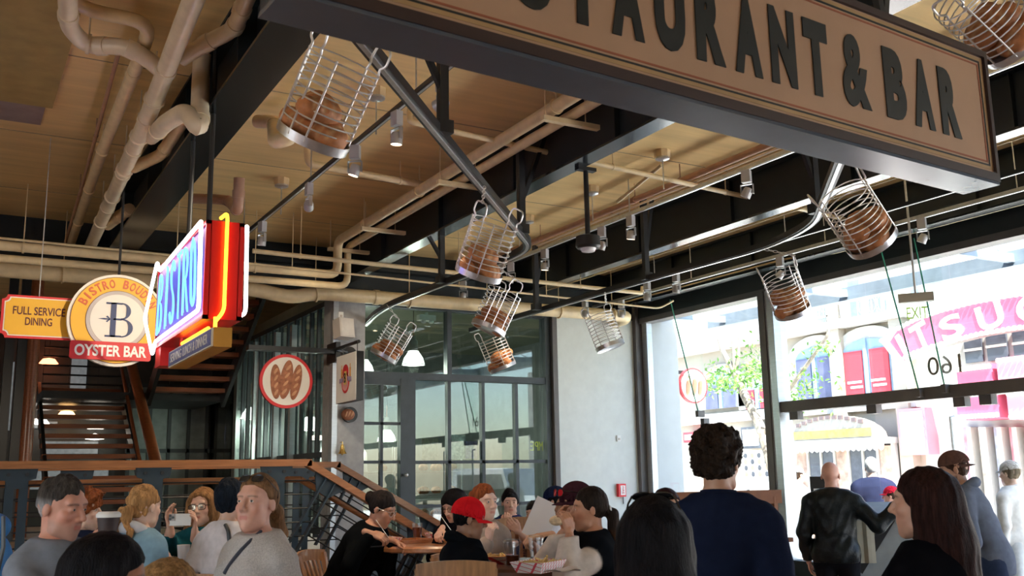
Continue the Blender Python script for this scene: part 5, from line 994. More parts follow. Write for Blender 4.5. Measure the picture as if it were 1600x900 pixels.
LS['cap'] = MB().lathe([(0.001, 0.42), (0.035, 0.42), (0.04, 0.36), (0.062, 0.35), (0.066, 0.22), (0.08, 0.20), (0.001, 0.20)], (0, 0, 0), 20, cap=False).mesh('lamp_cap', None, True)
LS['rim'] = MB().tube([(0.168 * math.cos(a), 0.168 * math.sin(a), 0.0) for a in np.linspace(0, 2 * PI, 28, endpoint=False)], 0.007, 6, True).mesh('shade_rim', None, True)
LS['stem'] = MB().tube([(0, 0, 0.40), (0, 0, 0.62)], 0.012, 8).mesh('stem', None, True)
for k, m in (('shade', M_SHADE), ('cap', M_LCAP), ('rim', M_BLACK), ('stem', M_PIPER)): LS[k].materials.append(m)
def pendant(p, label, power=14, top=None):
    e = thing('pendant_lamp', label, 'lamp', p, group='white pendant lamps in the bakery')
    for k, n in (('shade', 'lamp_shade'), ('cap', 'lamp_cap'), ('rim', 'shade_rim'), ('stem', 'stem')): link(n, LS[k], None, e)
    MB().tube([(p[0], p[1], p[2] + 0.6), (p[0], p[1], 4.05)], 0.006, 6).ob('cord', M_BLACK, e)
    L = bpy.data.lights.new('bulb', 'POINT'); L.energy = power; L.color = (1, 0.93, 0.8); L.shadow_soft_size = 0.08; o = bpy.data.objects.new('bulb', L); COL.objects.link(o); o.parent = e; o.location = (0, 0, -0.06)
for px, py, d, lb, *pw in ((646, 570, 14.3, 'large lit pendant lamp behind the upper bakery window'), (568, 582, 15.6, 'lit pendant lamp half hidden by the crest sign'), (391, 655, 17.0, 'lit pendant lamp left of the three loaf sign, through the glass', 45), (484, 672, 15.2, 'lit pendant lamp low beside the column, through the glass', 45), (604, 690, 17.2, 'lit lamp seen through the glazed door')): pendant(at(px, py, d), lb, *pw)
# emergency light inside
e = thing('emergency_light', 'white emergency light inside the bakery above the pendant', 'emergency light', at(666, 497, 14.6)); c = np.array(e.location); MB().box(c, (0.26, 0.12, 0.08)).ob('case', M_WHITE, e)
for k in (-0.06, 0.06): MB().ball(c + np.array([k, -0.04, -0.06]), (0.04, 0.04, 0.03)).ob('lamp_head', M_WHITE, e, True)
MB().tube([c, (c[0], c[1], 4.05)], 0.03, 8).ob('mount', M_WHITE, e)
# wire bread racks with loaves
def rack(x0, x1, y, zs_, label, lw):
    e = thing('bread_rack', label, 'shelf', ((x0 + x1) / 2, y, 0.4))
    for x in (x0, x1):
        for yy in (y - 0.2, y + 0.2): MB().tube([(x, yy, 0.4), (x, yy, zs_[-1] + 0.35)], 0.012, 6).ob('rack_post', M_GALV, e, True)
    for i, z in enumerate(zs_):
        b = MB(); b.tube([(x0, y - 0.2, z), (x1, y - 0.2, z)], 0.008, 5); b.tube([(x0, y + 0.2, z), (x1, y + 0.2, z)], 0.008, 5)
        for xx in np.linspace(x0, x1, 10): b.tube([(xx, y - 0.2, z), (xx, y + 0.2, z)], 0.005, 5)
        b.ob('wire_shelf', M_GALV, e, True); n = int((x1 - x0) / 0.21)
        for k in range(n):
            loaf((x0 + 0.11 + k * (x1 - x0 - 0.2) / max(1, n - 1), y - 0.04 * (k % 2), z + 0.063), rotz(k * 1.3 + i), '%s loaf from the left on the %s of %s' % (('first', 'second', 'third', 'fourth', 'fifth', 'sixth')[k], ('bottom shelf', 'second shelf', 'third shelf', 'top shelf')[i], lw), k + i, 1.0, 'loaves on the bakery racks')
rack(4.80, 5.42, 13.1, (0.78, 1.1, 1.42, 1.74), 'wire bread rack behind the glazed door', 'the bakery rack behind the door')
rack(5.62, 6.48, 13.1, (0.78, 1.1, 1.42, 1.74), 'wire bread rack behind the middle bakery panes', 'the bakery rack behind the panes')
# counter and posters inside
e = thing('bakery_counter', 'pale steel counter deep inside the bakery', 'counter', (6.5, 15.6, 0.4)); MB().bx((4.9, 15.3, 0.4), (8.6, 15.9, 1.25)).ob('counter_body', mat('counter_pale', (0.45, 0.47, 0.45), 0.5), e); MB().bx((4.85, 15.25, 1.25), (8.65, 15.95, 1.3)).ob('counter_top', M_GALV, e)
e = thing('steel_tank', 'rounded steel kettle inside the glazed partition', 'kettle', (6.0, 16.6, 1.3)); MB().lathe([(0.001, 1.1), (0.3, 1.05), (0.45, 0.8), (0.48, 0.2), (0.4, 0.0)], (6.0, 16.6, 1.3), 24).ob('tank_body', M_GALV, e, True); MB().lathe([(0.2, 0), (0.2, -0.9)], (6.0, 16.6, 1.3), 12).ob('tank_stand', M_GALV, e)
for i, (px, py, wd, ht, cl_, lb) in enumerate(((672, 702, 0.24, 0.30, (0.42, 0.38, 0.30), 'brown notice behind the bakery glass'), (713, 698, 0.28, 0.34, (0.75, 0.75, 0.72), 'white price list behind the bakery glass'), (735, 703, 0.20, 0.24, (0.35, 0.30, 0.55), 'small purple poster behind the bakery glass'))):
    c = pl(px, py, Y=12.56); e = tag(MB().box(c, (wd, 0.012, ht)).ob('notice', mat('notice%d' % i, cl_, 0.7, var=0.3, vscale=30)), lb, 'notice')
c = pl(842, 697, Y=12.53); e = thing('window_lettering', 'yellow reversed letters on the right bakery pane', 'lettering', c)
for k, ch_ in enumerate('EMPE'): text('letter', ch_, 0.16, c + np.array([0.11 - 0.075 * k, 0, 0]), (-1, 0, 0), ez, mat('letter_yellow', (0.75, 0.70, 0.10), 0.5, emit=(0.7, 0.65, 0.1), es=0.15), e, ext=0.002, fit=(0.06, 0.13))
# ------------------------------------------------------------------ platform railings and steps
def post(e, x, y, z0, z1, m=M_TEAL):
    for k in (-0.045, 0.045): MB().bx((x + k - 0.03, y - 0.006, z0), (x + k + 0.03, y + 0.006, z1)).ob('post_plate', m, e)
    MB().prism([(-0.06, -0.14), (0.06, -0.14), (0.07, -0.085), (0.12, -0.07), (0.13, 0.0), (-0.13, 0.0), (-0.12, -0.07), (-0.07, -0.085)], (x, y - 0.012, z1), ex, ez, 0.02).ob('head_plate', m, e)
    for k in (-0.06, 0.06): MB().lathe([(0.001, 0.0), (0.014, 0.0), (0.014, 0.012), (0.001, 0.012)], (x + k, y - 0.03, z1 - 0.04), 8, RY, cap=False).ob('bolt', M_DARK, e)
def railing(y, xb, xe, ze, label, posts, zt=1.82, x0=-3.2):
    e = thing('railing', label, 'railing', (0.5, y, 0.95)); sl = (zt - ze) / (xe - xb)
    MB().bx((x0, y - 0.05, zt - 0.055), (xb, y + 0.05, zt)).ob('top_rail', M_WOOD, e); MB().bar((xb - 0.03, y, zt - 0.028), (xe, y, ze - 0.028), 0.10, 0.055).ob('stair_rail', M_WOOD, e)
    b = MB().tube([(x0, y + 0.10, zt - 0.16), (xb - 0.05, y + 0.10, zt - 0.16)], 0.026, 10); b.ob('hand_rail', M_WOOD, e, True); MB().tube([(xb - 0.05, y + 0.10, zt - 0.16), (xe - 0.1, y + 0.10, ze - 0.10)], 0.026, 10).ob('hand_rail', M_WOOD, e, True)
    for i in range(6):
        z = zt - 0.17 - i * 0.11; MB().tube([(x0, y, z), (xb, y, z)], 0.006, 5).ob('cable', M_BLACK, e, True); MB().tube([(xb, y, z), (xe - 0.05, y, max(z - sl * (xe - 0.05 - xb), 0.42))], 0.006, 5).ob('cable', M_BLACK, e, True)
    for x in posts: post(e, x, y, 0.95 if x < xb else 0.42, zt - 0.055)
    a = np.array([xe - xb, 0, ze - zt]); a /= np.linalg.norm(a); n_ = np.array([-a[2], 0, a[0]]) if a[0] > 0 else a; n_ = n_ if n_[2] > 0 else -n_
    for f in (0.16, 0.9):
        p = np.array([xb, y, zt - 0.06]) + a * f * np.hypot(xe - xb, zt - ze); L = 0.72 if f < 0.5 else 0.62
        for k in (-0.045, 0.045): MB().bar(p + a * k, p + a * k - n_ * L, 0.012, 0.07, up=np.array([0, 1.0, 0])).ob('stair_post', M_TEAL, e)
        MB().prism([(-0.06, -0.14), (0.06, -0.14), (0.16, 0.0), (-0.16, 0.0)], p - np.array([0, 0.012, 0]), a, n_, -0.02).ob('head_plate', M_TEAL, e)
    MB().bar((xb - 0.1, y, 0.80), (xe + 0.05, y, 0.80 - sl * (xe - xb + 0.15)), 0.03, 0.26).ob('stringer', M_TEAL, e)
    return e
px_ = lambda x, y, Y: float(pl(x, y, Y=Y)[0])
railing(8.0, 2.63, 3.74, 1.16, 'wood topped steel railing in front of the stair hall', [px_(26, 760, 8), px_(238, 760, 8), px_(430, 760, 8)])
railing(9.2, 3.31, 4.40, 1.20, 'wood topped steel railing on the far side of the steps', [px_(470, 760, 9.2), 1.0])
stp = thing('platform_steps', 'dark steps leading down from the platform between the railings', 'steps', (3.0, 8.6, 0.4))
for i in range(3): MB().bx((2.62 + i * 0.30, 8.06, 0.4), (3.0 + i * 0.30, 9.14, 0.95 - 0.18 * (i + 1) + 0.18 - 0.005)).ob('step', mat('step_stone', (0.10, 0.11, 0.13), 0.7), stp)
# ------------------------------------------------------------------ stair hall behind the header beam
st = thing('staircase', 'open tread wooden staircase rising in the dark hall', 'staircase', (2.0, 16.5, 0.95))
for i in range(14): MB().bx((1.32, 15.2 + 0.28 * i, 1.02 + 0.17 * i), (2.74, 15.5 + 0.28 * i, 1.09 + 0.17 * i)).ob('tread', M_REDWOOD, st)
for x in (1.36, 2.70): MB().bar((x, 15.2, 0.9), (x, 19.0, 3.3), 0.05, 0.24).ob('stringer', M_BLACK, st)
for i in range(8): MB().bx((2.86, 16.9 - 0.28 * i, 3.12 + 0.17 * i), (4.05, 17.2 - 0.28 * i, 3.19 + 0.17 * i)).ob('tread', M_REDWOOD, st)
for x in (2.88, 4.08): MB().bar((x, 17.2, 3.0), (x, 14.8, 4.5), 0.06, 0.26).ob('stringer', M_BLACK, st)
MB().bx((1.3, 17.3, 3.0), (4.1, 19.3, 3.12)).ob('landing', M_BLACK, st)
q = pl(45, 640, Y=15.5); MB().tube([(q[0], q[1], 0.95), (q[0], q[1], 4.6)], 0.085, 14).ob('newel_post', M_REDWOOD, st, True)
MB().tube([pl(248, 740, Y=15.3), pl(203, 560, Y=18.2)], 0.085, 14).ob('stair_rail', M_REDWOOD, st, True); MB().tube([pl(222, 740, Y=15.3) , pl(190, 575, Y=18.2)], 0.03, 8).ob('stair_rail', M_REDWOOD, st, True)
for i in range(6): MB().bx((1.4, 18.9, 3.2 + i * 0.16), (2.7, 18.93, 3.23 + i * 0.16)).ob('guard_bar', M_BLACK, st)
for x in (px_(8, 620, 14.5), px_(28, 620, 14.5)): struct(slab('trim_14', (x - 0.05, 14.45, 0.95), (x + 0.06, 14.6, 4.5), M_BLACK))
# back of hall: lit panes between the treads and at left
for i, (x, z, wd, ht) in enumerate(((0.55, 3.3, 0.10, 1.3), (0.95, 3.2, 0.08, 1.2), (2.05, 3.65, 0.26, 0.9), (1.6, 1.75, 0.5, 0.35), (2.4, 1.8, 0.5, 0.3), (2.0, 2.3, 0.9, 0.22), (1.5, 2.7, 0.5, 0.12), (0.2, 2.0, 0.15, 1.2))):
    o = MB().bx((x - wd / 2, 19.56, z - ht / 2), (x + wd / 2, 19.60, z + ht / 2)).ob('window_%d' % (6 + i), mat('far_lit_pane', (0.12, 0.13, 0.13), 0.4, emit=(0.75, 0.85, 0.9), es=0.06, var=0.4, vscale=12)); struct(o, 'small lit pane at the back of the stair hall')
for i, (px, py) in enumerate(((104, 650), (148, 686), (62, 662), (76, 568))):
    e = thing('hall_lamp', ('amber lamp glowing between the stair treads', 'white lamp glowing low between the stair treads', 'lamp glowing at the left edge of the stair treads', 'small red lamp high in the stair hall')[i], 'lamp', pl(px, py, Y=19.3)); c = np.array(e.location); MB().lathe([(0.001, 0.1), (0.10, 0.08), (0.16, 0.0), (0.001, -0.02)], c, 16, cap=False).ob('lamp_shade', emis('hall_glow%d' % i, ((1, 0.55, 0.2), (1, 0.9, 0.75), (1, 0.9, 0.8), (1, 0.25, 0.1))[i], 2.5), e, True); MB().tube([c + np.array([0, 0, 0.1]), (c[0], c[1], ZC)], 0.005, 5).ob('cord', M_BLACK, e)
# ------------------------------------------------------------------ tables and chairs
ZD = 0.4
def round_table(c, r, label, m, leg=M_TEAL):
    e = thing('round_table', label, 'table', (c[0], c[1], ZD)); o = (c[0], c[1], ZD)
    MB().lathe([(0.001, 0.70), (r - 0.02, 0.70), (r, 0.71), (r, 0.735), (r - 0.012, 0.75), (0.001, 0.75)], o, 48, cap=False).ob('tabletop', m, e, True); MB().lathe([(0.045, 0.04), (0.045, 0.70)], o, 16).ob('pedestal', leg, e, True); MB().lathe([(0.30, 0.0), (0.30, 0.02), (0.06, 0.06), (0.045, 0.06)], o, 24).ob('base', leg, e, True); MB().lathe([(0.18, 0.68), (0.18, 0.70)], o, 16).ob('top_plate', leg, e)
T1 = pl(690, 846, Z=1.15); T2 = pl(812, 880, Z=1.15); T3 = pl(300, 872, Z=1.15); T4 = pl(858, 832, Z=1.15)
round_table(T1, 0.62, 'round wooden table before the woman in black', M_TABLE); round_table(T2, 0.42, 'dark wooden table with drinks and fries in the foreground', mat('table_dark', (0.12, 0.045, 0.025), 0.3, var=0.2, coat=0.4)); round_table(T3, 0.42, 'dark table beside the woman taking a photo', MATS['table_dark']); round_table(T4, 0.38, 'small table behind the drinks, near the plaster wall', M_TABLE)
def make_chair():
    e = bpy.data.objects.new('wooden_chair', None); COL.objects.link(e)
    def part(n, b, sm=False): return b.ob(n, M_CHAIR, e, sm, world=False)
    part('seat', MB().prism(rrect(-0.21, 0.21, -0.20, 0.20, 0.05), (0, 0, 0.43), (1, 0, 0), (0, 1, 0), 0.035))
    for x in (-0.18, 0.18): part('leg', MB().bar((x, 0.17, 0.43), (x * 1.08, 0.20, 0), 0.036, 0.036))
    for x in (-1, 1): part('leg', MB().bar((x * 0.175, -0.18, 0.44), (x * 0.19, -0.24, 0), 0.036, 0.036)); part('back_post', MB().bar((x * 0.18, -0.185, 0.42), (x * 0.205, -0.27, 0.86), 0.045, 0.032, (0, 1, 0)))
    n = 9; V = []; 
    for i in range(n):
        u = -1 + 2 * i / (n - 1); x = 0.22 * u; y = -0.255 - 0.035 * (1 - u * u); zt = 0.885 + 0.018 * (1 - u * u); zb = 0.775 + 0.025 * (1 - u * u)
        V += [(x, y, zb), (x, y - 0.022, zb), (x, y - 0.03, zt), (x, y - 0.008, zt)]
    F = [(0, 3, 2, 1), (4 * n - 4, 4 * n - 3, 4 * n - 2, 4 * n - 1)]
    for i in range(n - 1):
        for j in range(4): F.append((4 * i + j, 4 * i + (j + 1) % 4, 4 * i + 4 + (j + 1) % 4, 4 * i + 4 + j))
    part('top_rail', MB().add(V, F)); part('lower_rail', MB().bar((-0.185, -0.20, 0.50), (0.185, -0.20, 0.50), 0.025, 0.045))
    for x in (-0.12, -0.06, 0.0, 0.06, 0.12): part('slat', MB().bar((x, -0.20, 0.50), (x * 1.1, -0.28 + 0.1 * x * x, 0.80), 0.030, 0.012, (0, 1, 0)))
    for x in (-0.185, 0.185): part('stretcher', MB().bar((x, 0.18, 0.2), (x, -0.21, 0.2), 0.022, 0.022))
    return e
proto = make_chair(); used = [0]
def chair(p, fc, label, z=ZD):
    o = proto if not used[0] else copy_tree(proto); used[0] = 1; o.location = (float(p[0]), float(p[1]), z); o.rotation_euler = (0, 0, -(AZ + rad(fc))); o.scale = (1, 1, 1); return tag(o, label, 'chair', 'wooden slat back chairs')
# ------------------------------------------------------------------ street outside
M_PAVE = mat('pavement', (0.74, 0.72, 0.69), 0.85, var=0.08, vscale=2); M_ROAD = mat('asphalt', (0.46, 0.45, 0.44), 0.9, var=0.1, vscale=4); M_FAC = mat('facade_cream', (0.31, 0.27, 0.22), 0.85, var=0.05, vscale=1.5); M_FACW = mat('facade_white', (0.40, 0.38, 0.35), 0.8, var=0.03); M_PINK = mat('sign_pink', (0.50, 0.085, 0.145), 0.5, var=0.03); M_PINKL = mat('sign_pink_light', (0.55, 0.20, 0.25), 0.5, var=0.03); M_GW = mat('dark_street_glass', (0.06, 0.065, 0.085), 0.15, var=0.2); M_SKYB = mat('frame_blue', (0.20, 0.29, 0.38), 0.5)
slab('pavement', (9.6, -30, -0.3), (13.6, 40, -0.1), M_PAVE); slab('road', (13.6, -30, -0.4), (18.6, 40, -0.22), M_ROAD); slab('pavement_far', (18.6, -30, -0.4), (21.5, 40, -0.1), M_PAVE); slab('ground', (-40, -40, -0.6), (60, 50, -0.42), mat('dark_ground', (0.10, 0.10, 0.11), 0.9))
XB = 21.5
B = lambda x, y, X=XB: pl(x, y, X=X)
zst = lambda y, x=1300: float(B(x, y)[2])
bd = thing('arched_building', 'cream arched building across the street', 'building', (XB, 22, -0.1))
ya, yb_ = float(B(1420, 560)[1]), 40.0
z_ar_t = 12.0
MB().bx((XB + 0.3, ya, -0.1), (XB + 4, yb_, float(B(1300, 500)[2]))).ob('wall', M_FAC, bd); MB().bx((XB + 1.6, ya, float(B(1300, 500)[2])), (XB + 4, yb_, float(B(1300, 395)[2]) + 1.0)).ob('upper_wall', M_FACW, bd)
MB().bx((XB - 0.05, ya, float(B(1300, 508)[2]) - 0.12), (XB + 0.4, yb_, float(B(1300, 502)[2]))).ob('cornice', M_FACW, bd); MB().bx((XB + 0.1, ya, float(B(1300, 640)[2]) - 0.1), (XB + 0.4, yb_, float(B(1300, 634)[2]) + 0.1)).ob('sill_course', M_FACW, bd)
M_RPAN = mat('arch_panel_red', (0.50, 0.035, 0.05), 0.6, var=0.04); M_BPAN = mat('arch_panel_blue', (0.09, 0.095, 0.17), 0.6, var=0.3, vscale=3)
def arch(xl, xr, ytop, ysp, ybot, m, split=True):
    y1, y0 = float(B(xl, ybot)[1]), float(B(xr, ybot)[1]); zb_, zs_, zt_ = float(B(xl, ybot)[2]), float(B((xl + xr) / 2, ysp)[2]), float(B((xl + xr) / 2, ytop)[2]); cy_ = (y0 + y1) / 2; w_ = (y1 - y0) / 2
    arc = [(cy_ - w_ * math.cos(PI * i / 12), zs_ + (zt_ - zs_) * math.sin(PI * i / 12)) for i in range(13)]
    fr_ = [(cy_ - (w_ + 0.35) * math.cos(PI * i / 12), zs_ + (zt_ - zs_ + 0.35) * math.sin(PI * i / 12)) for i in range(13)]
    MB().prism(fr_ + [(cy_ + w_ + 0.35, zb_), (cy_ - w_ - 0.35, zb_)], (XB + 0.30, 0, 0), (0, 1, 0), (0, 0, 1), -0.12).ob('arch_surround', M_FACW, bd)
    MB().prism(arc + [(cy_ + w_, zb_), (cy_ - w_, zb_)], (XB + 0.17, 0, 0), (0, 1, 0), (0, 0, 1), -0.03).ob('fanlight', M_SKYB, bd)
    for a, b2 in (((y0, cy_ - 0.08), (cy_ + 0.08, y1)) if split else ((y0, y1),)): MB().bx((XB + 0.10, a + 0.05, zb_), (XB + 0.14, b2 - 0.05, zs_)).ob('arch_panel', m, bd)
    if split and m is M_RPAN:
        for k, (fa_, fb_) in enumerate(((0.62, 0.92), (0.60, 0.86), (0.12, 0.42), (0.10, 0.38))): MB().bx((XB + 0.09, y0 + (y1 - y0) * fa_, zb_ + (zs_ - zb_) * (0.42 - 0.09 * (k % 2))), (XB + 0.10, y0 + (y1 - y0) * fb_, zb_ + (zs_ - zb_) * (0.46 - 0.09 * (k % 2)))).ob('print_line', M_WHITE, bd)
    MB().bx((XB + 0.08, cy_ - 0.05, zb_), (XB + 0.16, cy_ + 0.05, zt_)).ob('arch_mullion', M_SKYB, bd)
arch(1318, 1393, 527, 545, 637, M_RPAN); arch(1243, 1303, 541, 558, 640, M_BPAN); arch(1160, 1200, 600, 608, 640, M_RPAN); arch(1098, 1148, 585, 600, 640, M_BPAN)
c_ = B(1334, 580, XB + 0.06); text('lettering', 'Velvet', 0.5, c_, (0, -1, 0), ez, M_WHITE, bd, ext=0.005, fit=(0.9, 0.3)) if False else None
# balcony railings
for i, (xl, xr) in enumerate(((1225, 1255), (1260, 1292), (1306, 1326), (1332, 1384))):
    y1, y0 = float(B(xl, 480)[1]), float(B(xr, 480)[1]); zb_, zt_ = float(B(xl, 502)[2]), float(B(xl, 462)[2]); b = MB()
    b.bx((XB, y0, zt_ - 0.06), (XB + 0.06, y1, zt_)); b.bx((XB, y0, zb_), (XB + 0.06, y1, zb_ + 0.06))
    for y in np.arange(y0, y1, 0.16): b.tube([(XB + 0.03, y, zb_), (XB + 0.03, y, zt_)], 0.018, 5)
    for y in np.arange(y0 + 0.16, y1 - 0.1, 0.32): b.tube([(XB + 0.03, y + 0.13 * math.cos(a), (zb_ + zt_) / 2 + 0.2 * math.sin(a)) for a in np.linspace(0, 2 * PI, 10, endpoint=False)], 0.015, 5, True)
    b.ob('balcony_rail', mat('iron_blue_grey', (0.28, 0.34, 0.42), 0.6), bd)
    MB().bx((XB + 1.5, y0 + 0.1, zb_), (XB + 1.58, y1 - 0.1, zt_ + 0.5)).ob('balcony_window', M_SKYB, bd)
for x in (1298, 1395): q = B(x, 480); MB().bx((XB, q[1] - 0.2, 0), (XB + 0.5, q[1] + 0.2, q[2] + 1.2)).ob('pilaster', M_FAC, bd)
# ground floor shop with awning sign under an arch
sh = thing('restaurant_building', 'small restaurant front with a curved white sign across the street', 'shop front', B(1330, 700))
y1, y0 = float(B(1240, 690)[1]), float(B(1402, 690)[1]); zb_, zt_ = float(B(1300, 697)[2]), float(B(1300, 688)[2]); cy_ = (y0 + y1) / 2; w_ = (y1 - y0) / 2
MB().prism([(cy_ + w_ * math.cos(PI * i / 14), zt_ + 0.65 * math.sin(PI * i / 14)) for i in range(15)], (XB - 0.35, 0, 0), (0, 1, 0), (0, 0, 1), -0.12).ob('sign_arch', mat('sign_arch_cream', (0.27, 0.25, 0.22), 0.7), sh); MB().bx((XB - 0.5, y0, zb_), (XB + 0.2, y1, zt_)).ob('awning_beam', M_FACW, sh)
MB().bx((XB - 0.5, y0 + 0.4, zt_ + 0.05), (XB - 0.46, y1 - 0.4, zt_ + 0.26)).ob('sign_band', mat('band_yellow', (0.34, 0.27, 0.06), 0.6, var=0.4, vscale=5), sh)
for i in range(11):
    t_ = (i + 0.5) / 11; yy = y0 + 0.6 + t_ * (y1 - y0 - 1.2); MB().bx((XB - 0.52, yy - 0.07, zt_ + 0.36 + 0.2 * math.sin(PI * t_)), (XB - 0.46, yy + 0.07, zt_ + 0.46 + 0.2 * math.sin(PI * t_))).ob('sign_letter', mat('sign_grey_letter', (0.10, 0.07, 0.07), 0.6), sh)
for i in range(7):
    a = y0 + 0.1 + i * (y1 - y0 - 0.2) / 7; MB().bx((XB - 0.1, a, -0.1), (XB + 0.05, a + (y1 - y0 - 0.2) / 7 - 0.08, zb_ - 0.05)).ob('shop_window', M_GW if i % 3 else mat('shop_interior', (0.34, 0.22, 0.17), 0.6, var=0.5, vscale=4), sh); MB().bx((XB - 0.14, a - 0.06, -0.1), (XB + 0.05, a, zb_)).ob('shop_frame', M_FACW, sh)
for i in range(20): a = y0 + i * (y1 - y0) / 20; MB().prism([(0, 0), (0.2, 0), (0.17, -0.14), (0.1, -0.18), (0.03, -0.14)], (XB - 0.5, a, zb_), (0, 1, 0), (0, 0, 1), -0.02).ob('awning_scallop', M_FACW, sh)
# menu boards between
for i, (x0_, y0_, x1_, y1_, cl_, lb) in enumerate(((1402, 640, 1452, 710, M_PINKL, 'tall pink edged menu board across the street'), (1068, 676, 1100, 690, M_RPAN, 'small red sign seen left of the curly haired man'), (1158, 668, 1190, 700, M_GW, 'dark square sign right of the curly haired man'))):
    a, b2 = B(x0_, y0_, XB - 0.1), B(x1_, y1_, XB - 0.1); e = thing('menu_board', lb, 'sign', ((a + b2) / 2)); MB().bx((XB - 0.12, b2[1], b2[2]), (XB + 0.35, a[1], a[2])).ob('board_edge', cl_, e); MB().bx((XB - 0.14, b2[1] + 0.08, b2[2] + 0.08), (XB - 0.12, a[1] - 0.08, a[2] - 0.08)).ob('board_face', M_WHITE if i == 0 else mat('board_face%d' % i, (0.72, 0.5, 0.48) if i == 1 else (0.45, 0.43, 0.42), 0.7, var=0.4, vscale=6), e)
    if i == 0:
        for k in range(9): zz_ = b2[2] + 0.2 + k * (a[2] - b2[2] - 0.4) / 9; MB().bx((XB - 0.15, b2[1] + 0.2, zz_), (XB - 0.14, a[1] - 0.2 - 0.3 * (k % 3), zz_ + 0.05)).ob('menu_line', M_SGREY, e)
# picture menu sheets seen beside the curly haired man
e = thing('picture_menu', 'sheet of food pictures seen right of the curly haired man', 'poster', B(1180, 725, 15.0)); a, b2 = B(1160, 705, 15.0), B(1205, 765, 15.0); MB().bx((15.0, b2[1], b2[2]), (15.04, a[1], a[2])).ob('sheet', M_WHITE, e)
for r_ in range(4):
    for c_i in range(4): MB().lathe([(0.001, 0), (0.055, 0), (0.055, 0.008), (0.001, 0.008)], (15.0, b2[1] + 0.09 + c_i * (a[1] - b2[1] - 0.18) / 3, a[2] - 0.1 - r_ * 0.13), 12, roty(-PI / 2), cap=False).ob('dish_picture', M_GW if (r_ + c_i) % 2 else M_PIPER, e)
for k in (0.1, 0.9): yy = b2[1] + k * (a[1] - b2[1]); MB().bx((15.0, yy - 0.02, -0.25), (15.05, yy + 0.02, b2[2])).ob('stand_leg', M_BLACK, e)
# candy shop with curved marquee at the right
cs = thing('candy_shop', 'candy shop with a curved pink marquee edged with bulbs', 'building', (XB, 11, -0.1)); yr = -12.0
MB().bx((XB + 0.3, yr, -0.1), (XB + 4, ya, float(B(1500, 372)[2]) - 1.2)).ob('wall', M_FACW, cs)
yq, zq = [], []
XM = XB - 0.6
top_ = [(1375, 533), (1400, 513), (1430, 497), (1470, 483), (1520, 470), (1580, 459), (1640, 452), (1720, 446), (1800, 444)]; bot_ = [(1402, 569), (1425, 556), (1455, 545), (1490, 535), (1535, 524), (1590, 515), (1650, 509), (1730, 503), (1800, 500)]
tq = [pl(*p, X=XM) for p in top_]; bq = [pl(*p, X=XM) for p in bot_]
def mpoly(T, Bt, x, th_, m, name): MB().prism([(p[1], p[2]) for p in T] + [(p[1], p[2]) for p in Bt[::-1]], (x, 0, 0), (0, 1, 0), (0, 0, 1), th_).ob(name, m, cs)
mpoly(tq, bq, XM + 0.3, -0.3, mat('marquee_edge', (0.30, 0.33, 0.30), 0.5), 'marquee_body')
ins = lambda T, Bt, k: [t * (1 - k) + b2 * k for t, b2 in zip(T, Bt)]
ti_, bi_ = ins(tq, bq, 0.10), ins(bq, tq, 0.10); sh_ = np.array([0, -0.28, 0]); ti_[0] = ti_[0] + sh_; bi_[0] = bi_[0] + sh_
mpoly(ti_, bi_, XM - 0.002, -0.02, M_PINK, 'marquee_face')
bulb = MB().ball((0, 0, 0), 0.055, 8, 6).mesh('bulb', None, True); bulb.materials.append(emis('bulb_glow', (1, 0.95, 0.8), 2.0))
for Lq, k in ((tq, 0.05), (bq, 0.05)):
    other = bq if Lq is tq else tq; P = [(1 - k) * a + k * b2 for a, b2 in zip(Lq, other)]
    for q, d in along(P, np.linspace(0.01, 0.99, 46)): link('bulb', bulb, None, cs).location = tuple(np.array([XM - 0.04, q[1], q[2]]) - np.array(cs.location))
for f in np.linspace(0.1, 0.9, 7): q = tq[0] * (1 - f) + bq[0] * f; link('bulb', bulb, None, cs).location = tuple(np.array([XM - 0.04, q[1] - 0.12, q[2]]) - np.array(cs.location))
for chx, px, py, wd, ht, rt_ in (('I', 1410, 540, 0.14, 0.62, 26), ('T', 1439, 525, 0.50, 0.66, 20), ('S', 1487, 511, 0.62, 0.58, 13), ('U', 1547, 494, 0.66, 0.60, 11), ('G', 1611, 481, 0.70, 0.60, 8), ('A', 1670, 476, 0.62, 0.60, 5), ('R', 1725, 473, 0.60, 0.60, 3)):
    a = rad(rt_); text('lettering', chx, 1.0, pl(px, py, X=XM - 0.03), (0, -math.cos(a), math.sin(a)), (0, math.sin(a), math.cos(a)), M_WHITE, cs, ext=0.02, bold=0.02, fit=(wd, ht))
for i, (x0_, x1_, yt0, yb0) in enumerate(((1496, 1527, 528, 556), (1530, 1566, 520, 552), (1571, 1610, 514, 548))):
    a, b2 = B(x0_, yt0), B(x1_, yb0 + 8); MB().bx((XB + 0.22, b2[1], b2[2]), (XB + 0.28, a[1], a[2])).ob('upper_window', M_GW, cs); zm = (a[2] + b2[2]) / 2; MB().bx((XB + 0.18, b2[1], zm - 0.03), (XB + 0.24, a[1], zm + 0.03)).ob('window_bar', M_FACW, cs)
for i, (x0_, y0_, x1_, y1_) in enumerate(((1494, 574, 1552, 605), (1556, 560, 1680, 605), (1492, 612, 1562, 652), (1572, 612, 1700, 648))):
    a, b2 = B(x0_, y0_, XB - 0.9), B(x1_, y1_, XB - 0.9); MB().bx((XB - 0.9, b2[1], b2[2]), (XB + 0.3, a[1], a[2])).ob('pink_canopy', M_PINK if i in (0, 2) else M_PINKL, cs)
    for k in range(12):
        for zz_ in (a[2] - 0.06, b2[2] + 0.06): link('bulb', bulb, None, cs).location = tuple(np.array([XB - 0.93, a[1] + (b2[1] - a[1]) * (k + 0.5) / 12, zz_]) - np.array(cs.location))
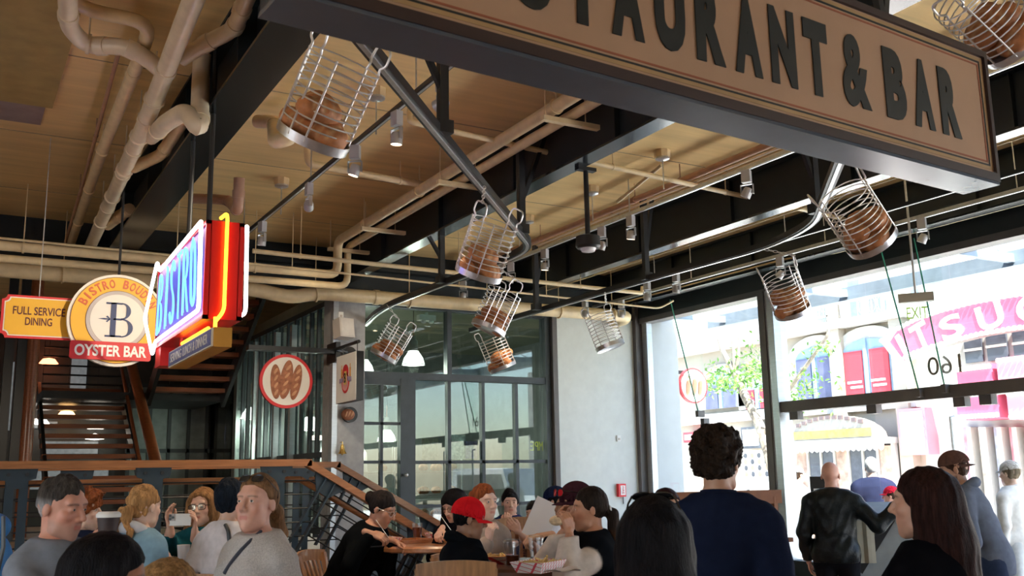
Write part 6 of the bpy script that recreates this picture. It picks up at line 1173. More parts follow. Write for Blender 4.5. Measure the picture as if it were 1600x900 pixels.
for i in range(8):
    a, b2 = B(1500 + i * 24, 668, XB), B(1522 + i * 24, 760, XB); MB().bx((XB + 0.1, b2[1], -0.1), (XB + 0.32, a[1], a[2])).ob('shop_window', mat('candy_window%d' % (i % 3), ((0.45, 0.16, 0.18), (0.62, 0.50, 0.40), (0.30, 0.30, 0.36))[i % 3], 0.4, var=0.6, vscale=3), cs); MB().bx((XB, b2[1] - 0.06, -0.1), (XB + 0.34, b2[1] + 0.06, a[2])).ob('shop_frame', M_FACW, cs)
# corner pier outside with round bread sign
xpe = float(pl(1061, 600, Y=12.45)[0])
slab('wall_pier', (XF + 0.1, 12.45, -0.1), (xpe, 13.0, 4.9), mat('pier_pale', (0.40, 0.42, 0.42), 0.85, var=0.04)); XPI = 10.6
cq = pl(1081, 603, Y=12.75); e = thing('street_bread_sign', 'round bread sign hanging on the pier outside the window', 'sign', cq)
MB().lathe([(0.001, 0), (0.29, 0), (0.29, 0.05), (0.001, 0.05)], cq, 36, RY, cap=False).ob('red_rim', M_SRED, e); MB().lathe([(0.001, 0.05), (0.262, 0.05), (0.262, 0.056), (0.001, 0.056)], cq, 36, RY, cap=False).ob('cream_face', M_CREAM, e)
for k in (-0.12, 0.01, 0.13): MB().ball(cq + np.array([k, -0.06, 0.0]), (0.048, 0.015, 0.18), 14, 10, roty(0.15)).ob('loaf_relief', M_BLOAFL, e, True)
MB().bx((xpe - 0.05, 12.86, cq[2] + 0.2), (cq[0], 12.92, cq[2] + 0.26)).ob('bracket', M_BLACK, e)
# canopy edge over the pavement
e = thing('street_canopy', 'steel and glass canopy over the pavement outside', 'canopy', (10.6, 6, 4.1)); M_CANB = mat('canopy_blue', (0.22, 0.27, 0.33), 0.5)
MB().bx((10.75, -8, 3.98), (10.95, 12.4, 4.16)).ob('edge_beam', M_CANB, e)
for y in (12.0, 9.5, 7.0, 4.5, 2.0, -1.5, -5): MB().bx((9.5, y - 0.04, 4.02), (10.8, y + 0.04, 4.12)).ob('cross_bar', M_CANB, e); MB().tube([(10.6, y, 4.12), (9.6, y, 4.55)], 0.012, 6).ob('tie_rod', M_GALV, e)
# street tree
M_BARK = mat('tree_bark', (0.24, 0.20, 0.16), 0.9, var=0.3, vscale=12, bump=0.4, bscale=20); M_LEAF = mat('tree_leaf', (0.10, 0.24, 0.03), 0.6, var=0.4, vscale=5)
Xt = 13.0; tr = thing('street_tree', 'leaning street tree with a few green leaf clusters', 'tree', (Xt, float(pl(1222, 830, X=Xt)[1]), -0.1)); P = lambda x, y, X=Xt: pl(x, y, X=X)
def br_(L, r): b = MB(); b.tube(fillet([P(*p) for p in L], 0.3, 4), np.linspace(r[0], r[1], len(fillet([P(*p) for p in L], 0.3, 4))), 9); return b
br_([(1228, 880), (1216, 760), (1190, 670), (1160, 610), (1146, 578)], (0.12, 0.07)).ob('trunk', M_BARK, tr, True); br_([(1147, 580), (1128, 548), (1120, 515), (1122, 485)], (0.06, 0.02)).ob('branch', M_BARK, tr, True); br_([(1149, 578), (1146, 545), (1143, 505)], (0.05, 0.02)).ob('branch', M_BARK, tr, True); br_([(1150, 575), (1155, 545), (1152, 500)], (0.04, 0.015)).ob('branch', M_BARK, tr, True)
br_([(1195, 680), (1225, 620), (1268, 560), (1296, 520), (1292, 495)], (0.05, 0.02)).ob('branch', M_BARK, tr, True)
rr = random.Random(5); lf = MB(); 
for cx, cy_, n_, sp_ in ((1132, 595, 260, 22), (1160, 590, 160, 22), (1190, 580, 200, 22), (1185, 560, 120, 24), (1285, 545, 60, 12), (1255, 600, 120, 26), (1240, 630, 100, 20), (1120, 598, 80, 12)):
    for k in range(n_):
        q = P(cx + rr.gauss(0, sp_), cy_ + rr.gauss(0, sp_ * 0.55), Xt + rr.gauss(0, 0.4)); a = arot(unit(np.array([rr.gauss(0, 1), rr.gauss(0, 1), rr.gauss(0, 1)])), rr.random() * 6); l = 0.055
        lf.add(np.array([(-l, 0, 0), (0, l * 0.45, 0.008), (l, 0, 0), (0, -l * 0.45, 0.008)]) @ a.T + q, [(0, 1, 2, 3)])
o = lf.ob('foliage', M_LEAF, tr); o['kind'] = 'stuff'
# white van parked by the kerb, mirrored in the bakery panes
vn = thing('white_van', 'white van parked along the kerb beyond the doors', 'van', (15.0, -1.5, -0.22)); M_VAN = mat('van_white', (0.72, 0.74, 0.76), 0.3)
MB().prism([(-2.3, 0.45), (2.3, 0.45), (2.3, 1.2), (1.5, 1.35), (1.05, 2.1), (-2.2, 2.15), (-2.35, 1.2)], (14.1, -1.5, -0.22), (0, 1, 0), (0, 0, 1), 1.8).ob('van_body', M_VAN, vn); MB().prism([(-1.9, 1.35), (1.25, 1.35), (0.95, 1.95), (-1.9, 1.95)], (14.09, -1.5, -0.22), (0, 1, 0), (0, 0, 1), 1.82).ob('window_band', M_GW, vn)
for y in (-1.5, 1.5): MB().lathe([(0.001, -0.95), (0.36, -0.95), (0.36, 0.95), (0.001, 0.95)], (15.0, -1.5 + y, 0.14), 20, roty(PI / 2), cap=False).ob('wheel_pair', M_DARK, vn, True)
# ------------------------------------------------------------------ the people
SK1, SK2, SK3, SK4, SK5 = (0.62, 0.37, 0.27), (0.70, 0.46, 0.36), (0.42, 0.22, 0.13), (0.30, 0.15, 0.09), (0.52, 0.30, 0.20)
BLK = (0.007, 0.006, 0.007); DKB = (0.035, 0.02, 0.013)
PP = {}
PP['grey'] = person('man with greying hair in a grey sweatshirt holding a coffee cup', at(96, 797, 4.2), 112, s=1.0, skin=(0.56, 0.265, 0.19), hair=dict(style='short', col=(0.045, 0.038, 0.034), grey=(0.36, 0.35, 0.36), vol=0.009, amp=0.007, line=-0.027), stubble=(0.30, 0.22, 0.18, 0.4), hd=(-6, -8, 0), top=(0.20, 0.22, 0.26), collar='crew', R=at(132, 872, 3.95), Rh=dict(fd=(0.1, 0.75, 0.75), pn=(-0.9, 0.3, 0.2), curl=0.85, thumb=0.8), Rp=(0.4, -0.2, -1), fold=0.014, seed=3, brow=(0.06, 0.05, 0.045), res=0.9)
PP['near'] = person('woman with dark bobbed hair seen close at the lower left', at(170, 912, 2.75), 66, s=0.97, fem=True, skin=(0.40, 0.19, 0.12), hair=dict(style='long', col=BLK, len=0.34, vol=0.010, front=0.02), top=(0.02, 0.02, 0.025), seed=4, hd=(6, -8, 0), res=0.9)
PP['sweater'] = person('woman in a pale grey knit sweater with sunglasses on her head', at(401, 790, 4.4), -140, s=1.0, fem=True, skin=(0.62, 0.335, 0.255), hair=dict(style='pony', col=(0.20, 0.105, 0.05), len=0.20, w=0.035, pz=0.0, line=-0.034), hd=(-20, 6, 0), fold=0.013, knit=True, top=(0.47, 0.44, 0.42), loose=0.024, glasses=dict(up=True, lens=M_DLENS, c=(0, 0.062, 0.112), tilt=34), seed=5, res=0.9)
PP['child'] = person('child with brown blonde hair just showing at the bottom edge', at(266, 938, 3.2), 20, s=0.88, skin=SK2, hair=dict(style='bob', col=(0.30, 0.17, 0.07), len=0.2, vol=0.014), top=(0.3, 0.3, 0.35), seed=6)
PP['blonde'] = person('blonde woman with a loose ponytail in a denim vest and grey hoodie', at(226, 795, 6.0), 26, 'sit', ZD, s=0.98, fem=True, skin=SK2, hair=dict(style='pony', col=(0.40, 0.215, 0.09), len=0.24, w=0.062, pz=0.0, vol=0.016, amp=0.011, wave=0.012, bk=0.02), top=(0.20, 0.33, 0.43), top2=(0.50, 0.51, 0.56), hoodc=(0.52, 0.53, 0.58), collar='hood', lean=10, R=at(262, 880, 6.2), L=(-0.12, 0.35, -0.38), seed=7)
PP['phone'] = person('woman in glasses and a teal jacket taking a photo with a phone', at(316, 795, 6.9), 176, 'sit', ZD, s=0.98, fem=True, skin=SK1, hair=dict(style='bob', col=(0.24, 0.12, 0.05), len=0.21, vol=0.016, front=0.03, wave=0.008, w=0.09, line=-0.03, amp=0.007), hd=(8, 2, 4), glasses=dict(r=0.0022), top=(0.012, 0.085, 0.105), collar='shirt', R=at(266, 824, 6.42), L=at(304, 832, 6.42), Rh=dict(fd=(0.15, 0.2, 1.0), pn=(-1, 0.25, 0.1), curl=0.4, spread=0.35), Lh=dict(fd=(-0.1, 0.2, 1.0), pn=(1, 0.25, 0.0), curl=0.5), seed=8)
PP['white'] = person('person in a white long sleeved top with black straps seen from behind', at(359, 786, 6.2), 14, 'sit', ZD, s=1.0, fem=True, skin=SK1, hair=dict(style='short', col=(0.008, 0.012, 0.02), vol=0.022), top=(0.60, 0.56, 0.58), collar='crew', R=(0.24, 0.18, -0.46), L=(-0.24, 0.10, -0.50), seed=9)
PP['red'] = person('person with curly red hair and a navy top behind the grey haired man', at(132, 800, 6.3), 88, 'sit', ZD, s=0.93, skin=SK2, hair=dict(style='curly', col=(0.26, 0.075, 0.025), line=0.012), top=(0.012, 0.018, 0.045), seed=10, R=(0.12, 0.33, -0.35), L=(-0.1, 0.33, -0.35))
PP['black'] = person('woman in glasses and black leaning over her food at the round table', at(596, 797, 7.6), 104, 'sit', ZD, s=1.04, fem=True, wide=1.28, deep=1.25, skin=(0.50, 0.25, 0.16), hair=dict(style='bun', col=(0.018, 0.014, 0.013), vol=0.010), hd=(0, -24, 0), lean=34, glasses=dict(r=0.0018, fm=M_GALV), top=(0.004, 0.005, 0.006), collar='crew', R=at(580, 834, 7.2), L=at(616, 846, 7.5), Rh=dict(curl=0.75, pn=(-0.5, -0.2, -0.8), fd=(-0.2, 1, -0.3)), Lh=dict(curl=0.7, pn=(0.3, -0.3, -0.9), fd=(0.15, 1, -0.35)), seed=11)
PP['bangs'] = person('black haired woman in glasses looking down at her plate', at(709, 792, 8.0), 200, 'sit', ZD, s=0.96, fem=True, skin=SK1, hair=dict(style='bob', col=BLK, len=0.16, vol=0.016, line=0.02), hd=(14, -20, 0), glasses=dict(r=0.0016), lean=16, top=(0.005, 0.005, 0.007), R=at(689, 828, 7.75), L=(-0.1, 0.35, -0.35), Rh=dict(curl=0.8, pn=(-0.4, 0, -1), fd=(-0.1, 1, -0.4)), seed=12)
PP['ginger'] = person('red haired woman in a beige coat resting her hand by her chin', at(757, 787, 7.0), 148, 'sit', ZD, s=0.98, fem=True, skin=(0.66, 0.42, 0.33), hair=dict(style='bun', col=(0.21, 0.058, 0.02), vol=0.012, line=-0.022), hd=(-8, 0, 0), lean=8, top=(0.40, 0.31, 0.26), collar='hood', loose=0.022, R=at(764, 844, 6.62), Rp=(0.3, 0.0, -1), L=(-0.02, 0.36, -0.36), Rh=dict(fd=(0.0, 0.25, 1.0), pn=(-0.4, 0.0, 0.3), curl=1.0), seed=13)
PP['cap'] = person('child in a red baseball cap and grey sleeved jacket', at(733, 813, 5.6), 62, 'sit', ZD, s=0.84, skin=SK4, hair=dict(style='short', col=BLK, vol=0.006), hd=(18, -8, 0), lean=10, top=(0.005, 0.006, 0.008), top2=(0.40, 0.37, 0.34), band=(0.30, (0.40, 0.37, 0.34)), collar='hood', cap=dict(col=(0.60, 0.012, 0.018), z=0.02), R=(0.16, 0.34, -0.30), L=(-0.14, 0.34, -0.32), seed=14, loose=0.02)
PP['polo'] = person('boy in a navy polo shirt covering his mouth with his hand', at(797, 787, 9.4), 180, 'sit', ZD, s=0.92, skin=SK1, hair=dict(style='short', col=BLK, vol=0.014, amp=0.006, line=-0.015), hd=(-6, 0, 0), top=(0.018, 0.030, 0.105), sleeve=0.36, collar='shirt', R=(0.05, 0.24, -0.05), Rp=(0.6, 0.2, -1), L=(-0.2, 0.3, -0.32), Rh=dict(fd=(-0.25, -0.3, 1), pn=(0, -1, -0.2), curl=0.5), seed=15, res=1.2)
PP['mirror'] = person('man in a dark cap with red mirrored sunglasses reaching across the table', at(899, 790, 6.9), -112, 'sit', ZD, s=1.08, skin=SK3, hair=dict(style='short', col=BLK, vol=0.004), hd=(0, -4, 0), top=(0.004, 0.004, 0.007), collar='crew', cap=dict(col=(0.035, 0.012, 0.018), z=0.035), glasses=dict(up=True, lens=M_RLENS, c=(0, 0.112, 0.088), tilt=10, size=1.15, r=0.0026), L=at(850, 838, 6.35), Lh=dict(curl=1.1, pn=(0.2, 0, -1), fd=(0.1, 1, -0.1)), R=(0.2, 0.3, -0.3), seed=16)
PP['ponytail'] = person('woman with a long brown tipped ponytail eating with both hands', at(921, 798, 5.85), -94, 'sit', ZD, s=1.0, fem=True, skin=(0.48, 0.23, 0.14), hair=dict(style='pony', col=(0.02, 0.013, 0.01), len=0.40, w=0.045, b1=-0.028, bk=0.014, pz=-0.005, vol=0.010, tips=((0.26, 0.11, 0.045), 0.10, 0.16)), hd=(0, 0, 0), top=(0.005, 0.006, 0.008), top2=(0.56, 0.48, 0.42), band=(0.03, (0.50, 0.43, 0.38)), loose=0.026, collar='shirt', L=at(890, 834, 5.62), Lp=(-0.5, 0.1, -1), R=at(884, 826, 5.9), Rp=(0.4, 0.1, -1), Lh=dict(fd=(0.05, 0.15, 1), pn=(0.6, 0.4, 0.2), curl=0.7), Rh=dict(fd=(-0.1, 0.3, 1), pn=(-0.5, -0.3, 0), curl=0.6), seed=17)
PP['paper'] = person('man in a navy cap and white shirt holding up a sheet of paper', at(866, 786, 8.9), -70, 'sit', ZD, s=0.98, skin=SK1, hair=dict(style='short', col=BLK, vol=0.005), cap=dict(col=(0.012, 0.018, 0.05)), top=(0.50, 0.50, 0.54), collar='shirt', L=at(812, 832, 8.5), R=(0.1, 0.36, -0.1), seed=18, res=1.2, sleeve=0.4)
PP['shaved'] = person('man with a shaved head in dark clothes behind the capped man', at(887, 800, 7.9), -60, 'sit', ZD, s=0.98, skin=SK4, hd=(0, -16, 0), lean=14, top=(0.005, 0.005, 0.007), seed=19, res=1.2)
PP['boy'] = person('small boy with dark hair far off below the window', at(833, 802, 10.6), -150, 'sit', ZD, s=0.86, skin=SK1, hair=dict(style='short', col=BLK, vol=0.014), hd=(0, -14, 0), top=(0.10, 0.15, 0.22), seed=20, res=1.5)
PP['longblack'] = person('woman with long black hair and sunglasses pushed up, seen from behind', at(1023, 852, 2.9), 4, s=0.98, fem=True, skin=SK1, hair=dict(style='long', col=(0.006, 0.005, 0.006), len=0.46, vol=0.016, w=0.135, front=0.0, side=0.4, tips=((0.045, 0.018, 0.012), 0.16, 0.4)), hd=(4, 4, 0), top=(0.005, 0.005, 0.007), glasses=dict(up=True, lens=M_DLENS, c=(0.0, 0.015, 0.142), tilt=60, r=0.0028), seed=21, res=0.9)
PP['curly'] = person('tall man with curly dark hair in a navy jacket seen from behind', at(1121, 727, 4.15), 22, s=1.02, skin=(0.50, 0.26, 0.17), hair=dict(style='curly', col=(0.022, 0.013, 0.009)), hd=(8, 0, 0), top=(0.010, 0.014, 0.034), collar='stand', loose=0.024, wide=1.02, fold=0.018, seed=22, res=0.9)
PP['bald'] = person('bald man in a black bomber jacket reaching out to the host stand', at(1298, 745, 9.6), 24, s=1.03, skin=(0.62, 0.33, 0.25), wide=1.15, deep=1.2, hd=(6, 0, 0), top=(0.004, 0.007, 0.008), leather=True, loose=0.026, fold=0.019, collar='stand', R=at(1402, 790, 9.3), Rp=(0.2, -0.3, -1), pants=(0.01, 0.01, 0.013), seed=23, hem=0.10)
PP['auburn'] = person('woman with very long dark auburn hair in a black coat', at(1442, 790, 3.55), -42, s=1.0, fem=True, skin=(0.52, 0.28, 0.20), hair=dict(style='long', col=(0.022, 0.009, 0.008), len=0.56, vol=0.006, w=0.10, front=-0.005, side=0.52, tips=((0.055, 0.018, 0.010), 0.2, 0.4)), hd=(-8, 2, 0), top=(0.004, 0.004, 0.006), loose=0.024, collar='crew', seed=24, res=0.9)
PP['hoodie'] = person('bearded man in a brown cap and blue grey hoodie by the doors', at(1490, 736, 7.7), -58, s=1.02, skin=(0.50, 0.27, 0.19), hair=dict(style='short', col=(0.06, 0.03, 0.02), vol=0.006), stubble=(0.12, 0.05, 0.03, 0.9), cap=dict(col=(0.11, 0.06, 0.05), back=True), hd=(-14, -6, 0), top=(0.13, 0.155, 0.21), sleeve=0.7, collar='hood', wide=1.2, lean=22, pants=(0.03, 0.045, 0.09), L=(-0.23, 0.10, -0.52), seed=25)
PP['puffer'] = person('grey haired man in a navy quilted jacket outside the glass', at(1362, 733, 13.4), 8, s=1.06, floor=-0.1, skin=SK2, hair=dict(style='short', col=(0.42, 0.42, 0.42), vol=0.012), top=(0.014, 0.017, 0.04), collar='stand', loose=0.035, wide=1.1, seed=26, res=1.4)
PP['pale'] = person('passer by in white clothes and a cap at the right edge outside', at(1578, 742, 10.9), -30, s=1.02, floor=-0.1, skin=SK2, hair=dict(style='short', col=(0.2, 0.15, 0.1)), cap=dict(col=(0.6, 0.55, 0.5)), top=(0.70, 0.66, 0.62), pants=(0.5, 0.5, 0.5), wide=1.1, seed=27, res=1.4)
PP['street'] = person('pedestrian in a white cap outside, left of the bald man', at(1246, 744, 14.8), 60, s=1.0, floor=-0.1, skin=SK1, cap=dict(col=(0.7, 0.68, 0.66)), hair=dict(style='short', col=DKB), top=(0.55, 0.50, 0.46), pants=(0.4, 0.2, 0.2), seed=28, res=1.5)
PP['shades'] = person('person with dark wavy hair and sunglasses sitting near the window', at(1044, 792, 7.6), 150, 'sit', ZD, s=0.98, fem=True, skin=SK3, hair=dict(style='bob', col=(0.03, 0.012, 0.012), len=0.24, vol=0.014, wave=0.005), glasses=dict(lens=M_DLENS, r=0.0022), top=(0.05, 0.03, 0.03), seed=29, res=1.2)
PP['redcap'] = person('person in a bright red cap crossing the pavement outside', at(1392, 776, 12.6), -60, s=0.86, floor=-0.1, skin=SK1, cap=dict(col=(0.75, 0.03, 0.06)), hair=dict(style='short', col=DKB), top=(0.6, 0.1, 0.1), seed=30, res=1.5)
# bag strap of the woman in the sweater, straps of the white top
def strap(key, pts, w_, m, name):
    b = MB(); P = [np.asarray(p, float) for p in pts]; P = fillet(P, 0.1, 5); b.tube(P, w_, 6); b.ob(name, m, PP[key]['root'], True)
M_STRAP = mat('strap_navy', (0.035, 0.04, 0.06), 0.6)
rt = PP['sweater']; 
def on(key, pts, extra=0.004):
    """project rays from given pixels onto the person's top so that a strap lies on the cloth"""
    top = [c for c in PP[key]['root'].children if c.name.startswith(('top', 'jacket'))][0]; bpy.context.view_layer.update(); inv = top.matrix_world.inverted(); o0 = inv @ Vector(CC); out = []
    for x, y in pts:
        dr = (inv.to_3x3() @ Vector(ray(x, y))).normalized(); hit, loc_, nrm, _ = top.ray_cast(o0, dr)
        if hit: out.append(np.array(top.matrix_world @ (loc_ + nrm * extra)))
    return out
for key, pts, w_, m, nm in (('sweater', [(440, 826), (425, 824), (408, 832), (392, 846), (376, 862), (362, 880), (352, 896)], 0.009, M_STRAP, 'bag_strap'), ('white', [(345, 813), (352, 820), (357, 830), (358, 845)], 0.012, M_BLACK, 'bag_strap')):
    P = on(key, pts)
    if len(P) > 2: strap(key, P, w_, m, nm)
# hair tie
pt = PP['ponytail']; Rw = pt['Rz'] @ pt['Rh']; c = pt['base'] + pt['Rz'] @ pt['H'] + Rw @ np.array([0, -0.125, 0.0]); MB().tube([c + Rw @ np.array([0.026 * math.cos(a), 0.008 * math.sin(a), 0.026 * math.sin(a)]) for a in np.linspace(0, 2 * PI, 14, endpoint=False)], 0.008, 6, True).ob('hair_tie', M_WHITE, pt['root'], True)
# ------------------------------------------------------------------ chairs under the people
for key, lb in (('blonde', 'wooden chair under the blonde woman in denim'), ('phone', 'wooden chair under the woman with the phone'), ('white', 'wooden chair under the person in white'), ('red', 'wooden chair under the red haired person'), ('black', 'wooden chair under the woman in black'), ('bangs', 'wooden chair under the black haired woman in glasses'), ('ginger', 'wooden chair under the red haired woman'), ('cap', 'wooden chair under the child in the red cap'), ('polo', 'wooden chair under the boy in the navy polo'), ('mirror', 'wooden chair under the man with mirrored sunglasses'), ('ponytail', 'wooden chair under the woman with the ponytail'), ('paper', 'wooden chair under the man holding paper'), ('shaved', 'wooden chair under the man with the shaved head'), ('boy', 'wooden chair under the small boy by the window'), ('shades', 'wooden chair under the person in sunglasses near the window')):
    i = PP[key]; R_ = i['Rz']; p = i['base'] + R_ @ np.array([0, 0.03, 0]); o = chair(p, 0, lb); o.rotation_euler = (0, 0, math.atan2(R_[1, 0], R_[0, 0])); o.scale = (1.08, 1.08, max(0.8, min(1.3, (i['P0'][2] - 0.10 * i['s']) / 0.465)))
o = chair(at(712, 900, 4.95), -4, 'empty wooden chair with a slatted back in the foreground'); o.scale = (0.87, 0.9, 0.96)
chair(at(456, 850, 8.6) * np.array([1, 1, 0]), 60, 'empty wooden chair beside the steps, behind the sweater')
chair(at(822, 850, 8.4) * np.array([1, 1, 0]), 170, 'empty wooden chair beyond the drinks table')
chair(at(988, 830, 7.2) * np.array([1, 1, 0]), -30, 'empty wooden chair by the plaster wall')
# wooden bench partition near the window
e = thing('bench_back', 'brown wooden bench back below the tall window', 'bench', pl(1110, 785, Y=9.3)); a, b_ = pl(1005, 780, Y=9.4), pl(1220, 786, X=8.9)
MB().bar((a[0], a[1], 1.36), (b_[0], b_[1], 1.36), 0.06, 0.16).ob('back_board', mat('bench_wood', (0.15, 0.055, 0.022), 0.6, var=0.2, spec=0.2), e); MB().bar((a[0], a[1], 0.86), (b_[0], b_[1], 0.86), 0.40, 0.05).ob('bench_seat', MATS['bench_wood'], e)
for f in (0.05, 0.5, 0.95): q = a * (1 - f) + b_ * f; MB().bx((q[0] - 0.03, q[1] - 0.03, 0.0 if q[1] < 9.1 else ZD), (q[0] + 0.03, q[1] + 0.03, 1.36)).ob('bench_post', MATS['bench_wood'], e)
# ------------------------------------------------------------------ host stand
c = at(1375, 800, 9.6); e = thing('host_stand', 'grey host stand with a sloping top before the doors', 'lectern', (c[0] + 0.1, c[1] + 0.2, 0)); o = np.array(e.location); M_STAND = mat('stand_grey', (0.24, 0.27, 0.28), 0.5); R_ = rotz(-AZ - 0.2)
MB().box(o + np.array([0, 0, 1.24]), (0.75, 0.5, 0.05), R_ @ rotx(0.3)).ob('sloping_top', M_STAND, e); MB().box(o + np.array([0, 0, 0.88]), (0.70, 0.42, 0.55), R_).ob('stand_box', M_STAND, e)
for k in (-0.3, 0.3):
    for j in (-0.17, 0.17): MB().box(o + R_ @ np.array([k, j, 0.31]), (0.05, 0.05, 0.62), R_).ob('leg', M_BLACK, e)
MB().box(o + R_ @ np.array([-0.02, -0.24, 0.95]), (0.08, 0.03, 0.6), R_ @ roty(0.6)).ob('brace', M_BLACK, e)
e2 = thing('menu_holder', 'gold edged menu frame standing on the host stand', 'menu', o + np.array([0, 0, 1.3]) + R_ @ np.array([-0.42, 0.1, 0])); c = np.array(e2.location); MB().box(c + np.array([0, 0, 0.12]), (0.26, 0.02, 0.36), R_).ob('menu_board', M_BLACK, e2); MB().box(c + np.array([0, 0, 0.10]) - R_ @ np.array([0.02, 0.012, 0]), (0.16, 0.006, 0.16), R_).ob('menu_page', M_WHITE, e2); MB().box(c + np.array([0, 0, 0.12]) + R_ @ np.array([0.125, -0.012, 0]), (0.02, 0.01, 0.36), R_).ob('gold_edge', M_GOLD, e2)
tw = tag(MB().add(*(lambda n: ([(R_ @ np.array([x, -0.27 - 0.01 * math.sin(x * 60), z]) + o).tolist() for z in (1.18, 0.78) for x in np.linspace(-0.30, -0.02, n)] + [(R_ @ np.array([x, -0.255 - 0.01 * math.sin(x * 60), z]) + o).tolist() for z in (1.18, 0.78) for x in np.linspace(-0.30, -0.02, n)], [(i, i + 1, n + i + 1, n + i) for i in range(n - 1)] + [(2 * n + i, 3 * n + i, 3 * n + i + 1, 2 * n + i + 1) for i in range(n - 1)] + [(0, n, 3 * n, 2 * n), (n - 1, 3 * n - 1, 4 * n - 1, 2 * n - 1)]))(9)).ob('cloth_towel', mat('towel', (0.35, 0.33, 0.26), 0.9)), 'tan cloth hanging from the front of the host stand', 'cloth')
# ------------------------------------------------------------------ cups, food, small things
def cup(p, r0, r1, h, m, label, lid=None, liquid=None, name='cup'):
    e = thing(name, label, 'cup', p); MB().lathe([(0.001, 0.0), (r0, 0.0), (r1, h), (r1 - 0.002, h), (r0 - 0.002, 0.004), (0.001, 0.004)], p, 22, cap=False).ob('cup_wall', m, e, True)
    if lid: MB().lathe([(r1 + 0.003, h - 0.006), (r1 + 0.004, h + 0.006), (r1 - 0.006, h + 0.016), (0.001, h + 0.016)], p, 22, cap=False).ob('lid', lid, e, True)
    if liquid: MB().lathe([(0.001, 0.005), (r0 - 0.003, 0.005), (r0 - 0.003 + (r1 - r0) * liquid[1], h * liquid[1]), (0.001, h * liquid[1])], p, 20, cap=False).ob('drink', liquid[0], e, True)
    return e
G_CUP = glass('clear_plastic', (0.93, 0.93, 0.93), 0.05, 0.12); M_TEA = mat('iced_tea', (0.16, 0.035, 0.012), 0.15, var=0.1); M_PAPERC = mat('paper_white', (0.74, 0.73, 0.72), 0.7, var=0.03)
cg = PP['grey']; hp_ = at(168, 836, 3.95); cup(hp_, 0.034, 0.044, 0.075, mat('cup_brown', (0.035, 0.022, 0.024), 0.6), 'brown paper coffee cup with a white lid held by the grey haired man', lid=M_PAPERC, name='coffee_cup')
ZT = ZD + 0.75 + 0.001
def tp(x, y): q = pl(x, y, Z=ZT); return np.array([q[0], q[1], ZT])
cup(tp(652, 842), 0.034, 0.045, 0.13, G_CUP, 'clear cup of dark drink on the round wooden table', liquid=(M_TEA, 0.72), name='drink_cup')
cup(tp(801, 884), 0.036, 0.048, 0.13, G_CUP, 'clear lidded cup of iced tea on the dark foreground table', lid=G_CUP, liquid=(M_TEA, 0.45), name='drink_cup')
cup(tp(838, 872), 0.036, 0.048, 0.12, G_CUP, 'nearly empty clear cup beside the fries', lid=G_CUP, liquid=(M_TEA, 0.06), name='drink_cup')
cup(tp(286, 876), 0.032, 0.042, 0.10, M_PAPERC, 'white paper cup on the dark left table', name='paper_cup')
cup(tp(304, 874), 0.035, 0.045, 0.05, G_CUP, 'low clear tub on the dark left table', name='plastic_tub')
b_ = thing('wine_bottle', 'dark glass bottle standing on the left table', 'bottle', tp(293, 868)); MB().lathe([(0.001, 0.0), (0.034, 0.0), (0.036, 0.01), (0.036, 0.15), (0.028, 0.185), (0.013, 0.21), (0.012, 0.27), (0.015, 0.272), (0.015, 0.285), (0.001, 0.285)], b_.location, 22, cap=False).ob('bottle_body', mat('bottle_glass', (0.012, 0.018, 0.010), 0.08), b_, True); MB().lathe([(0.037, 0.05), (0.037, 0.12)], b_.location, 22, cap=False).ob('bottle_label', mat('label_dark', (0.12, 0.10, 0.06), 0.6), b_, True)
def boat_mat():
    m = mat('boat_paper', (0.8, 0.78, 0.76), 0.7, var=0.03); t = m.node_tree; bs = t.nodes['Principled BSDF']; L = t.links.new; co = t.nodes.new('ShaderNodeTexCoord'); sx = t.nodes.new('ShaderNodeSeparateXYZ'); L(co.outputs['Object'], sx.inputs[0])
    def mth(op, a, b=None):
        n = t.nodes.new('ShaderNodeMath'); n.operation = op
        for i, v in enumerate((a, b)):
            if v is None: continue
            if isinstance(v, (int, float)): n.inputs[i].default_value = v
            else: L(v, n.inputs[i])
        return n.outputs[0]
    a = mth('ADD', sx.outputs[0], sx.outputs[1]); z = sx.outputs[2]
    l1 = mth('LESS_THAN', mth('FRACT', mth('MULTIPLY', mth('ADD', a, z), 26.0)), 0.16); l2 = mth('LESS_THAN', mth('FRACT', mth('MULTIPLY', mth('SUBTRACT', a, z), 26.0)), 0.16)
    mx = t.nodes.new('ShaderNodeMix'); mx.data_type = 'RGBA'; L(mth('MAXIMUM', l1, l2), mx.inputs[0]); mx.inputs[6].default_value = (0.78, 0.75, 0.74, 1); mx.inputs[7].default_value = (0.62, 0.07, 0.10, 1); L(mx.outputs[2], bs.inputs['Base Color']); return m
M_BOAT = boat_mat(); M_FRY = mat('fries', (0.72, 0.48, 0.18), 0.6, var=0.2); M_LETT = mat('chowder_cream', (0.76, 0.70, 0.58), 0.5, var=0.1)
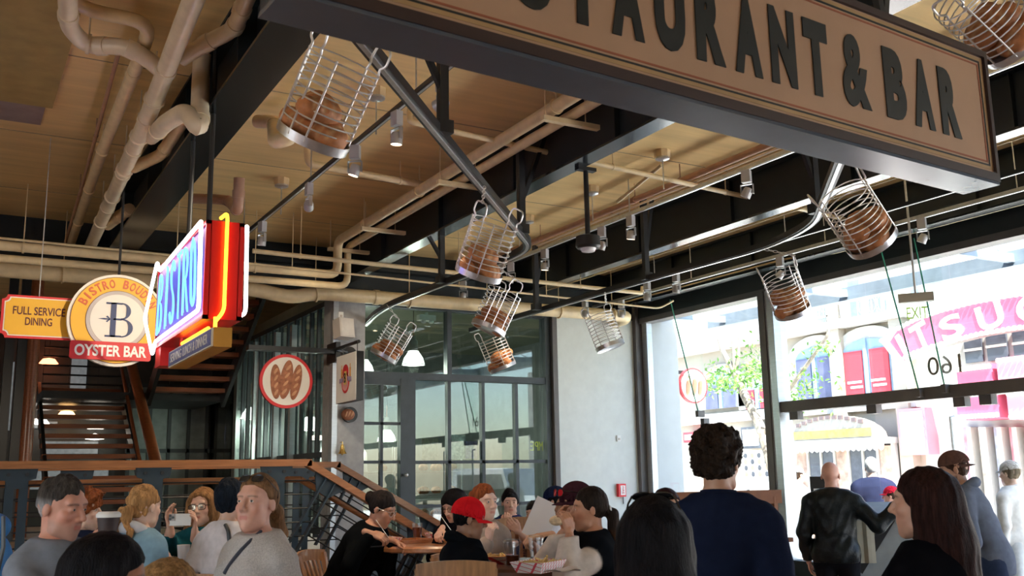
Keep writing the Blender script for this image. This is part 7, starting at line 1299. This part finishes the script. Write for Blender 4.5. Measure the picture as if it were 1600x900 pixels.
def boat(p, rz, label, food, n=22, sc_=1.0):
    e = thing('paper_food_boat', label, 'food tray', p); R_ = rotz(rz); L, W, h, fl = 0.085 * sc_, 0.058 * sc_, 0.045 * sc_, 0.022 * sc_
    o_ = [(-L, -W, 0), (L, -W, 0), (L, W, 0), (-L, W, 0)]; t_ = [(-L - fl, -W - fl, h), (L + fl, -W - fl, h), (L + fl, W + fl, h), (-L - fl, W + fl, h)]; i_ = [(x * 0.97, y * 0.97, z + 0.002) for x, y, z in o_]; ti = [(x * 0.97, y * 0.97, z) for x, y, z in t_]
    V = np.array(o_ + t_ + i_ + ti) @ R_.T + np.array(p); F = [(3, 2, 1, 0), (8, 9, 10, 11)] + [(k, (k + 1) % 4, 4 + (k + 1) % 4, 4 + k) for k in range(4)] + [(8 + k, 12 + k, 12 + (k + 1) % 4, 8 + (k + 1) % 4) for k in range(4)] + [(4 + k, 4 + (k + 1) % 4, 12 + (k + 1) % 4, 12 + k) for k in range(4)]
    MB().add(V, F).ob('boat_shell', M_BOAT, e); rr = random.Random(int(p[0] * 1000)); b = MB()
    for k in range(n):
        c = np.array([rr.uniform(-L, L), rr.uniform(-W, W), h * 0.6 + rr.uniform(0, 0.022)]); d = R_ @ np.array([rr.uniform(-1, 1), rr.uniform(-1, 1), rr.uniform(-0.3, 0.5)]); c = R_ @ c + p; b.bar(c - unit(d) * 0.03, c + unit(d) * 0.03, 0.009, 0.009)
    o2 = b.ob('fries_heap', food, e); o2['kind'] = 'stuff'; MB().ball(np.array(p) + np.array([0, 0, h * 0.45]), (L * 0.9, W * 0.9, h * 0.4), 14, 8, R_).ob('food_mound', food, e, True)
boat(tp(842, 893), 0.5, 'red checked paper boat of fries on the foreground table', M_FRY, 34, 1.25); boat(tp(600, 850), 0.2, 'red checked paper boat before the woman in black', M_LETT, 14, 1.1); boat(tp(686, 842), -0.3, 'red checked paper boat by the black haired woman', M_LETT, 14, 1.05); boat(tp(777, 880), 0.9, 'red checked paper boat behind the child in the cap', M_FRY, 16, 1.0); boat(tp(312, 866), 0.2, 'small food boat on the left table', M_FRY, 12, 0.8)
for px, py, wd, dp, rz_, lb, m in ((640, 848, 0.36, 0.26, 0.3, 'brown wooden serving tray on the round table', M_TABLE), (868, 893, 0.24, 0.18, -0.4, 'crumpled white paper sheet under the fries', M_PAPERC), (716, 845, 0.30, 0.22, -0.2, 'brown tray before the black haired woman', M_TABLE), (581, 855, 0.20, 0.14, 0.1, 'dark phone lying on the round table edge', M_BLACK)):
    q = tp(px, py); e = thing('serving_tray' if 'tray' in lb else ('paper_sheet' if 'paper' in lb else 'mobile_phone'), lb, 'tray' if 'tray' in lb else ('paper' if 'paper' in lb else 'phone'), q); R_ = rotz(rz_)
    if 'tray' in lb:
        MB().box(q + np.array([0, 0, 0.006]), (wd, dp, 0.01), R_).ob('tray_floor', m, e)
        for k in (-1, 1): MB().box(q + R_ @ np.array([k * wd / 2, 0, 0.014]), (0.012, dp, 0.026), R_).ob('tray_lip', m, e); MB().box(q + R_ @ np.array([0, k * dp / 2, 0.014]), (wd, 0.012, 0.026), R_).ob('tray_lip', m, e)
    elif 'phone' in lb: MB().box(q + np.array([0, 0, 0.005]), (0.15, 0.075, 0.009), R_).ob('phone_body', m, e); MB().box(q + np.array([0, 0, 0.0102]), (0.14, 0.066, 0.001), R_).ob('phone_screen', M_DLENS, e)
    else:
        n = 8; V = [R_ @ np.array([x, y, 0.004 + 0.008 * (1 + math.sin(x * 50 + y * 35))]) + q for x in np.linspace(-wd / 2, wd / 2, n) for y in np.linspace(-dp / 2, dp / 2, n)]; V2 = [v + np.array([0, 0, -0.002]) for v in V]; N2 = n * n
        F = [(i * n + j, (i + 1) * n + j, (i + 1) * n + j + 1, i * n + j + 1) for i in range(n - 1) for j in range(n - 1)]; MB().add(np.array(V + V2), F + [tuple(N2 + k for k in f[::-1]) for f in F]).ob('paper', m, e, True)
# phone in the woman's hands
q = at(281, 812, 6.40); e = thing('camera_phone', 'pale phone with a triple camera held up by the woman in teal', 'phone', q); R_ = rotz(-AZ + rad(-4)); MB().box(q, (0.15, 0.010, 0.075), R_).ob('phone_body', M_WHITE, e); MB().box(q + R_ @ np.array([-0.05, -0.007, 0.015]), (0.042, 0.004, 0.042), R_).ob('camera_bump', M_SGREY, e)
for k, j in ((-0.060, 0.025), (-0.060, 0.005), (-0.042, 0.015)): MB().lathe([(0.001, 0.0), (0.008, 0.0), (0.008, 0.005), (0.001, 0.005)], q + R_ @ np.array([k, -0.009, j]), 12, R_ @ RY, cap=False).ob('camera_lens', M_BLACK, e)
# forks and held food
for key, k, lb in (('black', 1, 'white plastic fork held by the woman in black'), ('bangs', 1, 'white plastic fork held by the black haired woman')):
    i = PP[key]; a = i['hand'][k] + i['hdir'][k] * 0.09; e = thing('plastic_fork', lb, 'fork', a); d = unit(np.array([0.5, -0.2, -0.75])); MB().bar(a - d * 0.03, a + d * 0.09, 0.010, 0.004).ob('fork_handle', M_WHITE, e); MB().bar(a + d * 0.09, a + d * 0.13, 0.022, 0.004).ob('fork_tines', M_WHITE, e)
i = PP['ponytail']; a = (i['hand'][1] + i['hand'][-1]) / 2 + np.array([0, 0, 0.06]) - 0.06 * CR; tag(MB().ball(a, (0.05, 0.035, 0.03), 12, 8).ob('sandwich', mat('sandwich_bread', (0.66, 0.48, 0.30), 0.7, var=0.3, vscale=30, bump=0.4)), 'piece of bread held by the woman with the ponytail', 'food')
n = 9; q = at(846, 812, 8.4); V = [q + CR * (x * 0.9 + z * 0.42) + np.array([0, 0, 1]) * (z * 0.9 - x * 0.42) - HEAD * 0.03 * math.sin(x * 14) for x in np.linspace(-0.11, 0.11, n) for z in np.linspace(-0.17, 0.17, n)]; F = [(a_ * n + b2, (a_ + 1) * n + b2, (a_ + 1) * n + b2 + 1, a_ * n + b2 + 1) for a_ in range(n - 1) for b2 in range(n - 1)]; V2 = [v + HEAD * 0.002 for v in V]; tag(MB().add(np.array(V + V2), F + [tuple(n * n + k for k in f[::-1]) for f in F]).ob('paper_wrapper', M_PAPERC, None, True), 'white paper sheet held up by the man in the navy cap', 'paper')
# backpack at the left edge
q = at(-14, 824, 5.4); e = thing('blue_backpack', 'bright blue backpack at the left edge', 'bag', (q[0], q[1], ZD)); M_BAG = mat('bag_blue', (0.02, 0.16, 0.42), 0.6, var=0.2, bump=0.4, bscale=30)
MB().ball(q + np.array([0, 0, 0.0]), (0.10, 0.08, 0.08), 18, 12).ob('bag_top', M_BAG, e, True); MB().ball(q + np.array([0, 0, -0.18]), (0.12, 0.09, 0.16), 18, 12).ob('bag_body', M_BAG, e, True); MB().lathe([(0.1, 0.0), (0.1, 0.62)], (q[0], q[1], ZD), 14).ob('stool', M_BLACK, e); MB().tube([q + np.array([0.05, -0.11, 0.06]), q + np.array([0.06, -0.14, -0.1]), q + np.array([0.04, -0.12, -0.25])], 0.012, 6).ob('bag_strap', M_BLACK, e, True)
